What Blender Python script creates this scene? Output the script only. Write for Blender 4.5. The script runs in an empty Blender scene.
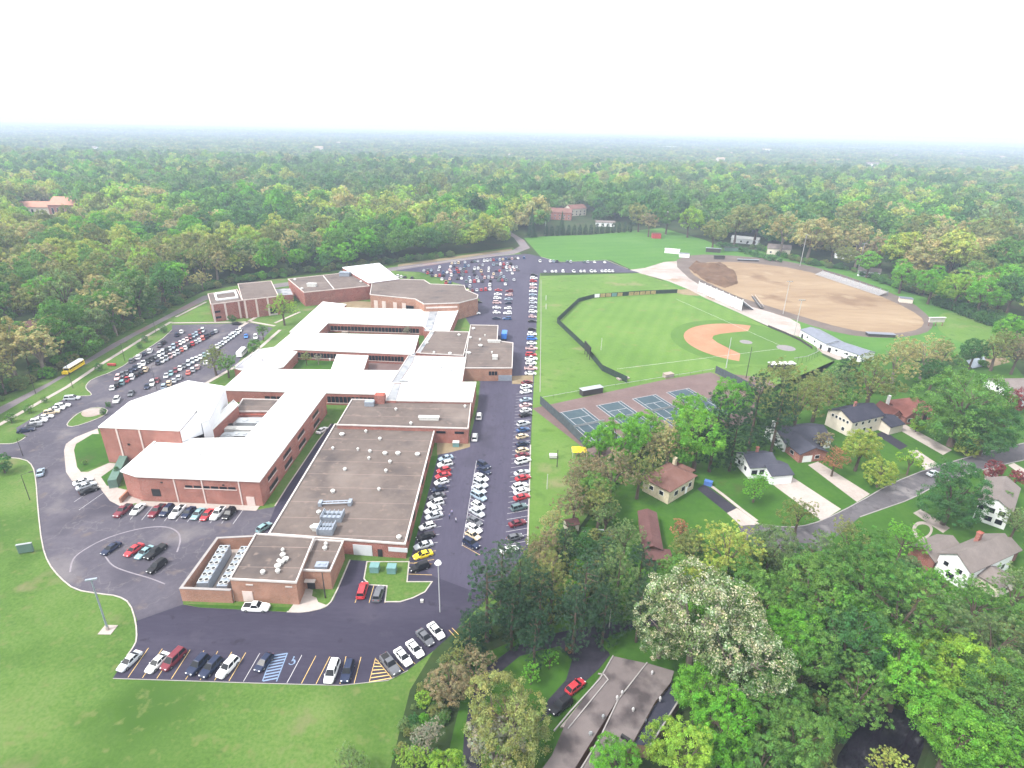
import bpy, math, random
import numpy as np
from mathutils import Vector, Matrix

# ------------------------------------------------------------------ camera
FPX, CAMH = 592.0, 95.0
PITCH = math.atan((384 - 127) / FPX)
ROLL = math.radians(1.2)
scene = bpy.context.scene
COL = scene.collection
_c, _s = math.cos(ROLL), math.sin(ROLL)
_F = Vector((0, math.cos(PITCH), -math.sin(PITCH)))
_U0 = Vector((0, math.sin(PITCH), math.cos(PITCH)))
_R0 = Vector((1, 0, 0))
_R = _c * _R0 + _s * _U0
_U = -_s * _R0 + _c * _U0
cam_data = bpy.data.cameras.new('camera')
cam = bpy.data.objects.new('camera', cam_data)
COL.objects.link(cam)
cam_data.sensor_width = 36.0
cam_data.lens = FPX / 1024 * 36.0
cam_data.clip_start = 1.0
cam_data.clip_end = 60000
M3 = Matrix((( _R.x, _U.x, -_F.x), (_R.y, _U.y, -_F.y), (_R.z, _U.z, -_F.z)))
cam.matrix_world = Matrix.Translation((0, 0, CAMH)) @ M3.to_4x4()
scene.camera = cam

# ------------------------------------------------------------------ light
SUN_EL = math.radians(52)
SUN_DIR = Vector((-0.80, -0.45, 0)).normalized() * math.cos(SUN_EL) + Vector((0, 0, math.sin(SUN_EL)))
world = bpy.data.worlds.new('World')
scene.world = world
world.use_nodes = True
nt = world.node_tree
for n in list(nt.nodes):
    nt.nodes.remove(n)
sky = nt.nodes.new('ShaderNodeTexSky')
sky.sky_type = 'NISHITA'
sky.sun_disc = False
sky.sun_elevation = SUN_EL
sky.sun_rotation = math.atan2(SUN_DIR.x, SUN_DIR.y)
sky.air_density = 1.0
sky.dust_density = 2.0
sky.ozone_density = 1.0
hs = nt.nodes.new('ShaderNodeHueSaturation')
hs.inputs['Saturation'].default_value = 0.22
bgn = nt.nodes.new('ShaderNodeBackground')
bgn.inputs['Strength'].default_value = 0.15
wo = nt.nodes.new('ShaderNodeOutputWorld')
nt.links.new(sky.outputs[0], hs.inputs['Color'])
nt.links.new(hs.outputs[0], bgn.inputs['Color'])
cover = nt.nodes.new('ShaderNodeBackground')               # even white cloud cover over the whole sky
cover.inputs['Color'].default_value = (0.97, 0.985, 1.0, 1)
cover.inputs['Strength'].default_value = 0.60
mixs = nt.nodes.new('ShaderNodeMixShader')
mixs.inputs[0].default_value = 0.85
nt.links.new(bgn.outputs[0], mixs.inputs[1])
nt.links.new(cover.outputs[0], mixs.inputs[2])
nt.links.new(mixs.outputs[0], wo.inputs['Surface'])
sun_data = bpy.data.lights.new('sun', 'SUN')
sun_data.energy = 1.5
sun_data.angle = math.radians(10)
sun_data.color = (1.0, 0.96, 0.90)
sun = bpy.data.objects.new('sun', sun_data)
COL.objects.link(sun)
sun.rotation_euler = SUN_DIR.to_track_quat('Z', 'Y').to_euler()
sun.location = (0, 0, 300)
vs = scene.view_settings
vs.view_transform = 'Standard'
vs.look = 'None'
vs.exposure = 1.85
vs.gamma = 1.0
vs.use_curve_mapping = False
scene.render.engine = 'CYCLES'
cy = scene.cycles
cy.use_denoising = True
cy.max_bounces = 4
cy.diffuse_bounces = 2
cy.glossy_bounces = 2
cy.transmission_bounces = 2
cy.volume_bounces = 0
cy.transparent_max_bounces = 4
cy.use_adaptive_sampling = True
cy.adaptive_threshold = 0.02
cy.caustics_reflective = False
cy.caustics_refractive = False

# ------------------------------------------------------------------ helpers
def ray(u, v):
    x = (u - 512) / FPX
    y = -(v - 384) / FPX
    return _F + _R * x + _U * y

def g(u, v, z=0.0):
    """photo pixel -> point on the horizontal plane at height z"""
    d = ray(u, v)
    t = (CAMH - z) / -d.z
    return Vector((d.x * t, d.y * t, z))

def proj(p):
    q = Vector(p) - Vector((0, 0, CAMH))
    w = q.dot(_F)
    return 512 + FPX * q.dot(_R) / w, 384 - FPX * q.dot(_U) / w, w

def tag(o, label=None, cat=None, group=None, kind=None):
    if label: o['label'] = label
    if cat: o['category'] = cat
    if group: o['group'] = group
    if kind: o['kind'] = kind
    return o

def empty(name, loc=(0, 0, 0), rz=0.0):
    o = bpy.data.objects.new(name, None)
    o.empty_display_size = 0.3
    COL.objects.link(o)
    o.location = loc
    o.rotation_euler = (0, 0, rz)
    return o

def wloc(o):
    v = Vector((0, 0, 0))
    while o is not None:
        v = v + o.location
        o = o.parent
    return v

class MB:
    def __init__(s):
        s.v = []; s.f = []; s.m = []
    def add(s, verts, faces, m=0):
        b = len(s.v)
        s.v += [tuple(p) for p in verts]
        s.f += [tuple(i + b for i in f) for f in faces]
        s.m += [m] * len(faces)
        return s
    def box(s, x0, x1, y0, y1, z0, z1, m=0):
        return s.add([(x0,y0,z0),(x1,y0,z0),(x1,y1,z0),(x0,y1,z0),(x0,y0,z1),(x1,y0,z1),(x1,y1,z1),(x0,y1,z1)],
                     [(3,2,1,0),(4,5,6,7),(0,1,5,4),(1,2,6,5),(2,3,7,6),(3,0,4,7)], m)
    def obox(s, c, ux, lx, ly, z0, z1, m=0, taper=1.0):
        """box centred at c (x,y) with its long axis along the unit vector ux"""
        ux = Vector((ux[0], ux[1])).normalized(); uy = Vector((-ux.y, ux.x))
        pts = []
        for z, k in ((z0, 1.0), (z1, taper)):
            for a, b in ((-1,-1),(1,-1),(1,1),(-1,1)):
                q = Vector((c[0], c[1])) + ux * a * lx/2 * k + uy * b * ly/2 * k
                pts.append((q.x, q.y, z))
        return s.add(pts, [(3,2,1,0),(4,5,6,7),(0,1,5,4),(1,2,6,5),(2,3,7,6),(3,0,4,7)], m)
    def sheet(s, pts, z, m=0):
        pts = ccw(pts)
        return s.add([(p[0], p[1], z) for p in pts], [tuple(range(len(pts)))], m)
    def prism(s, pts, z0, z1, m=0, top=True, bottom=False, mt=None):
        pts = ccw(pts); n = len(pts)
        s.add([(p[0], p[1], z0) for p in pts] + [(p[0], p[1], z1) for p in pts],
              [(i, (i+1) % n, n + (i+1) % n, n + i) for i in range(n)], m)
        if top: s.add([(p[0], p[1], z1) for p in pts], [tuple(range(n))], m if mt is None else mt)
        if bottom: s.add([(p[0], p[1], z0) for p in pts], [tuple(range(n))[::-1]], m)
        return s
    def tube(s, p0, p1, r0, r1=None, n=8, m=0, caps=True):
        p0 = Vector(p0); p1 = Vector(p1); r1 = r0 if r1 is None else r1
        d = (p1 - p0).normalized()
        a = d.orthogonal().normalized(); b = d.cross(a)
        vs_ = []
        for p, r in ((p0, r0), (p1, r1)):
            for k in range(n):
                t = 2 * math.pi * k / n
                vs_.append(p + (a * math.cos(t) + b * math.sin(t)) * r)
        fs = [(k, (k+1) % n, n + (k+1) % n, n + k) for k in range(n)]
        if caps:
            fs += [tuple(range(n))[::-1], tuple(range(n, 2*n))]
        return s.add(vs_, fs, m)
    def strip(s, pts, w, z0, z1, m=0, closed=False):
        """kerb-like bar following a polyline"""
        P = [Vector((p[0], p[1])) for p in pts]; n = len(P)
        L, Rr = [], []
        for i in range(n):
            a = P[i-1] if (i > 0 or closed) else None
            b = P[(i+1) % n] if (i < n-1 or closed) else None
            d1 = (P[i]-a).normalized() if a is not None else None
            d2 = (b-P[i]).normalized() if b is not None else None
            d = (d1 + d2).normalized() if d1 is not None and d2 is not None else (d1 if d1 is not None else d2)
            nrm = Vector((-d.y, d.x))
            k = 1.0
            if d1 is not None and d2 is not None:
                k = min(2.0, 1.0 / max(0.3, nrm.dot(Vector((-d2.y, d2.x)))))
            L.append(P[i] + nrm * w/2 * k); Rr.append(P[i] - nrm * w/2 * k)
        vs_ = []
        for i in range(n):
            vs_ += [(Rr[i].x, Rr[i].y, z0), (Rr[i].x, Rr[i].y, z1), (L[i].x, L[i].y, z1), (L[i].x, L[i].y, z0)]
        fs = []
        for i in range(n if closed else n-1):
            a = 4*i; b = 4*((i+1) % n)
            fs += [(a, b, b+1, a+1), (a+1, b+1, b+2, a+2), (a+2, b+2, b+3, a+3)]
        if not closed:
            fs += [(0,1,2,3), (4*n-1, 4*n-2, 4*n-3, 4*n-4)]
        return s.add(vs_, fs, m)
    def mesh(s, name, mats, off=None):
        me = bpy.data.meshes.new(name)
        vv = s.v if off is None else [(a-off[0], b-off[1], c-off[2]) for a, b, c in s.v]
        me.from_pydata(vv, [], s.f)
        if not isinstance(mats, (list, tuple)): mats = [mats]
        for m in mats: me.materials.append(m)
        if len(mats) > 1:
            me.polygons.foreach_set('material_index', s.m)
        me.update()
        return me
    def build(s, name, mats, parent=None, world=True, smooth=False):
        off = wloc(parent) if (parent is not None and world) else None
        me = s.mesh(name, mats, off)
        if smooth:
            me.polygons.foreach_set('use_smooth', [True] * len(me.polygons))
        o = bpy.data.objects.new(name, me)
        COL.objects.link(o)
        o.parent = parent
        return o

def ccw(pts):
    a = 0
    for i in range(len(pts)):
        p, q = pts[i], pts[(i+1) % len(pts)]
        a += p[0]*q[1] - q[0]*p[1]
    return list(pts) if a > 0 else list(pts)[::-1]

def centred(o_mesh_pts):
    return None

def G(pix, z=0.0):
    return [g(p[0], p[1], z) for p in pix]

def smooth_line(pts, n=3, closed=False):
    for _ in range(n - 1 if n > 1 else 0):
        out = []
        m = len(pts)
        rng = range(m) if closed else range(m-1)
        if not closed: out.append(pts[0])
        for i in rng:
            a = Vector(pts[i]); b = Vector(pts[(i+1) % m])
            out += [a*0.75 + b*0.25, a*0.25 + b*0.75]
        if not closed: out.append(pts[-1])
        pts = out
    return pts

def pip(x, y, poly):
    c = False; n = len(poly); j = n-1
    for i in range(n):
        xi, yi = poly[i][0], poly[i][1]; xj, yj = poly[j][0], poly[j][1]
        if (yi > y) != (yj > y) and x < (xj-xi)*(y-yi)/(yj-yi)+xi: c = not c
        j = i
    return c

def ordinal(n):
    w = ['first','second','third','fourth','fifth','sixth','seventh','eighth','ninth','tenth','eleventh','twelfth','thirteenth','fourteenth','fifteenth','sixteenth','seventeenth','eighteenth','nineteenth','twentieth']
    if n <= 20: return w[n-1]
    suf = 'th' if 10 <= n % 100 <= 20 else {1:'st',2:'nd',3:'rd'}.get(n % 10, 'th')
    return str(n) + suf

# ------------------------------------------------------------------ materials
def new_mat(name):
    m = bpy.data.materials.new(name)
    m.use_nodes = True
    return m, m.node_tree, m.node_tree.nodes['Principled BSDF']

def plain(name, col, rough=0.7, metal=0.0, var=0.12, scale=0.6, spec=0.3, coat=0.0):
    m, t, p = new_mat(name)
    p.inputs['Roughness'].default_value = rough
    p.inputs['Metallic'].default_value = metal
    p.inputs['Specular IOR Level'].default_value = spec
    if coat: p.inputs['Coat Weight'].default_value = coat
    if var > 0:
        tc = t.nodes.new('ShaderNodeTexCoord')
        nz = t.nodes.new('ShaderNodeTexNoise'); nz.inputs['Scale'].default_value = scale; nz.inputs['Detail'].default_value = 6
        nz.inputs['Roughness'].default_value = 0.65
        rp = t.nodes.new('ShaderNodeValToRGB')
        rp.color_ramp.elements[0].position = 0.3; rp.color_ramp.elements[1].position = 0.7
        rp.color_ramp.elements[0].color = (*[c*(1-var) for c in col], 1)
        rp.color_ramp.elements[1].color = (*[min(1, c*(1+var)) for c in col], 1)
        t.links.new(tc.outputs['Object'], nz.inputs['Vector'])
        t.links.new(nz.outputs['Fac'], rp.inputs['Fac'])
        t.links.new(rp.outputs['Color'], p.inputs['Base Color'])
    else:
        p.inputs['Base Color'].default_value = (*col, 1)
    return m

GK = 0.80
def mix_ground(name, stops, scales=(0.05, 0.6), rough=0.95, weights=(0.65, 0.35), bump=0.0, patch=None, stripes=None, stretch=None, cracks=None):
    """colour from two noises in world space; patch = (colour, scale, low, high) worn patches; stripes = (angle, period, strength)"""
    stops = [(q, tuple(x*GK for x in c)) for q, c in stops]
    patch = [(tuple(x*GK for x in pc[0]), *pc[1:]) for pc in patch] if patch else patch
    m, t, p = new_mat(name)
    p.inputs['Roughness'].default_value = rough
    p.inputs['Specular IOR Level'].default_value = 0.15
    geo = t.nodes.new('ShaderNodeNewGeometry')
    vec = geo.outputs['Position']
    if stretch:
        mp = t.nodes.new('ShaderNodeMapping')
        mp.inputs['Rotation'].default_value = (0, 0, stretch[0])
        mp.inputs['Scale'].default_value = (stretch[1], stretch[2], 1)
        t.links.new(vec, mp.inputs['Vector']); vec = mp.outputs[0]
    ns = []
    for sc in scales:
        n = t.nodes.new('ShaderNodeTexNoise'); n.inputs['Scale'].default_value = sc; n.inputs['Detail'].default_value = 7
        n.inputs['Roughness'].default_value = 0.6
        t.links.new(vec, n.inputs['Vector']); ns.append(n)
    a = t.nodes.new('ShaderNodeMath'); a.operation = 'MULTIPLY'; a.inputs[1].default_value = weights[0]
    b = t.nodes.new('ShaderNodeMath'); b.operation = 'MULTIPLY_ADD'; b.inputs[1].default_value = weights[1]
    t.links.new(ns[0].outputs['Fac'], a.inputs[0]); t.links.new(ns[1].outputs['Fac'], b.inputs[0]); t.links.new(a.outputs[0], b.inputs[2])
    fac = b.outputs[0]
    if stripes:
        mp2 = t.nodes.new('ShaderNodeMapping'); mp2.inputs['Rotation'].default_value = (0, 0, stripes[0])
        t.links.new(geo.outputs['Position'], mp2.inputs['Vector'])
        wv = t.nodes.new('ShaderNodeTexWave'); wv.inputs['Scale'].default_value = 6.2832 / 20.0 / stripes[1] * 1.0
        wv.inputs['Distortion'].default_value = 0.6; wv.inputs['Detail'].default_value = 1
        t.links.new(mp2.outputs[0], wv.inputs['Vector'])
        sm = t.nodes.new('ShaderNodeMath'); sm.operation = 'MULTIPLY_ADD'; sm.inputs[1].default_value = stripes[2]; 
        t.links.new(wv.outputs['Fac'], sm.inputs[0]); t.links.new(fac, sm.inputs[2])
        s2 = t.nodes.new('ShaderNodeMath'); s2.operation = 'SUBTRACT'; s2.inputs[1].default_value = stripes[2] / 2
        t.links.new(sm.outputs[0], s2.inputs[0]); fac = s2.outputs[0]
    rp = t.nodes.new('ShaderNodeValToRGB')
    e = rp.color_ramp.elements
    while len(e) < len(stops): e.new(0.5)
    for k, (pos, c) in enumerate(stops):
        e[k].position = pos; e[k].color = (*c, 1)
    t.links.new(fac, rp.inputs['Fac'])
    out = rp.outputs['Color']
    if patch:
        for pc in patch:
            n = t.nodes.new('ShaderNodeTexNoise'); n.inputs['Scale'].default_value = pc[1]; n.inputs['Detail'].default_value = 5
            off = t.nodes.new('ShaderNodeVectorMath'); off.operation = 'ADD'; off.inputs[1].default_value = (pc[1]*311, pc[2]*97, 3.3)
            t.links.new(geo.outputs['Position'], off.inputs[0]); t.links.new(off.outputs[0], n.inputs['Vector'])
            mr = t.nodes.new('ShaderNodeMapRange'); mr.inputs['From Min'].default_value = pc[2]; mr.inputs['From Max'].default_value = pc[3]
            t.links.new(n.outputs['Fac'], mr.inputs['Value'])
            mx = t.nodes.new('ShaderNodeMix'); mx.data_type = 'RGBA'
            t.links.new(mr.outputs[0], mx.inputs['Factor']); t.links.new(out, mx.inputs['A']); mx.inputs['B'].default_value = (*pc[0], 1)
            out = mx.outputs['Result']
    if cracks:
        wob = t.nodes.new('ShaderNodeTexNoise'); wob.inputs['Scale'].default_value = .35; wob.inputs['Detail'].default_value = 3
        t.links.new(geo.outputs['Position'], wob.inputs['Vector'])
        sc_ = t.nodes.new('ShaderNodeVectorMath'); sc_.operation = 'SCALE'; sc_.inputs['Scale'].default_value = 5.0
        t.links.new(wob.outputs['Color'], sc_.inputs[0])
        ad = t.nodes.new('ShaderNodeVectorMath'); ad.operation = 'ADD'
        t.links.new(geo.outputs['Position'], ad.inputs[0]); t.links.new(sc_.outputs[0], ad.inputs[1])
        vo = t.nodes.new('ShaderNodeTexVoronoi'); vo.feature = 'DISTANCE_TO_EDGE'; vo.inputs['Scale'].default_value = cracks[0]
        t.links.new(ad.outputs[0], vo.inputs['Vector'])
        mr = t.nodes.new('ShaderNodeMapRange'); mr.inputs['From Min'].default_value = 0; mr.inputs['From Max'].default_value = cracks[1]
        mr.inputs['To Min'].default_value = cracks[3]; mr.inputs['To Max'].default_value = 0
        t.links.new(vo.outputs['Distance'], mr.inputs['Value'])
        mx = t.nodes.new('ShaderNodeMix'); mx.data_type = 'RGBA'
        t.links.new(mr.outputs[0], mx.inputs['Factor']); t.links.new(out, mx.inputs['A']); mx.inputs['B'].default_value = (*[x*GK for x in cracks[2]], 1)
        out = mx.outputs['Result']
    t.links.new(out, p.inputs['Base Color'])
    return m

M = {}
M['ground'] = mix_ground('ground', [(0.3, (.020,.034,.013)), (0.5, (.034,.062,.018)), (0.7, (.062,.082,.030))], (0.03, 0.4), patch=[((.06,.048,.032), .08, .55, .75)])
M['lawn'] = mix_ground('lawn', [(0.36, (.054,.116,.018)), (0.5, (.088,.168,.032)), (0.62, (.132,.196,.054))], (0.05, 1.6), weights=(.55,.45), patch=[((.18,.175,.085), .13, .61, .75), ((.048,.110,.016), .03, .50, .66), ((.14,.172,.056), .5, .58, .74), ((.22,.19,.11), .035, .66, .74)])
M['lawn_yard'] = mix_ground('lawn_yard', [(0.32, (.030,.085,.012)), (0.5, (.046,.125,.014)), (0.68, (.075,.155,.022))], (0.06, 0.7), patch=[((.08,.075,.035), .12, .62, .78)])
M['outfield'] = mix_ground('outfield', [(0.3, (.085,.175,.030)), (0.5, (.118,.222,.042)), (0.7, (.160,.258,.062))], (0.03, 0.9), stripes=(0.35, 7.0, 0.08), patch=[((.16,.20,.06), .2, .6, .75)])
M['infield'] = mix_ground('infield', [(0.3, (.068,.150,.026)), (0.5, (.088,.182,.032)), (0.7, (.115,.205,.042))], (0.05, 0.9))
M['farfield'] = mix_ground('farfield', [(0.3, (.055,.150,.026)), (0.5, (.075,.190,.032)), (0.7, (.105,.215,.045))], (0.02, 0.3), stripes=(1.3, 14.0, 0.06))
M['sidefield'] = mix_ground('sidefield', [(0.3, (.080,.165,.028)), (0.5, (.112,.210,.040)), (0.7, (.160,.235,.064))], (0.035, 0.9), patch=[((.23,.215,.11), .07, .60, .76), ((.085,.165,.03), .25, .56, .7)])
M['old_asphalt'] = mix_ground('old_asphalt', [(0.3, (.072,.066,.087)), (0.5, (.096,.088,.112)), (0.7, (.130,.118,.142))], (0.05, 0.8), 0.9, patch=[((.165,.15,.162), .09, .56, .69), ((.064,.058,.078), .045, .56, .70), ((.14,.118,.122), .25, .6, .7)], cracks=(.09, .016, (.185,.17,.178), .5))
M['new_asphalt'] = mix_ground('new_asphalt', [(0.3, (.034,.030,.053)), (0.5, (.046,.041,.067)), (0.7, (.064,.057,.086))], (0.06, 0.9), 0.85, stretch=(0.0, .35, 1.6), patch=[((.075,.067,.092), .08, .60, .72), ((.03,.027,.044), .35, .62, .72)])
M['lot_asphalt'] = mix_ground('lot_asphalt', [(0.3, (.056,.051,.082)), (0.5, (.072,.065,.101)), (0.7, (.094,.085,.124))], (0.05, 0.8), 0.85, stretch=(0.0, 1.8, .3), patch=[((.05,.045,.068), .06, .57, .7), ((.045,.04,.06), .5, .64, .72)], cracks=(.06, .010, (.05,.046,.062), .6))
M['road'] = mix_ground('road', [(0.3, (.165,.142,.155)), (0.5, (.205,.178,.190)), (0.7, (.245,.215,.225))], (0.05, 0.7), 0.9, patch=[((.24,.16,.16), .05, .55, .68)], cracks=(.12, .02, (.13,.115,.125), .6))
M['street'] = mix_ground('street', [(0.3, (.085,.079,.090)), (0.5, (.115,.107,.118)), (0.7, (.165,.153,.163))], (0.12, 0.9), 0.9, patch=[((.23,.215,.22), .16, .56, .67), ((.08,.072,.08), .3, .6, .7)], cracks=(.15, .025, (.07,.064,.07), .6))
M['drive_dark'] = mix_ground('drive_dark', [(0.3, (.024,.022,.034)), (0.5, (.036,.033,.048)), (0.7, (.055,.05,.066))], (0.15, 1.2), 0.85)
M['concrete'] = mix_ground('concrete', [(0.3, (.36,.31,.285)), (0.5, (.45,.39,.36)), (0.7, (.52,.465,.43))], (0.15, 1.2), 0.9)
M['kerb'] = plain('kerb', (.36,.33,.305), 0.85, var=.18, scale=.8)
M['dirt'] = mix_ground('dirt', [(0.3, (.21,.138,.082)), (0.48, (.29,.205,.130)), (0.62, (.345,.255,.165)), (0.75, (.40,.305,.20))], (0.022, 0.22), stretch=(0.62, .35, 1.6), patch=[((.185,.115,.07), .03, .58, .72), ((.39,.31,.21), .06, .6, .75)])
M['dirt_pile'] = mix_ground('dirt_pile', [(0.3, (.085,.050,.032)), (0.5, (.135,.080,.050)), (0.7, (.20,.125,.078))], (0.12, 0.9))
M['infield_dirt'] = mix_ground('infield_dirt', [(0.3, (.33,.165,.095)), (0.5, (.385,.205,.120)), (0.7, (.44,.25,.155))], (0.1, 1.0))
M['clay_grey'] = mix_ground('clay_grey', [(0.3, (.20,.19,.20)), (0.5, (.25,.235,.245)), (0.7, (.30,.28,.28))], (0.3, 1.5))
M['gravel'] = mix_ground('gravel', [(0.3, (.30,.26,.24)), (0.5, (.40,.345,.32)), (0.7, (.50,.45,.42))], (0.08, 0.9), patch=[((.30,.22,.16), .06, .56, .7)])
M['worn'] = mix_ground('worn', [(0.3, (.20,.16,.09)), (0.5, (.27,.21,.13)), (0.7, (.32,.26,.17))], (0.3, 1.5))
M['track'] = mix_ground('track', [(0.3, (.115,.092,.080)), (0.5, (.155,.125,.112)), (0.7, (.20,.165,.145))], (0.08, 0.6))
M['court_red'] = mix_ground('court_red', [(0.3, (.140,.095,.092)), (0.5, (.172,.120,.115)), (0.7, (.215,.158,.148))], (0.09, 0.8))
M['court_blue'] = mix_ground('court_blue', [(0.3, (.050,.080,.100)), (0.5, (.064,.098,.118)), (0.7, (.090,.124,.138))], (0.12, 0.9))
M['water'] = plain('water', (.012,.010,.016), 0.08, var=.1, scale=.2, spec=.5)
M['creek_mud'] = plain('creek_mud', (.045,.034,.028), 0.9, var=.3, scale=.4)
M['white_line'] = plain('white_line', (.46,.45,.47), 0.8, var=.2, scale=1.5)
M['yellow_line'] = plain('yellow_line', (.60,.42,.16), 0.8, var=.18, scale=1.5)
M['blue_line'] = plain('blue_line', (.17,.24,.36), 0.8, var=.1, scale=1.5)

def brick_mat(name, col, var=.14):
    m, t, p = new_mat(name)
    p.inputs['Roughness'].default_value = 0.9
    p.inputs['Specular IOR Level'].default_value = 0.1
    tc = t.nodes.new('ShaderNodeTexCoord')
    sx = t.nodes.new('ShaderNodeSeparateXYZ'); t.links.new(tc.outputs['Object'], sx.inputs[0])
    ad = t.nodes.new('ShaderNodeMath'); ad.operation = 'ADD'
    t.links.new(sx.outputs[0], ad.inputs[0]); t.links.new(sx.outputs[1], ad.inputs[1])
    cb = t.nodes.new('ShaderNodeCombineXYZ'); t.links.new(ad.outputs[0], cb.inputs[0]); t.links.new(sx.outputs[2], cb.inputs[1])
    bt = t.nodes.new('ShaderNodeTexBrick'); bt.inputs['Scale'].default_value = 1.0
    bt.inputs['Brick Width'].default_value = .24; bt.inputs['Row Height'].default_value = .08; bt.inputs['Mortar Size'].default_value = .008
    bt.inputs['Color1'].default_value = (*[c*(1-var) for c in col], 1); bt.inputs['Color2'].default_value = (*[min(1,c*(1+var)) for c in col], 1)
    bt.inputs['Mortar'].default_value = (.36,.30,.27,1)
    t.links.new(cb.outputs[0], bt.inputs['Vector'])
    nz = t.nodes.new('ShaderNodeTexNoise'); nz.inputs['Scale'].default_value = .35; nz.inputs['Detail'].default_value = 6
    t.links.new(tc.outputs['Object'], nz.inputs['Vector'])
    mr = t.nodes.new('ShaderNodeMapRange'); mr.inputs['From Min'].default_value = .3; mr.inputs['From Max'].default_value = .7
    mr.inputs['To Min'].default_value = .80; mr.inputs['To Max'].default_value = 1.15
    t.links.new(nz.outputs['Fac'], mr.inputs['Value'])
    mx = t.nodes.new('ShaderNodeMix'); mx.data_type = 'RGBA'; mx.blend_type = 'MULTIPLY'; mx.inputs['Factor'].default_value = 1
    t.links.new(bt.outputs['Color'], mx.inputs['A']); t.links.new(mr.outputs[0], mx.inputs['B'])
    t.links.new(mx.outputs['Result'], p.inputs['Base Color'])
    return m

def roof_mat(name, cols, seam=None, stain=None, rough=.9):
    """flat membrane roof: stains, ponding marks and faint seams"""
    m = mix_ground(name, cols, (0.05, 0.5), rough, patch=stain)
    if seam:
        t = m.node_tree; p = t.nodes['Principled BSDF']
        src = p.inputs['Base Color'].links[0].from_socket
        geo = t.nodes.new('ShaderNodeNewGeometry')
        sx = t.nodes.new('ShaderNodeSeparateXYZ'); t.links.new(geo.outputs['Position'], sx.inputs[0])
        fr = t.nodes.new('ShaderNodeMath'); fr.operation = 'PINGPONG'; fr.inputs[1].default_value = seam[0]
        t.links.new(sx.outputs[1], fr.inputs[0])
        lt = t.nodes.new('ShaderNodeMath'); lt.operation = 'LESS_THAN'; lt.inputs[1].default_value = seam[1]
        t.links.new(fr.outputs[0], lt.inputs[0])
        nz = t.nodes.new('ShaderNodeTexNoise'); nz.inputs['Scale'].default_value = .13
        t.links.new(geo.outputs['Position'], nz.inputs['Vector'])
        mu = t.nodes.new('ShaderNodeMath'); mu.operation = 'MULTIPLY'; t.links.new(lt.outputs[0], mu.inputs[0]); t.links.new(nz.outputs['Fac'], mu.inputs[1])
        mx = t.nodes.new('ShaderNodeMix'); mx.data_type = 'RGBA'
        t.links.new(mu.outputs[0], mx.inputs['Factor']); t.links.new(src, mx.inputs['A']); mx.inputs['B'].default_value = (*seam[2], 1)
        t.links.new(mx.outputs['Result'], p.inputs['Base Color'])
    return m

M['brick'] = brick_mat('brick', (.265,.072,.052))
M['brick_orange'] = brick_mat('brick_orange', (.30,.138,.085))
M['brick_dark'] = brick_mat('brick_dark', (.20,.07,.06))
M['brick_pink'] = brick_mat('brick_pink', (.285,.092,.068))
M['stone_beige'] = plain('stone_beige', (.50,.44,.32), .9, var=.25, scale=1.2)
M['roof_brown'] = roof_mat('roof_brown', [(0.3, (.112,.088,.080)), (0.5, (.152,.122,.110)), (0.7, (.195,.160,.143))], seam=(3.4, .10, (.28,.21,.185)), stain=[((.088,.074,.073), .09, .56, .72), ((.23,.19,.17), .05, .58, .75), ((.205,.16,.14), .5, .6, .7)])
M['roof_white'] = roof_mat('roof_white', [(0.3, (.80,.80,.79)), (0.6, (.86,.86,.85)), (0.8, (.88,.88,.87))], stain=[((.70,.70,.67), .12, .66, .82)], rough=.6)
M['roof_dirty'] = roof_mat('roof_dirty', [(0.3, (.22,.23,.25)), (0.5, (.34,.35,.37)), (0.7, (.50,.51,.52))], stain=[((.16,.18,.21), .22, .52, .66)], rough=.6)
M['roof_pale'] = roof_mat('roof_pale', [(0.3, (.36,.35,.39)), (0.5, (.42,.41,.45)), (0.7, (.48,.47,.50))], seam=(1.1, .06, (.30,.29,.33)), rough=.6)
M['roof_grey'] = roof_mat('roof_grey', [(0.3, (.135,.112,.112)), (0.5, (.175,.148,.146)), (0.7, (.22,.19,.185))], stain=[((.07,.058,.06), .16, .50, .64)])
M['coping'] = plain('coping', (.50,.46,.44), .6, var=.15)
M['coping_grey'] = plain('coping_grey', (.27,.25,.245), .6, var=.12)
M['white_metal'] = plain('white_metal', (.74,.76,.80), .45, var=.06)
M['vent_white'] = plain('vent_white', (.52,.52,.50), .5, var=.2, scale=2)
M['vent_grey'] = plain('vent_grey', (.34,.36,.38), .5, metal=.3, var=.15)
M['steel'] = plain('steel', (.30,.34,.40), .45, metal=.4, var=.15, scale=2)
M['dark'] = plain('dark', (.02,.02,.022), .7, var=.2)
M['glass'] = plain('glass', (.010,.012,.016), .3, var=.1, spec=.16)
M['pilaster'] = plain('pilaster', (.56,.46,.43), .85, var=.1)
M['door_grey'] = plain('door_grey', (.52,.54,.57), .6, var=.06)
M['white_paint'] = plain('white_paint', (.78,.79,.80), .7, var=.06)
M['cream'] = plain('cream', (.60,.54,.46), .8, var=.08)
M['blue_tarp'] = plain('blue_tarp', (.07,.15,.40), .6, var=.15)
M['teal_box'] = plain('teal_box', (.13,.25,.25), .6, var=.12)
M['green_box'] = plain('green_box', (.10,.17,.14), .6, var=.12)
M['wood'] = plain('wood', (.16,.10,.065), .85, var=.25, scale=1.5)
M['wood_pale'] = plain('wood_pale', (.38,.28,.20), .85, var=.25, scale=1.5)
M['pole_dark'] = plain('pole_dark', (.05,.045,.045), .7, var=.2)
M['pole_grey'] = plain('pole_grey', (.42,.43,.45), .5, var=.1)
M['shingle_brown'] = mix_ground('shingle_brown', [(0.3, (.165,.082,.068)), (0.5, (.205,.108,.090)), (0.7, (.25,.14,.118))], (0.3, 2.2), .9)
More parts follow.
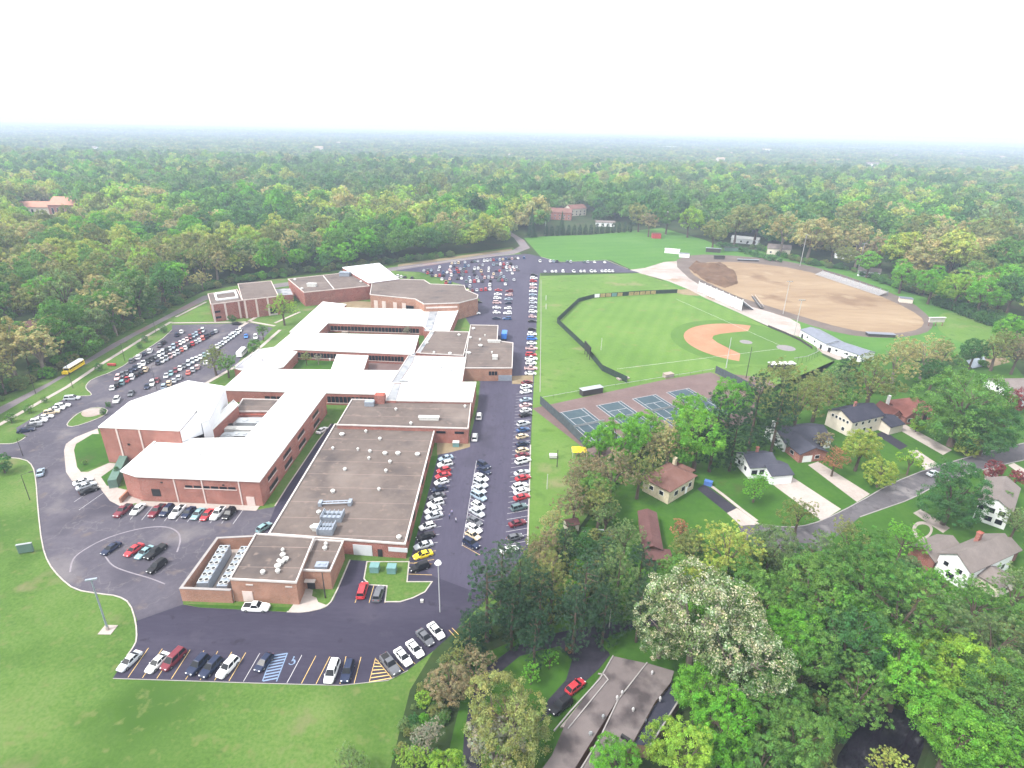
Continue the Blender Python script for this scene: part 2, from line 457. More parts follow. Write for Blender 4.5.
M['shingle_blue'] = mix_ground('shingle_blue', [(0.3, (.050,.053,.074)), (0.5, (.066,.068,.092)), (0.7, (.090,.09,.115))], (0.3, 2.2), .9)
M['shingle_dark'] = mix_ground('shingle_dark', [(0.3, (.030,.032,.050)), (0.5, (.042,.043,.064)), (0.7, (.062,.06,.085))], (0.3, 2.2), .9)
M['shingle_grey'] = mix_ground('shingle_grey', [(0.3, (.17,.145,.135)), (0.5, (.21,.18,.17)), (0.7, (.255,.22,.205))], (0.3, 2.2), .9)
M['shingle_red'] = mix_ground('shingle_red', [(0.3, (.17,.065,.055)), (0.5, (.215,.085,.07)), (0.7, (.27,.115,.095))], (0.3, 2.2), .9)
M['shingle_maroon'] = mix_ground('shingle_maroon', [(0.3, (.105,.050,.050)), (0.5, (.135,.068,.065)), (0.7, (.17,.09,.085))], (0.3, 2.2), .9)
M['metal_roof'] = plain('metal_roof', (.15,.165,.205), .5, var=.15, scale=.5)
M['alu'] = plain('alu', (.50,.49,.50), .5, metal=.3, var=.12)
M['windscreen'] = plain('windscreen', (.022,.040,.030), .85, var=.25, scale=.8)
M['windscreen_blue'] = plain('windscreen_blue', (.06,.075,.085), .85, var=.25, scale=.8)
M['yellow'] = plain('yellow', (.80,.55,.015), .6, var=.08)
M['banner_yellow'] = plain('banner_yellow', (.34,.26,.12), .7, var=.4, scale=.9)
M['red_paint'] = plain('red_paint', (.38,.05,.05), .6, var=.15)
M['orange'] = plain('orange', (.55,.13,.03), .7, var=.2, scale=2)
M['tyre'] = plain('tyre', (.018,.018,.02), .8, var=0)
M['rim'] = plain('rim', (.35,.36,.37), .35, metal=.7, var=0)
M['lamp_white'] = plain('lamp_white', (.75,.76,.78), .25, var=0, spec=.6)
M['lamp_red'] = plain('lamp_red', (.30,.015,.015), .25, var=0, spec=.6)
M['bark'] = plain('bark', (.10,.075,.058), .95, var=.35, scale=2.5)
M['bark_pale'] = plain('bark_pale', (.20,.165,.14), .95, var=.3, scale=2.5)
M['kerb_grey'] = plain('kerb_grey', (.26,.24,.24), .9, var=.15)
M['faint_line'] = plain('faint_line', (.21,.19,.215), .9, var=.2, scale=.6)
M['tile_orange'] = plain('tile_orange', (.40,.20,.14), .85, var=.12, scale=.3)
M['skin'] = plain('skin', (.45,.27,.20), .6, var=.05)
M['denim'] = plain('denim', (.05,.07,.13), .85, var=.15)
M['shirt'] = plain('shirt', (.42,.36,.52), .85, var=.1)

# ------------------------------------------------------------------ the setting: ground and paving
def sheet(name, pix, z, mat, label, kind='structure', parent=None, world_pts=None, smooth=0, cat=None):
    pts = world_pts if world_pts is not None else G(pix)
    if smooth: pts = smooth_line(pts, smooth, True)
    o = MB().sheet(pts, z).build(name, mat, parent)
    if parent is None: tag(o, label, cat or name.replace('_', ' '), kind=kind)
    return o

def kerb(name, pix, w=.28, h=.13, smooth=2, closed=False, z0=0.0, parent=None, mat='kerb'):
    pts = smooth_line(G(pix), smooth, closed)
    o = MB().strip(pts, w, z0, z0 + h, closed=closed).build(name, M[mat], parent)
    if parent is None: tag(o, None, None, kind='structure')
    return o

# the ground sheet reaches the horizon; a shallow hollow holds the creek
def build_ground():
    creek = [g(836, 790), g(842, 752), g(862, 722), g(895, 708), g(925, 716), g(922, 745), g(905, 790)]
    cc = sum(creek, Vector()) / len(creek)
    hole = [cc + (p - cc) * 1.25 for p in creek]
    hole = [Vector((p.x, p.y, 0)) for p in hole]
    R = 15000.0
    vs_, fs = [], []
    n = len(hole); hole = ccw(hole); creek = ccw(creek)
    K = 2.0
    rings = [[(p.x, p.y, 0.0) for p in hole]]
    for rad in (1.6, 6.0, 40.0):
        rings.append([(cc.x + (p.x-cc.x)*rad, cc.y + (p.y-cc.y)*rad, 0.0) for p in hole])
    far = []
    for p in hole:
        d = Vector((p.x-cc.x, p.y-cc.y)).normalized()
        k = R / max(abs(d.x), abs(d.y))
        far.append((cc.x + d.x*k, cc.y + d.y*k, 0.0))
    rings.append(far)
    bank = [(p.x*0.94 + cc.x*0.06, p.y*0.94 + cc.y*0.06, -1.3) for p in creek]
    rings.insert(0, bank)
    for r in rings: vs_ += r
    for i in range(len(rings)-1):
        for k in range(n):
            a, b = i*n + k, i*n + (k+1) % n
            fs.append((a, a+n, b+n, b))
    fs.append(tuple(range(n)))
    mb = MB(); mb.add(vs_, fs)
    o = mb.build('ground', M['ground'])
    for f in o.data.polygons:
        if f.normal.z < 0: f.flip()
    tag(o, 'dark green and brown ground under the trees', 'ground', kind='structure')
    w = MB().sheet([cc + (p-cc)*1.12 for p in creek], -0.75).build('creek', M['water'])
    tag(w, 'dark still creek water under the trees', 'water', kind='structure')
build_ground()

sheet('lawn', [(-260,620),(0,398),(60,371),(112,337),(160,312),(205,291),(280,278),(391,263),(512,247),(532,262),(541,274),(536,420),(530,545),(500,600),(440,640),(410,690),(385,790),(360,1100),(-900,1100)], .004, M['lawn'],
      'patchy green lawn around the school', cat='lawn')
sheet('field_grass', [(536,276),(640,273),(690,290),(735,312),(790,338),(835,362),(815,378),(760,395),(700,410),(620,470),(570,540),(528,545),(533,400)], .005, M['sidefield'], 'yellow green grass between the parking lot and the ball field', cat='lawn')
sheet('far_field', [(524,238),(545,236),(590,235),(640,230),(662,228),(705,240),(728,250),(735,256),(700,262),(668,268),(632,270),(611,260),(562,262),(541,257)], .006, M['farfield'], 'mown green playing field beyond the cross parking lot', cat='field')
sheet('stadium_grass', [(640,262),(690,250),(730,250),(760,250),(840,266),(900,290),(950,305),(1010,328),(1012,352),(960,362),(905,352),(870,356),(830,348),(780,330),(700,300),(655,276)], .007, M['farfield'], 'green grass round the stadium', cat='lawn')
sheet('yard_lawn', [(560,620),(575,540),(625,470),(700,412),(790,380),(870,345),(1000,348),(1060,420),(1100,470),(1060,620),(900,640),(780,640),(700,700),(560,790),(440,790),(470,660)], .005, M['lawn_yard'], 'deep green lawns of the houses on the right', cat='lawn')
sheet('hill_lawn', [(940,312),(960,313),(985,322),(1004,332),(1000,342),(975,346),(948,338),(935,326)], .011, M['sidefield'], 'pale green oval of mown grass beside the stadium', smooth=3, cat='lawn')

# old, paler asphalt: drop-off drive and west lot
lot_w = sheet('parking_lot', [(-80,462),(0,444),(13,444),(22,440),(27,436),(17,431),(16,428),(62,400),(80,396),(90,396),(92,394),(86,389),(86,385),(92,379),(112,372),(127,364),(132,358),(160,341),(172,330),(172,325),(252,323),(273,328),(262,340),(247,350),(235,367),(205,384),(150,400),(104,429),(98,429),(75,437.5),(66,444),(64,451),(66,470),(72,481),(92,480),(100,484),(110,501),(136,505),(256,510),(274,507),(300,468),(322,437),(334,424),(341,424),(268,536),(219,540),(183,590),(183,606),(138,622),(130,603),(118,596),(100,594),(75,590),(60,578),(48,563),(42,545),(38,510),(36,480),(33,466),(25,459),(0,457),(-80,478)], .012, M['old_asphalt'], 'worn grey parking lot and drop-off drive west of the school', cat='parking lot')
lot_s = sheet('drive', [(136.5,621),(183,604.5),(200,607.5),(288,612),(304,612.5),(325,608),(333,600),(350,560),(369,561),(364,579),(369,585),(387,586),(385,602),(400,602),(425,592),(432,582),(407,582),(409,560),(436,459),(470,445),(527,445),(528,548),(500,585),(452,634),(432,652),(408,670),(388,680),(340,685),(250,682.5),(113,678),(133,648),(137,640)], .016, M['new_asphalt'], 'freshly paved dark asphalt drive along the south side of the school', cat='driveway')
lot_e = sheet('east_parking_lot', [(436,460),(440,452),(468,447),(478,405),(480,382),(468,372),(470,325),(462,312),(480,300),(466,286),(420,272),(396,271),(398,268),(455,260),(515,254.5),(529,254),(541,257),(560,262.5),(606,260.5),(628,269.5),(640,272.5),(540,273),(537.5,300),(536,340),(534,380),(530.5,445),(528,545),(500,590),(470,590),(430,575),(411,556)], .020, M['lot_asphalt'], 'long purple grey parking lot along the east side of the school', cat='parking lot')

sheet('worn_patch', [(437,441),(470,436),(470,447),(452,452),(437,455)], .024, M['worn'], 'bare tan patch of ground at the corner of the brick wing', cat='dirt')
sheet('brown_pavement', [(512,376),(533,375),(533,384),(512,384)], .024, M['worn'], 'tan strip across the east lot at the tennis courts', cat='pavement')

road_top = [(-160,486),(0,407),(50,382),(112,344),(160,319),(203,296),(275,284),(391,267.5),(455,259),(512,250.5),(520,246),(514,238),(500,229)]
road_bot = [(-160,496),(0,414.5),(60,379.5),(135,336),(170,318),(206,300),(278,287.5),(392,271),(456,261.5),(516,253.5),(530,248),(524,240),(506,229)]
sheet('road', road_top + road_bot[::-1], .028, M['road'], 'grey two lane road running past the west side of the school', cat='road')
sheet('verge', [(398,264.5),(455,256.5),(512,248.5),(512,250.3),(455,258.8),(398,266.6)], .010, M['worn'], 'tan strip of bare verge beside the far road', cat='verge')

def walk(pix, w, label, name='sidewalk', z=.034, smooth=1, mat='concrete'):
    o = MB().strip(smooth_line(G(pix), smooth), w, 0.0, z + .05).build(name, M[mat])
    return tag(o, label, 'sidewalk', kind='structure')
walk([(-60,455),(0,424.5),(67,387),(92,370),(150,334),(171,322)], 1.7, 'pale concrete sidewalk between road and west lot')
walk([(172,323),(215,322.5),(252,322),(275,326)], 1.6, 'concrete sidewalk along the north edge of the west lot')
walk([(176,317),(206,302)], 1.5, 'short concrete walk beside the road at the far brick building')
walk([(205,384),(235,367),(262,346),(280,330)], 1.6, 'concrete walk at the school entrance behind the west lot')
walk([(240,327),(258,316),(262,312)], 2.0, 'concrete path to the far brick building')
walk([(275,323),(300,312)], 1.5, 'concrete path across the far entrance lawn')
walk([(137,503.5),(200,506),(258,508.5)], 2.2, 'concrete walk along the front wall of the white roofed wing')
walk([(275,506),(287,487),(318,441),(331,424)], .35, 'concrete kerb walk along the alley')
walk([(541,280),(541,320),(540,392)], .28, 'thin grey kerb path edging the east lot', mat='kerb_grey')
sheet('entry_walk', [(97.5,428.5),(75,437.5),(66,444),(64,450.5),(66,472),(72,481),(92,479),(99,487),(110,501),(120,506),(137,503),(144,499),(136,492),(118,488),(112,480),(124,464),(109,463),(88,472),(81,472),(77,467),(74,450),(76,444),(92.5,434),(99,434)], .030, M['concrete'], 'wide pinkish concrete walk round the school entrance', cat='sidewalk')
sheet('entry_lawn', [(92.5,434),(76,444),(74,450),(77.5,467.5),(81,472),(109,463),(103,434)], .026, M['lawn_yard'], 'small green lawn in front of the tall brick hall', cat='lawn')
sheet('entry_lawn', [(101,477),(118,465),(126,466),(117,485),(107,486)], .036, M['lawn_yard'], 'small wedge of lawn by the entrance steps', cat='lawn')
isl = sheet('traffic_island', [(66,426),(70,420),(80,412),(95,407),(108,409),(106,415),(92,421),(74,427)], .10, M['lawn'], 'grass traffic island with a pale oval flower bed', smooth=3, cat='island')
MB().sheet(smooth_line(G([(80,413),(88,409),(100,408),(107,411),(98,416),(84,418)]), 3, True), .13).build('flower_bed', M['gravel'], isl)
kerb('island_kerb', [(66,426),(70,420),(80,412),(95,407),(108,409),(106,415),(92,421),(74,427)], closed=True, parent=isl)
sheet('loading_pad', [(288,611.5),(304,612),(325,607.5),(333,599),(330,590),(322,600),(312,596),(313,590),(300,586),(293,605)], .030, M['concrete'], 'concrete pad at the corner of the boiler house', cat='pavement')
sheet('pad_lawn', [(313,588),(338,590),(333,601),(326,605),(318,602)], .034, M['lawn'], 'small grass corner beside the dark pole', cat='lawn')
sheet('wall_strip', [(184,604),(293,607.5),(289,611.5),(200,607.3)], .020, M['lawn_yard'], 'narrow grass strip under the boiler house wall', cat='lawn')
isl2 = sheet('lot_island', [(367,562),(409,562),(407,582),(432,582),(425,592),(413,598),(400,602),(385,602),(387,586),(369,585),(364,579)], .09, M['lawn'], 'grass island with two utility boxes', cat='island')
kerb('island_kerb', [(367,562),(409,562),(407,582),(432,582),(425,592),(413,598),(400,602),(385,602),(387,586),(369,585),(364,579)], smooth=1, closed=True, parent=isl2)
sheet('building_strip', [(403,556),(429,456),(438,456),(411,557)], .026, M['lawn_yard'], 'dark green strip of grass under the shop wing wall', cat='lawn')
sheet('alley', [(276,505.5),(287,487),(318,441),(331,423.5),(341,424),(271,534),(266,530)], .021, M['new_asphalt'], 'dark asphalt alley between the white roofed wing and the shop wing', cat='alley')
sheet('alley_grass', [(262,506),(320,424),(345,397),(353,399),(337,424),(331,423.5),(318,441),(287,487),(275.5,505)], .024, M['lawn'], 'strip of grass beside the alley between two wings', cat='lawn')
sheet('entrance_green', [(174,319),(206,303),(214,321),(175,322)], .026, M['sidefield'], 'bright green triangle of lawn beside the road', cat='lawn')

kerb('kerb', [(0,457),(25,459),(33,466),(36,480),(38,510),(42,545),(48,563),(60,578),(75,590),(100,594),(118,596),(130,603),(136,622),(137,640),(133,648),(127,656)], w=.26)
kerb('kerb', [(0,444),(13,444),(22,440),(27,436)])
kerb('kerb', [(62,400),(80,396),(90,396),(92,394),(86,389),(86,385),(92,379),(112,372),(127,364),(132,358),(160,341),(172,330)])
kerb('kerb', [(287,612),(304,612.6),(325,608),(333,600),(350,560)])
kerb('kerb', [(530.5,445),(529,500),(527.5,545)], w=.4, smooth=1)
kerb('kerb', [(113,678.5),(250,683),(340,685.5),(388,680.5),(408,670.5)], w=.14, smooth=1, h=.06, mat='kerb_grey')
kerb('kerb', [(541,257),(560,262),(606,260),(628,269)], smooth=1)
kerb('kerb', [(398,268.5),(455,260.5),(515,254)], smooth=1, w=.5)

# painted stall lines: each line its own piece of the lot it lies on
def line(parent, a, b, w=.11, mat='white_line', z=.026):
    A = Vector(a); B = Vector(b)
    MB().obox(((A.x+B.x)/2, (A.y+B.y)/2), (B.x-A.x, B.y-A.y), (B-A).length, w, z-.002, z).build('parking_line', M[mat], parent)
def pline(parent, a, b, **k): line(parent, g(*a), g(*b), **k)
for i in range(14):
    k = i / 13.0
    if i in (9, 10): continue
    top = Vector(g(148.5, 648)).lerp(g(330, 656.5), k); bot = Vector(g(128, 677.5)).lerp(g(316, 684), k)
    line(lot_s, bot, top, mat='yellow_line' if i not in (8, 11) else 'white_line')
for i in range(9):                                         # blue hatched aisle
    a = Vector(g(263, 681)).lerp(g(288, 654), i / 9.0 + .03); b = Vector(g(276, 682)).lerp(g(288, 654), i / 9.0 + .03)
    a2 = Vector(g(263, 681)).lerp(g(273.5, 653), i / 9.0); b2 = Vector(g(276.5, 681.5)).lerp(g(287, 653.5), min(1, i / 9.0 + .12))
    line(lot_s, a2, b2, mat='blue_line', w=.32)
pline(lot_s, (262.5,681), (273,653), mat='blue_line', w=.2); pline(lot_s, (276.5,681.5), (287.5,653), mat='blue_line', w=.2)
def disabled_symbol(c, s):
    o = empty('disabled_symbol', (c.x, c.y, 0)); o.parent = lot_s
    mb = MB(); 
    for k in range(14):
        t0, t1 = -2.6 + k*.33, -2.6 + (k+1)*.33
        if k > 12: break
        p0 = (c.x + math.cos(t0)*s*.42, c.y - s*.2 + math.sin(t0)*s*.42); p1 = (c.x + math.cos(t1)*s*.42, c.y - s*.2 + math.sin(t1)*s*.42)
        mb.obox(((p0[0]+p1[0])/2, (p0[1]+p1[1])/2), (p1[0]-p0[0], p1[1]-p0[1]), s*.16, s*.13, .022, .026)
    mb.obox((c.x - s*.05, c.y + s*.25), (.1, 1), s*.6, s*.13, .0225, .0265)
    mb.obox((c.x + s*.15, c.y + s*.12), (1, .05), s*.42, s*.12, .023, .027)
    mb.obox((c.x + s*.32, c.y - s*.22), (.35, -1), s*.55, s*.12, .0235, .0275)
    mb.obox((c.x - s*.02, c.y + s*.68), (1, 0), s*.2, s*.2, .024, .028)
    o2 = mb.build('disabled_symbol', M['blue_line'], lot_s)
    bpy.data.objects.remove(o)
disabled_symbol(g(292.5, 661), 1.35)
for i in range(7):                                         # yellow hatched corner
    k = i / 6.0
    a = Vector(g(369, 682)).lerp(g(375, 659), k); b = Vector(g(391.5, 678)).lerp(g(378, 661), k)
    line(lot_s, a, b, mat='yellow_line', w=.2)
for a, b in (((369,683),(375.5,658)), ((376,659),(392,678.5)), ((354,684),(361,657)), ((340,684),(346,656.5)), ((404,671),(389,655)), ((415,664),(400,649)), ((424,656),(411,643)), ((449,630),(456,638)), ((452,628),(459,635)),
             ((405,574),(432,575)), ((409,563),(432,564)), ((355,603),(361,585)), ((369,603),(374,585)), ((385,603),(387,586))):
    pline(lot_s, a, b, mat='yellow_line')
for a, b in (((122,506),(100,540)),):
    pass
for i in range(16):                                        # stall lines beside the shop wing
    k = i / 15.0
    a = Vector(g(414, 563)).lerp(g(441, 459), k); b = Vector(g(434, 559.5)).lerp(g(456, 457), k)
    line(lot_e, a, b, mat='yellow_line' if i < 2 else 'white_line', z=.030)
for i in range(13):                                        # centre row
    k = i / 12.0
    a = Vector(g(462, 545)).lerp(g(476, 461), k); b = Vector(g(480, 555)).lerp(g(490.5, 467), k)
    line(lot_e, a, b, z=.030, mat='yellow_line' if i == 0 else 'white_line')
pline(lot_e, (462,546), (476.5,461), z=.034)
for i in range(36):                                        # along the field kerb
    k = i / 35.0
    a = Vector(g(505, 545)).lerp(g(516.5, 394), k); b = Vector(g(527, 541)).lerp(g(532, 392), k)
    line(lot_e, a, b, z=.030)
for i in range(11):                                        # stalls in front of the white roofed wing
    k = i / 10.0
    a = Vector(g(119, 519)).lerp(g(233, 524), k); b = Vector(g(131, 505)).lerp(g(243, 510), k)
    line(lot_w, a, b, z=.020)
for a, b in (((66,487),(94,497)), ((64,495),(90,505)),):
    pline(lot_w, (74,502), (101,484), z=.020); pline(lot_w, (79,510), (109,489), z=.020); break
# faint tyre-scrubbed arcs in the west lot
arc = MB()
pts = smooth_line(G([(70,572),(72,560),(80,552),(105,538),(140,528),(165,526),(178,531),(181,540),(177,552)]), 3)
arc.strip(pts, .35, .013, .017)
arc.build('paint_arc', M['faint_line'], lot_w)
arc = MB().strip(smooth_line(G([(105,556),(112,566),(128,572),(150,578),(165,584)]), 3), .3, .013, .017); arc.build('paint_arc', M['faint_line'], lot_w)

# ------------------------------------------------------------------ ball field, courts, stadium
out_px = [(677,293),(640,294.5),(594,298),(579,302),(557,323),(584,349),(602,371),(627,383)]
field = sheet('ball_field', out_px + [(700,373),(760,363),(800,366),(818,357),(815,350),(800,341),(768,327),(735,312),(705,300)], .014, M['outfield'], 'striped mown outfield inside the dark fence', cat='field')
HOME = g(786, 348); MOUND = g(746, 342)
ax = (Vector((MOUND.x, MOUND.y)) - Vector((HOME.x, HOME.y))).normalized(); ay = Vector((-ax.y, ax.x))
def fld(a, b): 
    p = Vector((HOME.x, HOME.y)) + ax*a + ay*b
    return Vector((p.x, p.y, 0))
inf = []
for k in range(33):
    t = math.radians(-84 + 168*k/32); inf.append(fld(18.4 + 36*math.cos(t), 36*math.sin(t)))
sheet('infield_fringe', None, .018, M['infield'], '', parent=field, world_pts=[fld(-9, 20), fld(-16, 0), fld(-9, -20)] + inf)
d_out = [fld(18.4 + 29.6*math.cos(math.radians(a)), 29.6*math.sin(math.radians(a))) for a in np.linspace(-90, 90, 33)]
d_in = [fld(19, 19.0), fld(25, 13.5), fld(31, 7.5), fld(34.0, 2.5), fld(34.0, -2.5), fld(31, -7.5), fld(25, -13.5), fld(19, -19.0)]
sheet('infield_dirt', None, .022, M['infield_dirt'], '', parent=field, world_pts=d_out + d_in)
def disc(c, r, n=20, sy=1.0): return [Vector((c.x + r*math.cos(2*math.pi*k/n), c.y + r*sy*math.sin(2*math.pi*k/n), 0)) for k in range(n)]
sheet('pitcher_mound', None, .026, M['clay_grey'], '', parent=field, world_pts=disc(MOUND, 3.0))
sheet('home_plate_circle', None, .026, M['clay_grey'], '', parent=field, world_pts=disc(HOME, 4.3))
for s in (1, -1):
    for nm, a0, a1 in (('foul_line', 4, 92),):
        p = fld(a0*.707, s*a0*.707); q = fld(a1*.707, s*a1*.707)
        MB().obox(((p.x+q.x)/2, (p.y+q.y)/2), (q.x-p.x, q.y-p.y), (q-p).length, .16, .024, .030).build('foul_line', M['white_line'], field)
sheet('worn_track', [(600,296),(640,292),(690,289),(700,296),(677,294),(640,296)], .010, M['worn'], 'worn strip behind the outfield fence', cat='dirt')

con = sheet('concourse', [(628,270),(645,268),(664,262),(690,260),(688,268),(700,279),(702,290),(735,308),(752,300),(775,310),(800,324),(802,334),(826,348),(856,356),(838,360),(815,350),(800,341),(768,326),(735,311),(705,298),(690,290),(668,281)], .013, M['gravel'], 'pale gravel concourse between the ball field and the stadium', cat='pavement')
sheet('stadium_track', [(672,262),(690,254),(745,256),(800,263),(858,279),(912,302),(931,318),(934,326),(925,334),(895,338),(860,337),(825,330),(780,315),(735,302),(695,284)], .015, M['track'], 'brown grey running track bed round the bare stadium field', smooth=2, cat='track')
sheet('stadium_field', [(688,269),(700,262),(745,262),(800,269),(850,284),(895,302),(921,316),(925,325),(912,332),(880,334),(845,329),(800,316),(765,305),(738,297),(715,286),(696,277)], .020, M['dirt'], 'bare tan dirt of the stadium field under construction', smooth=2, cat='field')
def dirt_piles():
    rnd = random.Random(5)
    mb = MB()
    poly = G([(688,268),(697,262),(722,264),(735,272),(738,283),(725,288),(706,281)])
    n = 46; xs = [p.x for p in poly]; ys = [p.y for p in poly]
    x0, x1, y0, y1 = min(xs), max(xs), min(ys), max(ys)
    bumps = [(rnd.uniform(x0, x1), rnd.uniform(y0, y1), rnd.uniform(2, 5), rnd.uniform(.5, 1.6)) for _ in range(70)]
    vs_, idx = [], {}
    for i in range(n+1):
        for j in range(n+1):
            x = x0 + (x1-x0)*i/n; y = y0 + (y1-y0)*j/n
            e = pip(x, y, poly)
            z = -.3
            if e: z = .03 + sum(h*math.exp(-((x-a)**2+(y-b)**2)/(r*r)) for a, b, r, h in bumps)*.7 + rnd.uniform(0, .25)
            idx[i, j] = len(vs_); vs_.append((x, y, z))
    fs = [(idx[i,j], idx[i+1,j], idx[i+1,j+1], idx[i,j+1]) for i in range(n) for j in range(n)]
    o = MB().add(vs_, fs).build('dirt_heap', M['dirt_pile'], smooth=True)
    tag(o, 'churned dark brown heaps of soil at the end of the stadium field', 'soil', kind='stuff')
dirt_piles()

# tennis courts
T0 = g(558, 413); TU = (Vector(g(653, 395)) - Vector(g(558, 413))).normalized(); TV = Vector((TU.y, -TU.x, 0))
if TV.y > 0: TV = -TV
def tc(a, b): return Vector((T0.x + TU.x*a + TV.x*b, T0.y + TU.y*a + TV.y*b, 0))
courts = sheet('tennis_courts', None, .016, M['court_red'], 'maroon hard surface of the tennis courts', world_pts=[tc(-7, -7), tc(58, -11), tc(80, -10), tc(80, 16), tc(60, 33), tc(-4, 33)], cat='tennis court')
sheet('court_approach', [(715,372),(765,378),(778,386),(752,394)], .012, M['court_red'], 'reddish paved strip beyond the tennis fence', cat='pavement')
for i in range(4):
    a0 = i * 16.2
    MB().sheet([tc(a0, 0), tc(a0+10.97, 0), tc(a0+10.97, 24.5), tc(a0, 24.5)], .020).build('court_surface', M['court_blue'], courts)
    def cl(a, b, c, d):
        p = tc(a0+a, b); q = tc(a0+c, d)
        MB().obox(((p.x+q.x)/2, (p.y+q.y)/2), (q.x-p.x, q.y-p.y), (q-p).length, .16, .020, .026).build('court_line', M['white_line'], courts)
    cl(0, 0, 0, 24.5); cl(10.97, 0, 10.97, 24.5); cl(0, 0, 10.97, 0); cl(0, 24.5, 10.97, 24.5)
    cl(1.37, 0, 1.37, 24.5); cl(9.6, 0, 9.6, 24.5); cl(1.37, 6, 9.6, 6); cl(1.37, 18.5, 9.6, 18.5); cl(5.48, 6, 5.48, 18.5)
    p = tc(a0-.9, 12.25); q = tc(a0+11.9, 12.25)
    net = MB().obox(((p.x+q.x)/2, (p.y+q.y)/2), (q.x-p.x, q.y-p.y), (q-p).length, .03, .15, .92).build('tennis_net', M['pole_grey'])
    tag(net, 'low net across the %s tennis court from the parking lot' % ordinal(i+1), 'net')

# ------------------------------------------------------------------ streets and yards on the right
street_a = [(738,526),(750,525),(762,525),(780,527),(800,527),(822,521),(856,504),(890,484),(930,468),(983,453),(1024,443),(1150,415)]
street_b = [(1150,432),(1024,460),(985,469),(940,483),(912,499),(880,510),(860,517),(832,540),(812,560),(780,552),(745,542)]
sheet('street', smooth_line([Vector((a,b,0)) for a,b in street_a], 1) and street_a + street_b, .014, M['street'], 'grey residential street curving between the houses', cat='street')
kerb('kerb', street_a[2:], w=.3, h=.11, mat='kerb_grey')
kerb('kerb', street_b[:7], w=.3, h=.11, mat='kerb_grey')
def drive(pix, mat, label): return sheet('driveway', pix, .010, M[mat], label, cat='driveway')
drive([(697,489),(704,484),(737,508),(727,513)], 'drive_dark', 'short dark asphalt driveway of the brown roofed house')
drive([(727,513),(737,508),(760,524),(742,527)], 'concrete', 'concrete apron at the foot of the dark driveway')
walk([(707,483),(722,494),(742,510),(757,521)], 1.0, 'concrete edge walk beside the dark driveway', mat='concrete')
drive([(772,484),(790,475.5),(841,509),(822,521)], 'concrete', 'pale concrete driveway of the white house with the blue grey roof')
drive([(808,465),(818,461.5),(870,494),(857,502)], 'concrete', 'concrete driveway with brown patches at the brick ranch house')
drive([(875,434),(884,431),(908,446),(900,450)], 'drive_dark', 'dark asphalt driveway beside the cream two storey house')
drive([(908,451),(917,450),(938,464),(926,470)], 'concrete', 'concrete apron below the cream house')
drive([(887,423),(896,419.5),(952,450),(943,455)], 'concrete', 'long pale concrete driveway of the red roofed house')
drive([(984,468),(994,468),(1000,480),(985,483)], 'concrete', 'concrete apron across the street by the maroon bush')
drive([(1008,465),(1014,463),(1040,478),(1034,484)], 'concrete', 'concrete drive at the right edge beside the maroon bush')
drive([(913,513),(921,509),(950,528),(943,533)], 'gravel', 'tan brick walk to the grey roofed house')
sheet('round_bed', [(912,526),(918,521),(928,522),(934,528),(930,537),(920,542),(913,536)], .012, M['gravel'], 'curved pale path round a green bed by the grey roofed house', smooth=3, cat='path')
sheet('round_bed_lawn', [(915,528),(920,524),(928,525),(931,530),(927,536),(919,538)], .018, M['lawn_yard'], 'green planting circle inside the curved path', smooth=3, cat='lawn')
drive([(462,770),(464,735),(470,700),(486,668),(515,646),(560,632),(610,622),(660,618),(662,625),(620,632),(604,640),(610,655),(600,668),(560,705),(540,722),(548,700),(566,680),(572,660),(560,646),(520,656),(498,674),(484,700),(480,740),(482,770)], 'drive_dark', 'dark winding asphalt drive of the flat roofed house')
sheet('house_lawn', [(502,678),(510,664),(530,652),(555,648),(568,655),(566,672),(548,690),(522,700),(506,696)], .014, M['lawn_yard'], 'oval green lawn inside the bend of the dark drive', smooth=3, cat='lawn')
sheet('house_lawn', [(600,645),(612,634),(640,628),(675,632),(690,648),(668,668),(640,662),(612,655)], .014, M['lawn_yard'], 'green lawn behind the flat roofed house', smooth=3, cat='lawn')
sheet('brick_patio', [(916,548),(924,546),(930,560),(926,575),(918,570)], .014, M['court_red'], 'red brick terrace at the corner of the grey roofed house', cat='patio')
sheet('tarp_pool', [(966,361),(984,357),(987,366),(972,369)], .30, M['steel'], 'pale blue pool cover in a back yard behind the big tree', cat='pool')
sheet('dirt_yard', [(984,357),(1000,353),(1010,362),(988,368)], .012, M['worn'], 'tan heap of timber and soil beside the pool', cat='yard')
# ------------------------------------------------------------------ the school: one building, its wings are parts
school = empty('school_building', g(330, 470))
tag(school, 'sprawling one storey red brick school with white and brown flat roofs', 'school')

def vec2(p): return Vector((p[0], p[1]))

def wing(pix, z, wall='brick', roof='roof_brown', coping='coping', par=.22, cw=.32, z0=0.0, parent=None):
    """walls down from the roof outline seen in the photograph at height z; roof sheet sits inside a parapet with a coping"""
    parent = parent or school
    pts = ccw(G(pix, z))
    w = MB().prism(pts, z0, z, top=False).build('wing', M[wall], parent)
    MB().sheet(pts, z - .12).build('roof', M[roof], w)
    if coping:
        MB().strip(pts, cw, z - .2, z + par, closed=True).build('parapet', M[coping], w)
    return w

def wall_frame(a, b, z):
    """a, b pixels of a roof edge at height z -> origin, unit along, outward normal (towards the camera)"""
    A = g(a[0], a[1], z); B = g(b[0], b[1], z)
    d = vec2(B) - vec2(A); L = d.length; d.normalize()
    n = Vector((d.y, -d.x))
    mid = (vec2(A) + vec2(B)) / 2
    if n.dot(-mid) < 0: n = -n
    return vec2(A), d, n, L

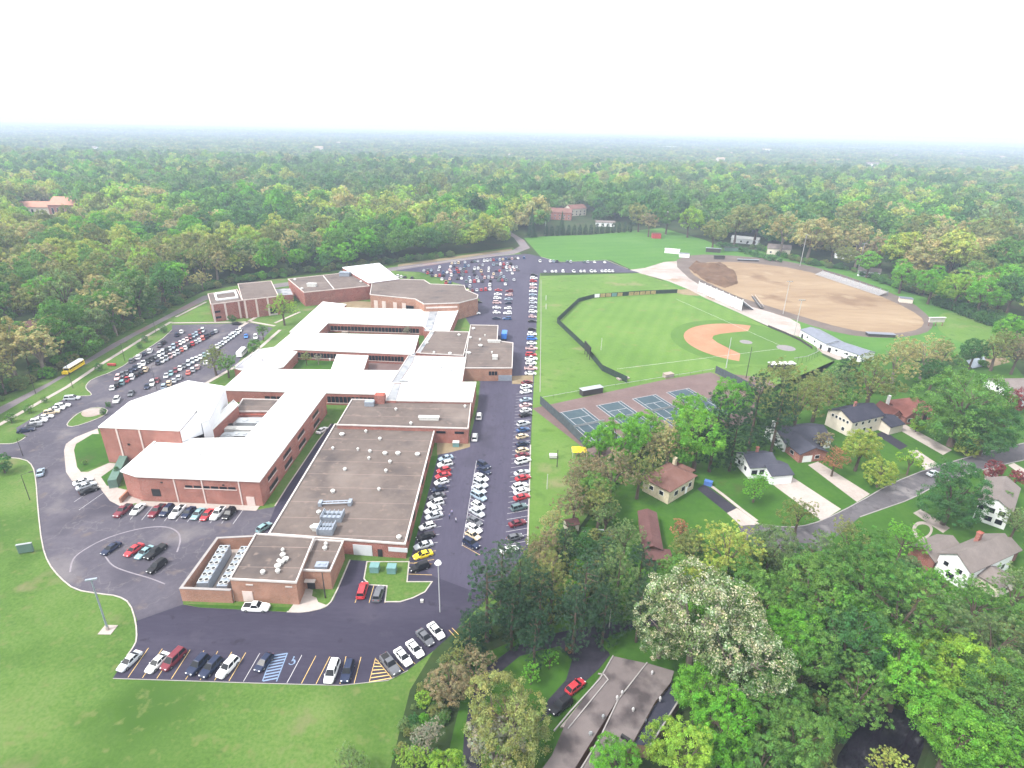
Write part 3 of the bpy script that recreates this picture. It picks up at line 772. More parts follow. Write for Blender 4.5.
def on_wall(parent, fr, s, w, z0, z1, mat, name, depth=.08, out=.04):
    A, d, n, L = fr
    c = A + d * s + n * (out + depth/2 - .06)
    return MB().obox(c, d, w, depth + .12, z0, z1).build(name, M[mat], parent)

def windows(parent, fr, spots, w, z0, z1, frame=True):
    for s in spots:
        f = on_wall(parent, fr, s, w + .16, z0 - .08, z1 + .08, 'pilaster', 'window', .03, .0)
        A, d, n, L = fr
    # panes join the frame as one lit piece of glass just proud of it
    for s in spots:
        on_wall(parent, fr, s, w, z0, z1, 'glass', 'window_pane', .03, .05)

def strip_windows(parent, fr, s0, s1, n, z0, z1):
    """a ribbon of n panes between posts, with a sill"""
    st = (s1 - s0) / n
    on_wall(parent, fr, (s0+s1)/2, s1 - s0 + .3, z0 - .25, z0 - .05, 'pilaster', 'window_sill', .12, .03)
    for i in range(n):
        on_wall(parent, fr, s0 + st*(i+.5), st*.84, z0, z1, 'glass', 'window_pane', .05, .02)

def dome_vent(parent, c, r=.6, z=4.0, mat='vent_white'):
    mb = MB()
    r = r * .8
    mb.tube((c.x, c.y, z-.2), (c.x, c.y, z+.35), r*.8, r*.8, 10)
    mb.tube((c.x, c.y, z+.35), (c.x, c.y, z+.55), r*1.15, r*1.15, 10)
    mb.tube((c.x, c.y, z+.55), (c.x, c.y, z+.85), r*1.15, r*.5, 10)
    return mb.build('roof_vent', M[mat], parent)

def unit(parent, c, lx, ly, z, h, mat='vent_white', ux=(1, 0), name='rooftop_unit'):
    mb = MB()
    mb.obox(c, ux, lx, ly, z-.2, z+h)
    mb.obox(c, ux, lx*1.06, ly*1.08, z+h-.14, z+h+.06)
    u2 = Vector((ux[0], ux[1])).normalized()
    for k in (-.25, .25):
        p = (c[0] + u2.x*k*lx, c[1] + u2.y*k*lx)
        mb.tube((p[0], p[1], z+h), (p[0], p[1], z+h+.22), min(lx, ly)*.26, n=10)
    return mb.build(name, M[mat], parent)

# boiler house and annex
zb = 6.1
w1 = wing([(256,534),(314,538),(296,582.5),(230,579)], zb, 'brick_orange', 'roof_brown')
w1b = wing([(315,540),(343,541.5),(330,571),(301,570)], 5.2, 'brick_orange', 'roof_brown')
fr = wall_frame((230,579), (296,582.5), zb)
on_wall(w1, fr, 3.2, 2.2, .2, 3.0, 'pilaster', 'door')
on_wall(w1, fr, 4.0, 1.5, 4.7, 5.0, 'coping', 'wall_light'); on_wall(w1, fr, 12.5, 1.5, 4.7, 5.0, 'coping', 'wall_light')
fr = wall_frame((301,570), (330,571), 5.2)
on_wall(w1b, fr, 1.8, 1.7, 0.1, 2.4, 'dark', 'door'); on_wall(w1b, fr, 1.8, 2.3, 2.5, 2.8, 'coping', 'canopy', .9, 0)
for p, r in (((283,556),.7),((286,560),.75),((282,563),.7),((279,562),.5),((278,567),.8),((283,551),.45),((278,572),.6),((263,573),.6)):
    dome_vent(w1, g(*p, zb), r, zb)
for p, r in (((326,545),.5),((325,549),.6)): dome_vent(w1b, g(*p, 5.2), r, 5.2)
unit(w1b, g(322, 566, 5.2), 2.6, 1.6, 5.2, .5, 'steel')

# mechanical yard with chillers
yard_wall = MB()
yp = G([(258,536),(217.5,538),(181,588),(231,590)], 3.4)
yard = empty('yard', yp[2]); bpy.data.objects.remove(yard)
wy = MB().strip([vec2(p) for p in yp], .5, 0, 3.4).build('yard_wall', M['brick_orange'], school)
MB().strip([vec2(p) for p in yp], .62, 3.4, 3.5).build('coping', M['coping_grey'], wy)
MB().sheet(yp + [g(230,579,zb)], .03).build('yard_floor', M['concrete'], wy)
def chiller(px_far, px_near, wid, label):
    a = g(*px_far, 3.0); b = g(*px_near, 3.0)
    d = vec2(b) - vec2(a); L = d.length; d.normalize(); n = Vector((-d.y, d.x))
    c = (vec2(a) + vec2(b))/2
    root = empty('chiller', (c.x, c.y, 0))
    tag(root, label, 'chiller', 'chillers in the walled yard')
    MB().obox(c, d, L, wid, .5, 3.0).build('cabinet', M['steel'], root)
    MB().obox(c, d, L*.98, wid*.8, .03, .5).build('base', M['dark'], root)
    k = max(4, int(L/1.7))
    for i in range(k):
        for s in (-.25, .25):
            q = vec2(a) + d*(L*(i+.5)/k) + n*s*wid
            f = MB().tube((q.x, q.y, 3.0), (q.x, q.y, 3.22), .52, n=10).build('fan', M['vent_white'], root)
            MB().tube((q.x, q.y, 3.2), (q.x, q.y, 3.235), .40, n=10).build('fan_grille', M['dark'], f)
chiller((225,545), (202,583), 2.4, 'long grey chiller with two rows of fans beside the yard wall')
chiller((246,546), (221.5,586), 2.2, 'second grey chiller tight against the boiler house')

# shop wing (large brown roof)
zs = 4.3
w2 = wing([(269,534),(405,544),(435,427.5),(335,424.5)], zs, 'brick', 'roof_brown', cw=.4)
fr = wall_frame((269,534), (405,544), zs)
def sAt(fr, px, z):
    p = vec2(g(*px, z)); return (p - fr[0]).dot(fr[1])
s0 = sAt(fr, (361, 548), 3)
on_wall(w2, fr, s0, 4.6, .1, 3.1, 'door_grey', 'garage_door')
on_wall(w2, fr, s0 + 4.2, 1.1, .1, 2.2, 'dark', 'door')
on_wall(w2, fr, s0 + 8.6, 4.6, 1.9, 3.1, 'door_grey', 'window')
fr = wall_frame((405,544), (435,427.5), zs)
for i in range(6): on_wall(w2, fr, 5 + i*8.2, 3.0, 2.2, 3.4, 'glass', 'window')
for p, r in (((342,435),.9),((366,432),.55),((382,428),.7),((380,439.5),.6),((358,450),.45),((333,449),.5),((345,470),.6),((370,452),.6),((369,459),.5),((385,454),.8),((398,454),.85),((417.5,455),.85),((386,471.5),.55),((390,462.5),.6),((379,490),.5),((333,492),.7),((319,513),.7),((313,528),.8),((399,538),.7)):
    dome_vent(w2, g(*p, zs), r, zs, 'vent_white')
for p, L, hh in (((335,505),7.5,.9),((333,518),5,1.3),((327,531),3.6,1.5)):
    c = g(*p, zs)
    mb = MB()
    if L > 7:
        for s in (-.5, .5): mb.tube((c.x-L/2, c.y+s, zs+.6), (c.x+L/2, c.y+s+.8, zs+.6), .18, n=6)
        for k in range(6): mb.tube((c.x-L/2+k*L/5, c.y-.5+.16*k, zs+.6), (c.x-L/2+k*L/5, c.y+.5+.16*k, zs+.6), .1, n=5)
        mb.box(c.x-L/2-.4, c.x-L/2+.5, c.y-.8, c.y+.8, zs-.2, zs+1.0); mb.box(c.x+L/2-.4, c.x+L/2+.5, c.y-.3, c.y+1.6, zs-.2, zs+1.0)
    else:
        mb.box(c.x-L/2, c.x+L/2, c.y-1.6, c.y-.5, zs-.2, zs+hh); mb.box(c.x-L/2, c.x+L/2, c.y+.5, c.y+1.6, zs-.2, zs+hh*.8)
        for k in range(5): mb.tube((c.x-L/2+.3+k*(L-.6)/4, c.y-1.8, zs+hh+.25), (c.x-L/2+.3+k*(L-.6)/4, c.y+1.8, zs+hh*.8+.25), .09, n=5)
        mb.box(c.x-L/2-.1, c.x-L/2+.1, c.y-1.8, c.y+1.8, zs+.2, zs+hh+.35); mb.box(c.x+L/2-.1, c.x+L/2+.1, c.y-1.8, c.y+1.8, zs+.2, zs+hh+.35)
    mb.build('rooftop_unit', M['steel'], w2)
unit(w2, g(316.5, 529, zs), 1.6, 1.6, zs, 1.0)

# brown roof north of it
z3 = 5.6
w3 = wing([(352,399.5),(471,402),(468,428.5),(337,424.8)], z3, 'brick', 'roof_brown')
fr = wall_frame((337,424.8), (468,428.5), z3)
for px in ((440.5,433),(459,433)): on_wall(w3, fr, sAt(fr, px, 4.2), 3.0, 3.6, 4.4, 'glass', 'window')
unit(w3, g(429, 419, z3), 6.5, 1.6, z3, .9)
for p in ((411,424),(396,410),(465,407)): dome_vent(w3, g(*p, z3), .55, z3)
c = g(380, 402, z3)                                       # brick chimney block
MB().box(c.x-1.6, c.x+1.8, c.y-1.4, c.y+1.6, z3-.3, z3+3.0).build('chimney', M['brick'], w3)
c = g(371, 405, z3); MB().box(c.x-2, c.x+1.2, c.y-1, c.y+1, z3-.3, z3+1.5).build('rooftop_unit', M['steel'], w3)

z4 = 6.2
w4 = wing([(389,383),(476,382.3),(472,402),(386,400.5)], z4, 'brick', 'roof_white')
w5 = wing([(408.5,356),(466,357.5),(462,381.5),(391,383)], 5.9, 'brick', 'roof_white')
w5b = wing([(409,356),(416,352),(413,362),(399,383),(390,383.3)], 6.0, 'brick', 'roof_dirty', coping=None)
w4b = wing([(394,383.5),(401,383.2),(396,401),(386,400.8)], 6.25, 'brick', 'roof_dirty', coping=None)
for p in ((404,381.5),): 
    c = g(*p, 6.0); MB().box(c.x-1.5, c.x+1.5, c.y-.7, c.y+.7, 5.6, 6.6).build('rooftop_unit', M['vent_grey'], w5)
for p in ((432,363),(441,368),(451,371),(432,360)): dome_vent(w5, g(*p, 5.9), .5, 5.9, 'vent_grey')
w6 = wing([(431,331),(469,332),(463.5,355.5),(416,353)], 5.7, 'brick', 'roof_brown')
for p, r in (((427,343.5),.8),((459,335.5),.8),((433,332.5),.7),((434,353),.6),((450,354),.9)): dome_vent(w6, g(*p, 5.7), r, 5.7)
w6b = wing([(431,331),(435,331.2),(420,353.4),(416,353)], 5.78, 'brick', 'roof_dirty', coping=None)
z7 = 5.7
w7 = wing([(470.6,325),(498,325.6),(497,340.8),(513,343),(512,368),(464,368)], z7, 'brick_orange', 'roof_brown')
fr = wall_frame((464,368), (512,368), z7)
for px in ((490,373.5),(493,373.5),(496,373.5)): on_wall(w7, fr, sAt(fr, px, 3.4), 1.0, 2.6, 4.2, 'glass', 'window')
on_wall(w7, fr, sAt(fr, (505,377), 1.2), 5.5, .1, 2.6, 'steel', 'loading_dock_door')
for p, r in (((473.5,329),1.0),((470,338),.9),((485,336),.4),((480,340),.6),((480.5,346),1.1),((469,353.5),1.0),((466.5,353),.6),((492,353),.5)): dome_vent(w7, g(*p, z7), r, z7)
unit(w7, g(494, 342, z7), 5.5, 1.3, z7, .8); unit(w7, g(495, 358.5, z7), 2.2, 2.2, z7, 1.3)

# classroom bars with white roofs and their courtyards
zc = 4.7
w8 = wing([(245,369.5),(401,371),(388,394.5),(222,390)], zc + .1, 'brick', 'roof_white', 'roof_white')
w9 = wing([(292,333),(418.5,335.8),(413.5,354.5),(273.5,348.5)], zc, 'brick', 'roof_white', 'roof_white')
w10 = wing([(234,368),(258,350),(274,347.5),(297,352),(283,367),(276,369),(246,371)], zc - .15, 'brick', 'roof_pale', 'roof_white')
w10b = wing([(337,355),(368,356),(363,371),(331,371)], zc - .1, 'brick', 'roof_white', 'roof_white')
w11 = wing([(323,302),(346,304.5),(317,334),(290,332)], zc + .05, 'brick', 'roof_white', 'roof_white')
w12 = wing([(342,308),(458,310.5),(449,331.5),(429,331),(423,326),(326,322.8)], zc + .2, 'brick', 'roof_white', 'roof_white')
w12b = wing([(430,309.5),(438,310),(432,331.5),(424,331)], zc + .26, 'brick', 'roof_dirty', None)
fr = wall_frame((326,322.8), (423,326), zc + .2); strip_windows(w12, fr, 2, fr[3]-2, 26, 1.2, 3.4)
fr = wall_frame((273.5,348.5), (413.5,354.5), zc); strip_windows(w9, fr, fr[3]*.17, fr[3]*.45, 12, 1.2, 3.4); strip_windows(w9, fr, fr[3]*.68, fr[3]*.93, 11, 1.2, 3.4)
fr = wall_frame((222,390), (388,394.5), zc + .1); strip_windows(w8, fr, fr[3]*.63, fr[3]*.97, 14, 1.0, 3.4); strip_windows(w8, fr, fr[3]*.25, fr[3]*.36, 3, 1.4, 2.8)
MB().sheet(G([(282,368),(297,352),(338,356),(332,369)]), .03).build('courtyard', M['lawn_yard'], school)
MB().sheet(G([(362,370),(368,356),(409,356),(402,371)]), .03).build('courtyard', M['court_red'], school)
MB().sheet(G([(314,335),(326,322),(425,326),(417,337)]), .03).build('courtyard', M['lawn_yard'], school)
MB().sheet(G([(334,309),(344,300),(372,302),(370,310)]), .03).build('courtyard', M['worn'], school)
for p, s in (((350,330),3.2),((366,329),2.4),((394,330.5),1.8),((345,331.5),1.5)):
    c = g(*p, 1.0); MB().box(c.x-s, c.x+s, c.y-.8, c.y+.8, 0, 1.0).build('planter', M['gravel'], school)
for p in ((331,313),(340,317),(323,326),(328,304)): dome_vent(w11, g(*p, zc), .55, zc, 'vent_grey')
for p in ((300,340),(350,343),(395,347),(330,360),(262,360),(294,378),(345,382),(377,376),(382,388)): dome_vent(w9, g(*p, zc), .4, zc, 'vent_white')

# far gymnasium group
w13 = wing([(372,283),(392,279),(424,280),(430,284),(464,285.3),(466,290),(478,295),(477,298.5),(459,303),(424,304),(415,299),(370,294.5)], 9.0, 'brick_orange', 'roof_brown')
fr = wall_frame((424,304), (459,303), 9.0); on_wall(w13, fr, fr[3]*.5, fr[3]*.9, 6.5, 7.4, 'pilaster', 'wall_band')
fr = wall_frame((370,294.5), (415,299), 9.0)
for k in (.12, .3, .55, .75): on_wall(w13, fr, fr[3]*k, 2.2, 1.0, 6.0, 'pilaster', 'pilaster')
on_wall(w13, fr, fr[3]*.88, 4.5, 3.0, 5.0, 'glass', 'window')
w14 = wing([(288,279),(354,272),(369.5,286),(304,292.5)], 8.0, 'brick', 'roof_brown', 'pilaster')
for p, r in (((295,280),1.0),((302,289),1.0),((361,282),1.0)): dome_vent(w14, g(*p, 8), r, 8)
unit(w14, g(312,286,8), 5, 3, 8, 1.5, 'vent_white'); unit(w14, g(345,275.5,8), 6, 4, 8, 2.2, 'steel'); unit(w14, g(352,274,8), 3, 3, 8, 1.5, 'vent_white')
a_, b_ = g(323,275.5,8), g(334,289,8)
MB().strip([vec2(a_), vec2(b_)], .5, 7.9, 8.15).build('roof_divider', M['coping'], w14)
w15 = wing([(342.5,267.5),(379,263.3),(399,279),(369,283)], 9.4, 'brick', 'roof_white', 'white_metal')
w16 = wing([(208,294),(237,289.4),(242.5,300.5),(211,304.5)], 9.3, 'brick', 'roof_brown', 'pilaster')
w17 = wing([(238,284),(271,281),(278.5,296.3),(242.5,300.3)], 9.9, 'brick', 'roof_brown', 'pilaster')
rim = [vec2(g(*p, 9.3)) for p in ((215,294.5),(235,291.5),(237.5,298),(217,300.5))]
MB().strip(rim, .9, 9.2, 10.0, closed=True).build('roof_screen', M['white_paint'], w16)
fr = wall_frame((211,304.5), (242.5,300.4), 9.3)
for k in (.03, .42, .86): on_wall(w16, fr, fr[3]*k, .9, .1, 9.0, 'pilaster', 'pilaster', .3)
for zz in (1.6, 4.6): on_wall(w16, fr, fr[3]*.16, 2.6, zz, zz + 1.1, 'glass', 'window')
fr = wall_frame((242.5,300.3), (278.5,296.3), 9.9)
for k in (.05, .36, .68): on_wall(w17, fr, fr[3]*k, .9, .1, 9.6, 'pilaster', 'pilaster', .3)
on_wall(w17, fr, fr[3]*.80, 3.5, 1.0, 4.0, 'glass', 'window'); on_wall(w17, fr, fr[3]*.80, 3.9, .1, .9, 'coping', 'door_step')
wing([(275,289),(290,288),(293,294.5),(278,295.5)], 5.0, 'brick', 'roof_dirty', None)

# front block: hall and white roofed U
z16 = 12.0
w18 = wing([(99,427),(130,402),(160,391.5),(197,409.5),(179,430.5)], z16, 'brick_pink', 'roof_white', 'roof_white')
w19 = wing([(159,391.5),(188,381.2),(225,387),(209,419.5),(201.5,422.5),(197,409.5)], z16 - .15, 'white_metal', 'roof_white', 'roof_white')
MB().prism(ccw([vec2(p) for p in G([(179.5,431),(197,410.5),(201,423)], z16-.4)]), 7.9, z16-.45).build('metal_facade', M['white_metal'], w18)
fr = wall_frame((99,427), (179,430.5), z16)
for px in ((114,429),(137,430)): on_wall(w18, fr, sAt(fr, px, z16), .5, .1, 11.6, 'pilaster', 'pilaster', .12)
on_wall(w18, fr, sAt(fr, (126,445), 7), .7, 6.3, 6.9, 'dark', 'wall_vent')
z17 = 7.9
w20 = wing([(122,471),(137,476),(259,481),(325,393),(287.5,391.5),(246,438.5),(157,440)], z17, 'brick_pink', 'roof_white', 'roof_white', cw=.7)
fr = wall_frame((137,476), (259,481), z17)
for px in ((173,477.5),(201,478.5),(238,480.2)): on_wall(w20, fr, sAt(fr, px, z17), .35, .1, 7.5, 'pilaster', 'pilaster', .1)
s0 = sAt(fr, (184,487), 5.2); s1 = sAt(fr, (236,489), 5.2)
strip_windows(w20, fr, s0, s1, 6, 4.9, 5.6)
on_wall(w20, fr, sAt(fr, (157,493), 2.6), 2.3, 1.8, 4.0, 'dark', 'door_recess')
on_wall(w20, fr, sAt(fr, (251,501), 1.4), 2.2, .1, 2.8, 'pilaster', 'door')
for px in ((165,480),(224,485)): on_wall(w20, fr, sAt(fr, px, 6), .5, 6.0, 6.4, 'dark', 'wall_light')
fr = wall_frame((259,481), (325,393), z17)
for k in (.14, .34, .55, .8):
    strip_windows(w20, fr, fr[3]*k - 3, fr[3]*k + 3, 4, 4.6, 5.8); strip_windows(w20, fr, fr[3]*k - 3, fr[3]*k + 3, 4, 1.2, 2.6)
for p in ((200,455),(233,455),(268,440),(298,402),(170,460)): dome_vent(w20, g(*p, z17), .45, z17)
# the inner court of the U: low roofs, ducts and units
w21 = wing([(243,399),(281,400),(270,411.5),(235,411.5)], 5.0, 'brick', 'roof_brown', 'coping')
w22 = wing([(233.5,400.5),(238,405),(211.5,430.5),(208,424)], 7.6, 'brick', 'roof_white', 'roof_white')
w23 = wing([(222,418),(266,416),(250,437),(205,438)], 3.6, 'brick', 'roof_dirty', None)
unit(w23, g(252,420.5,4.8), 9, 3.5, 3.6, 1.2, 'vent_grey'); unit(w23, g(246,428,4.4), 14, 2.2, 3.6, .8, 'vent_white'); unit(w23, g(241,434.5,4.8), 5, 2.6, 3.6, 1.4, 'vent_grey'); unit(w23, g(229,434.5,4.8), 4, 3, 3.6, 1.2, 'vent_grey'); unit(w23, g(224,425,4.2), 5, 1.8, 3.6, .7, 'dark'); unit(w23, g(213,434,3.9), 2, 9, 3.6, .4, 'roof_brown', ux=(.8,.6))
MB().prism(ccw([vec2(p) for p in G([(236,412),(270,412),(269,415),(236,415)], 4.2)]), 0, 4.2).build('inner_wall', M['brick'], w21)
# entrance ramp walls beside the hall
a_, b_ = g(137,486), g(121,503)
MB().strip([vec2(a_), vec2(b_)], .5, 0, 1.5).build('ramp_wall', M['brick_orange'], school)
MB().strip([vec2(g(126,462)), vec2(g(114,488))], 2.2, 0, 2.6).build('entrance_canopy', M['green_box'], school)
# ------------------------------------------------------------------ houses
def frame3(pL, pF, pR, z):
    A, B, C = vec2(g(*pL, z)), vec2(g(*pF, z)), vec2(g(*pR, z))
    u = C - B; v = A - B
    ang = (math.atan2(u.y, u.x) + math.atan2(v.y, v.x) - math.pi/2) / 2
    ux = Vector((math.cos(ang), math.sin(ang))); vy = Vector((-ux.y, ux.x))
    Lu = u.dot(ux); Lv = v.dot(vy)
    return B, ux, vy, Lu, Lv, ang

def roof_shape(mb, x0, x1, y0, y1, ze, kind, axis, rise, ov=.45, th=.18):
    """pitched roof over a rectangle: hip, gable or shed; with thickness"""
    X0, X1, Y0, Y1 = x0-ov, x1+ov, y0-ov, y1+ov
    if axis == 'y':                                        # ridge along y
        T = lambda x, y, z: (y, x, z); a0, a1, b0, b1 = Y0, Y1, X0, X1
    else:
        T = lambda x, y, z: (x, y, z); a0, a1, b0, b1 = X0, X1, Y0, Y1
    bm = (b0+b1)/2; inset = min((b1-b0)/2, (a1-a0)/2*.98) if kind == 'hip' else 0.0
    drop = rise * ov / ((b1-b0)/2)
    zl = ze - drop*.3
    pts = [(a0,b0,zl),(a1,b0,zl),(a1,b1,zl),(a0,b1,zl),(a0+inset,bm,ze+rise),(a1-inset,bm,ze+rise)]
    top = [(0,1,5,4),(2,3,4,5)] + ([(3,0,4),(1,2,5)] if kind == 'hip' else [])
    up = [T(a,b,c+th) for a,b,c in pts]; lo = [T(a,b,c) for a,b,c in pts]
    mb.add(up, top)
    mb.add(lo, [f[::-1] for f in top])
    edge = [(0,1),(1,2),(2,3),(3,0)] if kind == 'hip' else [(0,1),(1,5),(5,2),(2,3),(3,4),(4,0)]
    for i, j in edge:
        mb.add([lo[i], lo[j], up[j], up[i]], [(0,1,2,3)])

def wall_shape(mb, x0, x1, y0, y1, ze, kind, axis, rise):
    mb.box(x0, x1, y0, y1, 0, ze)
    if kind == 'gable':
        if axis == 'y':
            xm = (x0+x1)/2
            for y in (y0, y1): mb.add([(x0,y,ze),(x1,y,ze),(xm,y,ze+rise)], [(0,1,2)])
        else:
            ym = (y0+y1)/2
            for x in (x0, x1): mb.add([(x,y0,ze),(x,y1,ze),(x,ym,ze+rise)], [(0,1,2)])

def face_box(face, R, pos, w, z0, z1, out):
    x0, x1, y0, y1 = R
    mb = MB()
    if face == 'S': mb.box(pos-w/2, pos+w/2, y0-out, y0+.05, z0, z1)
    if face == 'N': mb.box(pos-w/2, pos+w/2, y1-.05, y1+out, z0, z1)
    if face == 'W': mb.box(x0-out, x0+.05, pos-w/2, pos+w/2, z0, z1)
    if face == 'E': mb.box(x1-.05, x1+out, pos-w/2, pos+w/2, z0, z1)
    return mb

def house(name, label, base, ang, vols, wins=(), doors=(), chimneys=(), wall='white_paint', roof='shingle_blue', cat='house', group=None):
    root = empty(name, (base.x, base.y, 0), ang)
    tag(root, label, cat, group)
    for v in vols:
        R = v['r']; ze = v['z']; kind = v.get('kind', 'gable'); ax_ = v.get('axis', 'x'); rise = v.get('rise', 2.0)
        mb = MB(); wall_shape(mb, *R, ze, kind, ax_, rise)
        v['w'] = mb.build('wall', M[v.get('wall', wall)], root, world=False)
        mb = MB(); roof_shape(mb, *R, ze, kind, ax_, rise, v.get('ov', .45))
        v['ro'] = mb.build('roof', M[v.get('roof', roof)], root, world=False)
    for vi, face, pos, w, z0, z1 in wins:
        R = vols[vi]['r']
        f = face_box(face, R, pos, w+.24, z0-.12, z1+.12, .05).build('window', M['white_paint'], root, world=False)
        face_box(face, R, pos, w, z0, z1, .08).build('pane', M['glass'], f, world=False)
    for vi, face, pos, w, z1, mat, nm in doors:
        face_box(face, vols[vi]['r'], pos, w, .05, z1, .07).build(nm, M[mat], root, world=False)
    for x, y, zt, s, mat in chimneys:
        mb = MB(); mb.box(x-s/2, x+s/2, y-s*.35, y+s*.35, 1.0, zt); mb.box(x-s*.6, x+s*.6, y-s*.45, y+s*.45, zt, zt+.15)
        mb.build('chimney', M[mat], root, world=False)
    return root

# brown hip-roofed house
B, ux, vy, Lu, Lv, an = frame3((641,477.5), (670,492.5), (698,476), 4.4)
ov = .5
house('hipped_house', 'beige stone house with a brown hipped roof and small chimney', Vector((B.x, B.y, 0)), an,
      [dict(r=(ov, Lu-ov, ov, Lv-ov), z=4.4, kind='hip', axis='x' if Lu > Lv else 'y', rise=2.4, ov=ov),
       dict(r=(Lu-ov-.3, Lu+3.2, Lv*.35, Lv-1.0), z=3.4, kind='hip', axis='x', rise=1.5)],
      wins=[(0,'S',Lu*.3,1.6,1.6,3.0),(0,'S',Lu*.55,1.6,1.6,3.0),(0,'S',Lu*.8,1.3,1.6,3.0),(0,'W',Lv*.3,1.3,1.9,3.1),(0,'W',Lv*.65,1.3,1.9,3.1)],
      doors=[(0,'S',Lu*.68,1.0,2.2,'white_paint','door'),(1,'S',Lu+1.4,2.6,2.3,'white_paint','garage_door')],
      chimneys=[(Lu-1.0, Lv*.75, 7.2, 1.1, 'stone_beige')], wall='stone_beige', roof='shingle_brown')

# white house with blue-grey roof
B, ux, vy, Lu, Lv, an = frame3((734,452.5), (750,468.5), (780,467), 3.8)
house('white_house', 'white house with a blue grey roof beside the dark spruces', Vector((B.x, B.y, 0)), an,
      [dict(r=(.4, Lu-.4, .4, Lv-.4), z=3.8, kind='gable', axis='x', rise=2.0),
       dict(r=(Lu-4.2, Lu+2.4, -3.4, Lv*.45), z=3.0, kind='gable', axis='x', rise=1.2, ov=.35)],
      wins=[(0,'W',Lv*.3,1.2,1.5,2.8),(0,'W',Lv*.7,1.2,1.5,2.8),(0,'S',Lu*.2,1.8,1.3,2.8),(0,'S',Lu*.45,1.4,1.3,2.8)],
      doors=[(1,'S',Lu-.3,4.4,2.3,'white_paint','garage_door'),(0,'S',Lu*.62,1.0,2.2,'shingle_red','door')],
      chimneys=[(Lu*.62, Lv*.75, 6.6, .8, 'brick_pink')], wall='white_paint', roof='shingle_blue')

# brick ranch
B, ux, vy, Lu, Lv, an = frame3((788,436), (800,455), (820,448), 3.1)
house('ranch_house', 'brick ranch house with a blue grey roof and white left gable', Vector((B.x, B.y, 0)), an,
      [dict(r=(.4, Lu+.6, .4, Lv-.4), z=3.1, kind='gable', axis='y', rise=2.0, wall='brick_pink'),
       dict(r=(-.2, Lu+7.5, Lv*.62, Lv+6.5), z=3.3, kind='gable', axis='x', rise=2.3, wall='white_paint')],
      wins=[(0,'S',Lu*.72,1.4,1.1,2.2),(0,'W',Lv*.35,1.6,1.2,2.3),(1,'W',Lv*1.0,1.4,1.3,2.5),(1,'S',Lu+3.5,2.2,1.2,2.5)],
      doors=[(0,'S',Lu*.35,3.2,2.3,'white_paint','garage_door'),(1,'S',Lu+1.6,1.0,2.1,'dark','door')],
      chimneys=[(1.0, Lv+4.5, 6.4, 1.0, 'white_paint')], roof='shingle_blue')

# cream two-storey house
B, ux, vy, Lu, Lv, an = frame3((828,410), (853,423), (883,414.5), 5.6)
house('cream_house', 'cream two storey house with dark roof and a row of gable windows', Vector((B.x, B.y, 0)), an,
      [dict(r=(.3, Lu-.3, .3, Lv-.3), z=5.6, kind='gable', axis='x', rise=2.4),
       dict(r=(Lu-1.0, Lu+5.5, -3.6, Lv*.45), z=3.0, kind='gable', axis='x', rise=1.4)],
      wins=[(0,'W',Lv*k,.8,4.4,5.3) for k in (.2,.34,.48,.62,.76)] + [(0,'S',Lu*k,1.0,3.9,5.0) for k in (.15,.35,.55,.75)] + [(0,'S',Lu*k,1.2,1.2,2.4) for k in (.2,.45)] + [(0,'W',Lv*.3,1.0,1.2,2.4)],
      doors=[(1,'S',Lu+2.4,4.6,2.2,'cream','garage_door'),(0,'S',Lu*.66,1.0,2.1,'dark','door')],
      chimneys=[(Lu*.5, Lv*.6, 9.2, .9, 'brick_pink')], wall='cream', roof='shingle_dark')

# red-roofed house
B, ux, vy, Lu, Lv, an = frame3((892,400), (911,414), (931,406), 3.4)
house('red_roof_house', 'brick house with steep red brown gables beside the big green tree', Vector((B.x, B.y, 0)), an,
      [dict(r=(.3, Lu-.3, .3, Lv-.3), z=3.4, kind='hip', axis='x', rise=3.2),
       dict(r=(-3.4, Lu*.35, -1.2, Lv*.5), z=3.0, kind='gable', axis='y', rise=2.6),
       dict(r=(-8.0, -3.2, .6, Lv*.72), z=2.8, kind='gable', axis='y', rise=2.4)],
      wins=[(1,'S',-1.2,1.8,1.0,2.2),(2,'S',-5.6,1.4,1.1,2.6),(0,'S',Lu*.72,1.8,1.2,2.6)],
      doors=[(0,'S',Lu*.5,3.4,2.2,'dark','garage_door')], chimneys=[(-2.6, Lv*.7, 7.2, 1.0, 'white_paint')], wall='brick_pink', roof='shingle_red')

# grey-roofed house lower right
B, ux, vy, Lu, Lv, an = frame3((941,552), (971,574), (1001,543), 5.2)
house('grey_roof_house', 'brick house with a broad grey shingle roof and white gable', Vector((B.x, B.y, 0)), an,
      [dict(r=(.4, Lu-.4, .4, Lv-.4), z=5.2, kind='gable', axis='x', rise=2.7, wall='white_paint'),
       dict(r=(-.3, Lu*.55, Lv-.2, Lv+5.6), z=3.2, kind='gable', axis='x', rise=1.9, wall='brick'),
       dict(r=(Lu-.6, Lu+4.8, Lv*.2, Lv*.9), z=3.2, kind='gable', axis='x', rise=1.6, wall='brick_dark'),
       dict(r=(Lu*.25, Lu*.6, -4.2, .6), z=3.0, kind='gable', axis='y', rise=1.5, wall='cream')],
      wins=[(0,'W',Lv*.3,1.0,3.4,4.5),(0,'W',Lv*.7,1.0,3.4,4.5),(0,'S',Lu*.8,1.2,1.3,2.6),(3,'S',Lu*.42,1.2,1.2,2.2),(0,'W',Lv*.5,1.6,1.0,2.4)],
      doors=[(0,'S',Lu*.12,1.0,2.2,'dark','door')], chimneys=[(Lu*.62, Lv*.75, 9.0, 1.2, 'brick')], roof='shingle_grey')

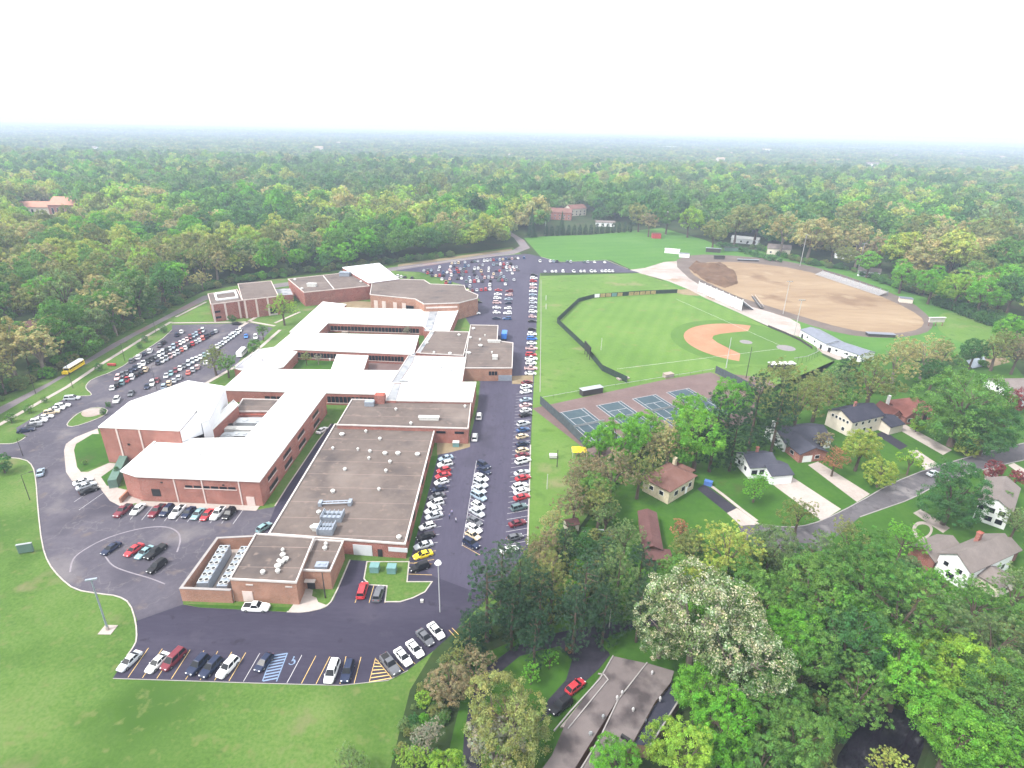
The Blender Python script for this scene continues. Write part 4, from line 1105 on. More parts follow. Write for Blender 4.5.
# white two-storey house at the right edge
B, ux, vy, Lu, Lv, an = frame3((976,505), (1013,512), (1052,498), 6.0)
house('white_two_storey', 'white two storey house at the right edge with dark windows', Vector((B.x, B.y, 0)), an,
      [dict(r=(.3, Lu-.3, .3, Lv-.3), z=5.8, kind='gable', axis='x', rise=2.2)],
      wins=[(0,'W',Lv*k,1.4,3.6,5.0) for k in (.25,.55)] + [(0,'W',Lv*k,1.5,1.0,2.4) for k in (.25,.55)] + [(0,'W',Lv*.85,1.2,3.6,5.0),(0,'S',Lu*.3,1.4,3.6,5.0),(0,'S',Lu*.3,1.4,1.0,2.4)],
      doors=[(0,'W',Lv*.85,1.1,2.2,'dark','door')], wall='white_paint', roof='shingle_grey')

# white-walled grey roofs beyond the big tree
B, ux, vy, Lu, Lv, an = frame3((995,379), (1013,393), (1050,383), 3.2)
house('grey_gable_house', 'white walled house with pale grey roof at the right edge', Vector((B.x, B.y, 0)), an,
      [dict(r=(.3, Lu-.3, .3, Lv-.3), z=3.2, kind='gable', axis='x', rise=2.2), dict(r=(-2, Lu*.4, -6, .6), z=3.0, kind='gable', axis='y', rise=2.0)],
      wins=[(0,'W',Lv*.5,1.2,1.4,2.6),(1,'W',-3,1.2,1.3,2.4)], wall='white_paint', roof='shingle_grey')

# maroon shed roof among the trees
B, ux, vy, Lu, Lv, an = frame3((642,512), (643,548), (662,549), 2.9)
house('maroon_outbuilding', 'low outbuilding with a maroon roof half hidden by trees', Vector((B.x, B.y, 0)), an,
      [dict(r=(.2, max(3.5, Lu)-.2, .2, max(6, Lv)-.2), z=2.9, kind='gable', axis='y', rise=.9), dict(r=(.6, max(3.5, Lu)+1.6, -3.0, .6), z=2.3, kind='gable', axis='x', rise=.5)],
      wins=[(0,'W',3,1.0,1.0,2.0)], doors=[(0,'E',3,2.2,2.0,'wood','door')], wall='wood', roof='shingle_maroon')

# flat-roofed house at the bottom: stepped roof planes
def flat_house():
    z1 = 3.3
    root = empty('flat_roofed_house', g(620, 720)); tag(root, 'grey flat roofed house with pale roof edges at the bottom', 'house')
    def slab(pix, z, mat='roof_grey', wall='wood'):
        pts = [vec2(p) for p in G(pix, z)]
        w = MB().prism(pts, 0, z-.02, top=False).build('wall', M[wall], root)
        MB().sheet(pts, z).build('roof', M[mat], w)
        return w, pts
    w, pts = slab([(613,656),(645,663),(638,675),(622,692),(575,768),(548,800),(520,800),(552,755),(566,722),(600,676)], 3.3)
    MB().strip([vec2(p) for p in G([(554,731),(570,712),(600,679),(613,656)], 3.3)], .2, 3.2, 3.5).build('roof_edge', M['coping_grey'], w)
    MB().strip([vec2(p) for p in G([(568,729),(590,702),(608,680),(604,675),(598,674)], 3.3)], .18, 3.25, 3.5).build('roof_edge', M['coping_grey'], w)
    w2, pts2 = slab([(647,663),(674,671),(671,682),(655,702),(632,744),(604,790),(570,790),(600,738),(618,700)], 3.9)
    MB().strip([vec2(p) for p in G([(647,663),(618,700),(600,738),(568,790)], 3.9)], .2, 3.8, 4.1).build('roof_edge', M['coping_grey'], w2)
    w3, pts3 = slab([(671,683),(681,697),(650,746),(632,744),(655,703)], 3.0, 'shingle_dark')
    MB().strip([vec2(p) for p in G([(681,697),(650,746)], 3.0)], .25, 2.9, 3.2).build('roof_edge', M['coping_grey'], w3)
    for p, zz in (((652,674),3.9),((660,700),3.9),((633,711),3.9),((622,694),3.9),((617,699),3.9),((613,740),3.9),((645,722),3.0),((591,735),3.3),((603,718),3.3),((590,735),3.3)):
        dome_vent(w2, g(*p, zz), .27, zz, 'vent_grey' if zz < 3.5 else 'alu')
    c = g(626, 740, 3.9); MB().obox(c, (.8, -.6), 1.8, .5, 3.9, 4.5).build('skylight', M['dark'], w2)
    # planted strip and wooden terrace at the entrance side
    fs_ = [vec2(p) for p in G([(604,676),(609,683),(572,729),(560,728)])]
    MB().prism(fs_, 0, .35).build('planter', M['gravel'], root)
flat_house()

# shed and yard things near the left back yard
c = g(571, 529); house('garden_shed', 'small pale shed in the back yard among conifers', Vector((c.x, c.y, 0)), .3, [dict(r=(-1.6,1.6,-1.3,1.3), z=2.1, kind='gable', axis='x', rise=.8, ov=.2)], doors=[(0,'S',0,1.0,1.8,'wood','door')], wall='cream', roof='shingle_maroon', cat='shed')

# field house: long white building in two sections
def section(pA, pB, depth, z, name, label, rise=1.4):
    A = vec2(g(*pA, z)); Bv = vec2(g(*pB, z)); d = Bv - A; an = math.atan2(d.y, d.x); L = d.length
    return house(name, label, Vector((A.x, A.y, 0)), an, [dict(r=(0, L, 0, depth), z=z, kind='gable', axis='x', rise=rise, ov=.3)],
                 wins=[(0,'S',L*k,1.2,1.4,2.4) for k in (.3,.6)], doors=[(0,'S',L*.1,1.6,2.2,'dark','door'),(0,'S',L*.85,1.6,2.2,'dark','door')], wall='white_paint', roof='metal_roof', cat='field house')
section((801,330), (826,344), 10, 3.6, 'field_house', 'white field house with grey metal roof nearer the grandstand')
section((827,344.5), (862,356), 10, 3.2, 'field_house', 'white field house with grey metal roof at the far right of the concourse')

# distant buildings
def far_house(px, L, W, ze, an, wall, roof, label, name='house', rise=2.5, group=None, floors=1):
    c = g(*px)
    wn = []
    for f in range(floors):
        for k in range(max(2, int(L/5))): wn.append((0, 'S', -L/2 + L*(k+.5)/max(2, int(L/5)), 1.5, 1.2 + 3*f, 2.6 + 3*f))
    return house(name, label, Vector((c.x, c.y, 0)), an, [dict(r=(-L/2, L/2, -W/2, W/2), z=ze, kind='gable', axis='x', rise=rise)], wins=wn, doors=[(0,'S',L*.1,1.2,2.2,'dark','door')], wall=wall, roof=roof, group=group)
def church():
    c = g(44, 214)
    r = house('distant_campus_building', 'long pale building with an orange tiled roof and square tower far left', Vector((c.x, c.y, 0)), .12,
          [dict(r=(-34,12,-9,9), z=8, kind='gable', axis='x', rise=5, roof='tile_orange', wall='cream'), dict(r=(14,40,-14,14), z=11, kind='gable', axis='x', rise=7, roof='tile_orange', wall='brick_pink'),
           dict(r=(-52,-34,-7,7), z=5, kind='gable', axis='x', rise=2, wall='cream', roof='shingle_red'), dict(r=(44,66,-10,8), z=7, kind='hip', axis='x', rise=5, wall='cream', roof='shingle_brown')],
          wins=[(0,'S',-30+i*5,2.2,2,6) for i in range(8)] + [(1,'S',18+i*5,2.2,2,8) for i in range(5)], doors=[(0,'S',8,2,2.6,'dark','door')], cat='building', chimneys=[(-30,0,15,5,'cream')])
    c = g(167, 207)
    mb = MB(); root = empty('church_tower', (c.x, c.y, 0)); tag(root, 'pale church tower with a pointed spire rising above the wood', 'church')
    mb.box(-3,3,-3,3,0,15); mb.build('tower', M['cream'], root, world=False)
    MB().add([(-3.2,-3.2,15),(3.2,-3.2,15),(3.2,3.2,15),(-3.2,3.2,15),(0,0,23)], [(0,1,4),(1,2,4),(2,3,4),(3,0,4)]).build('spire', M['metal_roof'], root, world=False)
church()
far_house((560,219), 26, 16, 8, -.15, 'brick_pink', 'shingle_brown', 'large brick house with brown roof at the top of the far field', floors=2, rise=4)
far_house((575,215), 22, 14, 8, .5, 'cream', 'shingle_brown', 'cream gabled house beyond the tall dark conifers', floors=2, rise=4)
far_house((605,226), 20, 8, 4, -.1, 'white_paint', 'shingle_grey', 'white low building behind the clipped conifer row', name='long_house', rise=1.5)
far_house((672,212), 16, 10, 6, .4, 'white_paint', 'shingle_grey', 'white house among trees beyond the red shed', rise=3)
far_house((745,243), 24, 10, 4, -.5, 'white_paint', 'roof_white', 'long white house beside the stadium hedge', rise=2)
far_house((728,206), 15, 10, 6, .3, 'brick_pink', 'shingle_red', 'pink brick house with red roof in the mid distance', rise=3)
far_house((778,254), 18, 10, 5, -.4, 'cream', 'shingle_grey', 'grey roofed house behind the stadium trees', rise=3)
far_house((845,258), 16, 9, 5, -.4, 'white_paint', 'shingle_grey', 'pale house behind the far bleachers, left one', rise=3)
far_house((868,276), 14, 8, 4, -.5, 'white_paint', 'shingle_grey', 'pale little house behind the far end of the bleachers', rise=2)
far_house((30,338), 12, 10, 5, .8, 'brick_pink', 'shingle_maroon', 'dark roofed house in the wood across the road', rise=3)
far_house((812,192), 16, 10, 6, .2, 'white_paint', 'roof_white', 'white house far off on the right among trees')
rr = random.Random(77)
spots = []
for i in range(150):
    u = rr.uniform(20, 1010); v = 146 + 56 * rr.random() ** 1.3
    if v > 190 and (u < 520 or 540 < u < 620): continue
    if u < 520 and rr.random() < .6: continue
    if u < 420 and v > 172: continue
    spots.append((u, v))
for k, (u, v) in enumerate(sorted(spots)):
    wl = rr.choice(['cream','cream','brick_pink','white_paint'])
    far_house((u, v + (u-512)*.02), rr.uniform(16, 38), rr.uniform(9, 14), rr.uniform(7.5, 12), rr.uniform(-.8, .8), wl, rr.choice(['shingle_grey','roof_grey','shingle_grey','shingle_brown','wood_pale']),
              '%s from the left of the distant %s houses among tree tops near the horizon' % (ordinal(k+1), {'white_paint':'white','cream':'cream','brick_pink':'brick'}[wl]), name='distant_house', rise=rr.uniform(2.5, 5), group='distant houses among the trees')
def strip_mall(px, L, W, label):
    c = g(*px); root = empty('distant_store', (c.x, c.y, 0), -.1); tag(root, label, 'building')
    MB().box(-L/2, L/2, -W/2, W/2, 0, 12).build('wall', M['white_paint'], root, world=False)
    MB().box(-L/2-.5, L/2+.5, -W/2-.5, W/2+.5, 12, 13.2).build('roof', M['roof_white'], root, world=False)
strip_mall((1003,149), 150, 70, 'long white store near the horizon at the far right')
strip_mall((965,143), 240, 90, 'broad white warehouse on the horizon right of centre')
strip_mall((668,149), 120, 50, 'white flat roofed store near the horizon in the middle')
# ------------------------------------------------------------------ vehicles
PAINT = {}
def paint(code):
    if code in PAINT: return PAINT[code]
    cols = dict(w=(.78,.79,.80), s=(.46,.49,.53), g=(.11,.115,.13), k=(.010,.010,.013), n=(.014,.022,.055), b=(.04,.09,.21), l=(.28,.36,.44), r=(.42,.035,.045), m=(.15,.022,.035),
                t=(.20,.33,.36), y=(.80,.62,.03), c=(.62,.50,.34), p=(.58,.40,.40), a=(.10,.15,.16), o=(.62,.16,.13), B=(.03,.16,.55))
    PAINT[code] = plain('car_paint_' + code, cols[code], .35, var=0, spec=.28)
    return PAINT[code]
CNAME = dict(w='white', s='silver', g='dark grey', k='black', n='navy', b='blue', l='light blue grey', r='red', m='maroon', t='pale teal', y='yellow', c='tan', p='pinkish silver', a='dark teal', o='orange red', B='bright blue')

SHAPES = {
 'sedan':  dict(L=4.7, W=.90, belt=.92, roof=1.43, gb=(-1.75, 1.10), gt=(-.95, .28), hood=.84, deck=.96),
 'hatch':  dict(L=4.2, W=.87, belt=.95, roof=1.50, gb=(-2.00, 1.10), gt=(-1.45, .25), hood=.88, deck=.98),
 'suv':    dict(L=4.7, W=.94, belt=1.05, roof=1.74, gb=(-2.22, .98), gt=(-1.95, .22), hood=1.00, deck=1.06),
 'minivan':dict(L=5.0, W=.98, belt=1.05, roof=1.78, gb=(-2.38, 1.50), gt=(-2.15, .60), hood=.95, deck=1.06),
 'pickup': dict(L=5.5, W=.98, belt=1.10, roof=1.80, gb=(-.85, 1.05), gt=(-.65, .38), hood=1.06, deck=1.10),
}
def car_geo(kind):
    s = SHAPES[kind]; h = s['L']/2; W = s['W']; bl = s['belt']
    st = [(-h, W*.86, .42, .62, s['deck']-.22), (-h+.12, W*.95, .30, .70, s['deck']-.03), (s['gb'][0]+.1, W, .24, .74, s['deck']), (0, W, .22, .74, bl), (s['gb'][1]-.1, W, .22, .74, bl-.01),
          (h-.75, W*.98, .24, .68, s['hood']), (h-.18, W*.90, .28, .58, s['hood']-.16), (h, W*.76, .36, .52, s['hood']-.30)]
    body = MB(); n = 6
    vs_ = []
    for x, w, zl, zs_, zt in st:
        vs_ += [(x,-w*.96,zl),(x,-w,zs_),(x,-w*.90,zt),(x,w*.90,zt),(x,w,zs_),(x,w*.96,zl)]
    fs = []
    for i in range(len(st)-1):
        for k in range(n):
            a, b = i*n+k, i*n+(k+1)%n
            fs.append((b, a, a+n, b+n))
    fs.append((0,1,2,3,4,5)); fs.append(tuple(len(vs_)-6+k for k in range(6))[::-1])
    body.add(vs_, fs)
    (b0, b1), (t0, t1) = s['gb'], s['gt']; wb, wt = W*.90, W*.68; zr = s['roof']; zb = bl - .03
    P = [(b0,-wb,zb),(b1,-wb,zb),(b1,wb,zb),(b0,wb,zb),(t0,-wt,zr-.06),(t1,-wt,zr-.06),(t1,wt,zr-.06),(t0,wt,zr-.06)]
    tm = (t0+t1)/2
    body.add(P, [(0,1,5,4),(1,2,6,5),(2,3,7,6),(3,0,4,7)])
    body.add([P[4],P[5],P[6],P[7],(t0+.12,-wt*.8,zr),(t1-.12,-wt*.8,zr),(t1-.12,wt*.8,zr),(t0+.12,wt*.8,zr)], [(0,1,5,4),(1,2,6,5),(2,3,7,6),(3,0,4,7),(4,5,6,7)])
    if kind == 'pickup':
        body.box(-h+.2, -.95, -W*.72, W*.72, 1.075, 1.112)
    for sx in (-1, 1):                                      # bumpers and mirrors
        body.box(sx*h-.08, sx*h+.06, -W*.78, W*.78, .40, .58)
        body.box(b1-.35, b1-.15, sx*W*.93-.09*(sx<0), sx*W*.93+.09*(sx>0)+.02, bl-.02, bl+.14)
    def quad(a, b, c, d, ins, off):
        a, b, c, d = map(Vector, (a, b, c, d)); m = (a+b+c+d)/4
        nn = (b-a).cross(d-a).normalized()
        if nn.dot(m - Vector((0,0,.9))) < 0: nn = -nn
        pts = [p.lerp(m, ins) + nn*off for p in (a, b, c, d)]
        return pts
    wins = {}
    wins['windshield'] = MB().add(quad(P[1],P[2],P[6],P[5], .05, .012), [(0,1,2,3)])
    wins['rear_window'] = MB().add(quad(P[3],P[0],P[4],P[7], .07, .012), [(0,1,2,3)])
    for sd, (a, b, c, d) in (('R', (P[0],P[1],P[5],P[4])), ('L', (P[3],P[2],P[6],P[7]))):
        q = quad(a, b, c, d, .07, .012)
        mb = MB(); ks = [(0, .47), (.53, 1)] if kind != 'pickup' else [(0, 1)]
        for k0, k1 in ks:
            mb.add([q[0].lerp(q[1],k0), q[0].lerp(q[1],k1), q[3].lerp(q[2],k1), q[3].lerp(q[2],k0)], [(0,1,2,3)])
        wins['side_window'+sd] = mb
    wh = MB(); wh.tube((0,-.12,0), (0,.12,0), .33, n=12); wh.tube((0,-.135,0), (0,.135,0), .20, n=8, m=1)
    if kind == 'pickup':
        wins['bed'] = MB().box(-h+.25, -1.0, -W*.68, W*.68, 1.10, 1.118)
    hl = MB().box(h-.16, h+.015, -.14, .14, s['hood']-.34, s['hood']-.20)
    tl = MB().box(-h-.015, -h+.15, -.10, .10, s['deck']-.30, s['deck']-.12)
    return body, wins, wh, hl, tl, (h-.95, -h+.95, W-.10)
CARS = {k: car_geo(k) for k in SHAPES}
CMESH = {}
def car_meshes(kind, code):
    key = (kind, code)
    if key in CMESH: return CMESH[key]
    body, wins, wh, hl, tl, (xf, xr, yw) = CARS[kind]
    CMESH[key] = body.mesh('car_body', paint(code))
    if ('g', kind) not in CMESH:
        CMESH['g', kind] = {k: m.mesh('car_glass', M['glass'] if k != 'bed' else M['dark']) for k, m in wins.items()}
        CMESH['wheel'] = wh.mesh('wheel', [M['tyre'], M['rim']])
        CMESH['h', kind] = hl.mesh('headlight', M['lamp_white']); CMESH['t', kind] = tl.mesh('taillight', M['lamp_red'])
    return CMESH[key]
def whole_car_mesh(kind, code):
    key = ('whole', kind, code)
    if key in CMESH: return CMESH[key]
    body, wins, wh, hl, tl, (xf, xr, yw) = CARS[kind]
    mb = MB(); mb.add(body.v, body.f, 0)
    for k, w in wins.items(): mb.add(w.v, w.f, 1)
    for x in (xf, xr):
        for y in (-yw, yw): mb.add([(a+x, b+y, c+.33) for a, b, c in wh.v], wh.f, 2)
    W = SHAPES[kind]['W']
    for y in (-W*.58, W*.58):
        mb.add([(a, b+y, c) for a, b, c in hl.v], hl.f, 3); mb.add([(a, b+y, c) for a, b, c in tl.v], tl.f, 4)
    CMESH[key] = mb.mesh('car', [paint(code), M['glass'], M['tyre'], M['lamp_white'], M['lamp_red']])
    return CMESH[key]
KW = dict(sedan='sedan', hatch='hatchback', suv='SUV', minivan='minivan', pickup='pickup truck')
ncar = [0]
crr = random.Random(4)
def car(pos, heading, code, kind, label, group=None, detail=True, z=.03):
    ncar[0] += 1
    nm = {'pickup': 'pickup_truck', 'minivan': 'minivan'}.get(kind, 'parked_car')
    if not detail:
        o = bpy.data.objects.new(nm, whole_car_mesh(kind, code)); COL.objects.link(o)
        o.location = (pos.x, pos.y, z); o.rotation_euler = (0, 0, heading)
        return tag(o, label, 'car' if kind not in ('pickup',) else 'truck', group)
    root = empty(nm, (pos.x, pos.y, z), heading)
    tag(root, label, 'car' if kind not in ('pickup',) else 'truck', group)
    def part(n, me, loc=(0,0,0)):
        o = bpy.data.objects.new(n, me); COL.objects.link(o); o.parent = root; o.location = loc
        return o
    part('body', car_meshes(kind, code))
    for k, me in CMESH['g', kind].items(): part({'side_windowR':'side_window','side_windowL':'side_window','bed':'truck_bed'}.get(k, k), me)
    body, wins, wh, hl, tl, (xf, xr, yw) = CARS[kind]; W = SHAPES[kind]['W']
    for x in (xf, xr):
        for y in (-yw, yw): part('wheel', CMESH['wheel'], (x, y, .33))
    for y in (-W*.58, W*.58): part('headlight', CMESH['h', kind], (0, y, 0)); part('taillight', CMESH['t', kind], (0, y, 0))
    return root

MASS = MB(); MASS_MATS = []
def car_mass(pos, heading, code, kind, z=.03):
    me = whole_car_mesh(kind, code)
    ids = []
    for m in me.materials:
        if m not in MASS_MATS: MASS_MATS.append(m)
        ids.append(MASS_MATS.index(m))
    ch, sh = math.cos(heading), math.sin(heading); b = len(MASS.v)
    MASS.v += [(pos.x + v.co.x*ch - v.co.y*sh, pos.y + v.co.x*sh + v.co.y*ch, v.co.z + z) for v in me.vertices]
    for f in me.polygons:
        MASS.f.append(tuple(i + b for i in f.vertices)); MASS.m.append(ids[f.material_index])

def hdg(a, b):
    p = g(*a); q = g(*b); return math.atan2(q.y-p.y, q.x-p.x)
TYPES = 'sedan sedan suv hatch sedan suv minivan sedan hatch suv pickup'.split()
def row(cars, heading, where, group, detail=True, jit=.03, end='near'):
    """cars: list of (px, py, colour[, kind]) in order from the named end"""
    for i, c in enumerate(cars):
        kind = c[3] if len(c) > 3 else crr.choice(TYPES)
        p = g(c[0], c[1], .65)
        car(p, heading + crr.uniform(-jit, jit) + (math.pi if (len(c) > 4 and c[4]) else 0), c[2], kind, '%s %s, %s from %s end of %s' % (CNAME[c[2]], KW[kind], ordinal(i+1), end, where), group, detail)
def auto_row(a, b, codes, heading, where, group, pitch=2.6, detail=False, fill=.95, end='near', flip=False, mass=False):
    A = g(*a, .65); Bq = g(*b, .65); d = Bq - A; n = max(1, int(d.length / pitch))
    k = 0
    for i in range(n+1):
        if crr.random() > fill: continue
        k += 1
        c = crr.choice(codes); kind = crr.choice(TYPES)
        p = A + d * (i / n)
        if mass:
            car_mass(p, heading + crr.uniform(-.03, .03), c, kind); continue
        car(p, heading + crr.uniform(-.03, .03), c, kind, '%s %s, %s from %s end of %s' % (CNAME[c], KW[kind], ordinal(k), end, where), group, detail)

# row beside the shop wing, near end first
h = hdg((432,551), (413,557))
row([(420,566.8,'k','suv'),(423,554.5,'y','sedan'),(423.5,545,'s','sedan'),(425.5,536,'k','sedan'),(427.4,526,'w','hatch'),(434,515.5,'s','sedan'),(433,509.8,'w','sedan'),(435.3,503.2,'w','suv'),(436.7,496,'g','sedan'),(439,488.5,'n','sedan'),(441.5,481.7,'w','hatch'),(443,475.3,'r','sedan'),(443.6,470,'r','hatch'),(445,464,'w','suv'),(445.8,457.8,'l','sedan')], h, 'the row beside the shop wing wall', 'cars parked beside the shop wing')
h = hdg((466,454+0), (482,460.5)) if False else hdg((466.5,538), (481,547))
row([(471.2,543.2,'n','suv'),(472.8,535,'c','hatch'),(474,528,'w','sedan'),(474.5,520.7,'g','sedan'),(477,512,'s','sedan'),(478,505,'w','hatch'),(478.7,496,'l','minivan'),(478.9,489.3,'s','sedan'),(480.7,483.5,'s','suv'),(481.4,477,'w','sedan'),(484,470.3,'n','sedan'),(483.6,465,'n','suv')], h, 'the centre row of the east lot', 'cars parked in the centre row')
h = hdg((512,508.5), (526,504.5))
row([(509,549.5,'w','sedan'),(515,537,'g','hatch'),(517.6,522.8,'m','sedan'),(519,507,'a','suv'),(521.7,496.8,'r','sedan'),(521.7,491,'w','sedan'),(520.2,486,'w','suv'),(523,477.6,'r','sedan'),(521.9,472.5,'s','sedan'),(523,460.5,'w','minivan'),(522.6,455,'m','sedan'),(522.4,450,'c','hatch'),(522.5,443.6,'n','sedan'),(522.3,436.2,'c','hatch'),(523,429.5,'b','sedan'),(523.5,423.5,'s','suv'),(525.5,414.5,'k','sedan'),(525.8,410,'w','hatch'),(525.8,405,'p','sedan'),(525.8,399.5,'l','sedan'),(526,391.5,'w','sedan'),(526.3,386.8,'w','suv'),(527,382,'m','sedan')], h, 'the near kerb row by the grass', 'cars along the field kerb, south part')
h = 0.03
row([(530.5,373.2,'w'),(530.8,368.2,'p'),(531,363,'w'),(531.2,358.5,'w'),(531,354.5,'r'),(531.5,348.3,'p'),(531.8,343,'w'),(532,338.5,'B'),(532,334,'w'),(532,329,'k'),(532.3,321,'k'),(532.6,316.5,'p'),(533,311.5,'w'),(533,307,'s'),(533,302.5,'s'),(533,298.5,'w'),(533,294.6,'l'),(533,291,'w'),(533.3,287.6,'p'),(533.3,284.2,'w'),(533.5,281,'r'),(533.8,278,'w'),(534,275,'k')], h, 'the far kerb row', 'cars along the field kerb, north part', detail=False)
MIX = 'wwwsssskkgnnblrrmpca'
hl = hdg((476,300), (520,300))
row([(496.5,318,'n'),(496.6,312.4,'w'),(496.8,307.5,'w'),(497,302.5,'p'),(497.4,298,'w'),(498,294,'w'),(498.6,290,'r')], hl, 'left column of the far double row', 'cars in the far double row', detail=False)
row([(507,318.5,'b'),(507.6,313,'w'),(508,308,'w'),(508.2,303,'n'),(508.5,299,'l'),(509,294.8,'p'),(509.4,291,'m')], hl + math.pi, 'right column of the far double row', 'cars in the far double row', detail=False)
hv = hdg((480,276), (480.5,266))
FARROWS = [((468,290.5),(490,289)), ((462,286.6),(513,283.6)), ((446,282.4),(514,279.6)), ((438,279.2),(515,276.3)), ((428,275.8),(516,273)), ((424,273),(518,269.8)), ((424,270.4),(520,266.8)), ((436,267),(521,263.4)), ((452,263.2),(524,257.6))]
for i, (p, q) in enumerate(FARROWS):
    auto_row(p, q, MIX + 'rw', hv, 'the far lot, %s row' % ordinal(i+1), 'cars in the far lot', end='left', fill=.62 if i < 8 else .8, mass=i >= 3)
auto_row((398,276), (412,278), 'kw', hv, 'the cars by the gymnasium', 'cars in the far lot', end='left')
auto_row((540,261), (608,262.2), MIX, hv, 'the cross lot, far edge', 'cars in the cross lot', end='left', fill=.42, mass=True)
auto_row((545,271.3), (616,271), 'wwws', hv, 'the cross lot, near edge', 'cars in the cross lot', end='left', fill=.38, mass=True)

# west lot
h1 = hdg((117.6,377.6), (112,388)); MW = 'wwwwssskkgnnlmpct'
row([(131.8,360.3,'g'),(138.6,357,'w'),(144.5,353.7,'n'),(149.8,351,'w'),(159.6,345,'g'),(163.3,342.3,'k'),(177,334.5,'n'),(181.5,331.6,'w')], h1 + math.pi, 'the west lot, grass side row', 'cars along the west lot grass', detail=False)
auto_row((117.6,377.6), (202.5,330.5), MW, h1, 'the west lot, second row', 'cars in the west lot', fill=.86)
auto_row((112.5,387.5), (215.7,331), MW + 'ro', h1 + math.pi, 'the west lot, third row', 'cars in the west lot', fill=.9)
auto_row((147,386), (212,350.5), MW, h1, 'the west lot, fourth row', 'cars in the west lot', fill=.9)
auto_row((164,386), (206,362), MW + 'o', h1 + math.pi, 'the west lot, fifth row', 'cars in the west lot', fill=.9)
auto_row((217,347), (240,330), 'wwwss', h1, 'the west lot, short back row', 'cars in the west lot', fill=.95)
for p, c, k, hd, lb in (((246,336),'B','sedan',h1,'bright blue sedan beside the blue painted bays'), ((255.5,337),'w','suv',h1,'white SUV at the far entrance lawn'), ((116.5,400),'w','suv',h1,'white SUV alone by the traffic island'),
                        ((131,393),'g','sedan',h1,'dark grey sedan alone in front of the hall roof'), ((72,398),'s','minivan',hdg((66,398),(79,397)),'silver minivan alone by the kerb of the west drive'),
                        ((237,323.5),'k','sedan',0.0,'black sedan at the kerb of the far brick building'), ((478,302),'k','sedan',0.3,'black sedan at the corner of the gymnasium'), ((476,313),'w','sedan',0.1,'white sedan beside the gymnasium wall')):
    car(g(*p, .65), hd, c, k, lb, detail=False)
row([(25.6,430,'n','sedan'),(33,425.5,'g','sedan'),(38.7,421,'w','suv'),(45,416.8,'w','sedan'),(51.5,412.3,'c','suv'),(56.5,408.8,'w','sedan'),(62.5,405.8,'w','suv')], hdg((18,431),(33,428.5)), 'the row on the west drive', 'cars on the west drive')
for p, c, k, hd, lb in (((40.5,472),'l','sedan',hdg((38,480),(42,464)),'blue grey sedan driving along the left kerb'), ((83,481),'w','sedan',hdg((74,484),(92,478)),'white sedan nearest the entrance walk'), ((86,485.5),'s','sedan',hdg((76,489),(96,482)),'silver sedan second from the entrance walk'), ((89,490),'k','sedan',hdg((79,494),(98,487)),'black sedan outermost by the entrance walk')):
    car(g(*p, .65), hd, c, k, lb)
h = hdg((116,516), (131,503))
row([(122.8,510.5,'m','pickup'),(137.7,509,'w','sedan'),(157,510.5,'m','pickup'),(167,510.5,'n','suv'),(177.5,511.5,'w','pickup'),(188.4,512,'n','sedan'),(197.8,513.6,'t','sedan'),(207,514.4,'r','sedan'),(218,513,'w','pickup'),(229,513.6,'k','suv')], h + math.pi, 'the row facing the white roofed wing', 'cars in front of the white roofed wing', end='left')
h = hdg((103,553), (119,542)) 
for p, c, k, fl, lb in (((111,548),'n','sedan',1,'navy sedan, leftmost of five in the middle of the west lot'), ((133.8,549.5),'r','sedan',1,'red sedan in the middle of the west lot'), ((144.7,552),'t','sedan',1,'pale teal sedan between the red sedan and a black pickup'), ((155.6,551.5),'k','pickup',1,'black pickup truck in the middle of the west lot'), ((157,566),'k','suv',1,'black SUV nearest the chiller yard')):
    car(g(*p, .65), h + math.pi*fl, c, k, lb)
h = hdg((120,669), (139,652))
row([(129.5,660.6,'s','sedan'),(157.5,662,'w','sedan'),(173.4,659,'m','minivan'),(197.7,664.5,'n','suv'),(211,667,'n','suv'),(227.8,667,'w','suv'),(264,662,'n','hatch')], h + math.pi, 'the bottom row by the lawn', 'cars in the bottom row', end='left')
h = hdg((329,680), (336,660))
row([(332,671,'w','minivan'),(347.5,671,'n','suv')], h + math.pi, 'the middle of the bottom row', 'cars in the bottom row', end='left')
h = hdg((397,672), (382,653))
row([(390,664,'g','pickup'),(403,656.5,'w','sedan'),(415,648.5,'w','sedan'),(425,637,'g','sedan'),(436,630.5,'w','sedan')], h + math.pi, 'the angled row at the tree corner', 'cars in the angled corner row', end='left')
for p, c, k, hd, lb in (((362.5,590),'r','minivan',hdg((359,601),(365,581)),'red minivan beside the loading drive'), ((378.5,593.5),'g','suv',hdg((375,603),(381,586)),'dark grey SUV next to the red minivan'),
                        ((256,607),'w','pickup',hdg((244,607),(268,607.5)),'white pickup truck outside the boiler house'), ((479,416),'w','minivan',math.pi/2,'white van beside the brick wing on the east drive'), ((474.7,437),'w','minivan',math.pi/2,'white van parked by the tan patch'),
                        ((264,527),'t','hatch',1.1,'teal car half hidden behind the boiler house roof'), ((322,430),'w','sedan',1.2,'white car at the end of the alley'),
                        ((575.5,686),'r','hatch',hdg((566,694),(586,678)),'red car on the dark drive of the flat roofed house'), ((561,705),'k','suv',hdg((551,714),(570,699))+math.pi,'black car on the dark drive, nearest the bottom edge'),
                        ((933,473),'s','sedan',.5,'silver car on the street beside the green tree')):
    car(g(*p, .65), hd, c, k, lb)

tag(MASS.build('distant_parked_cars', MASS_MATS), 'many tiny parked cars packed across the farthest part of the lot', 'cars', kind='stuff')

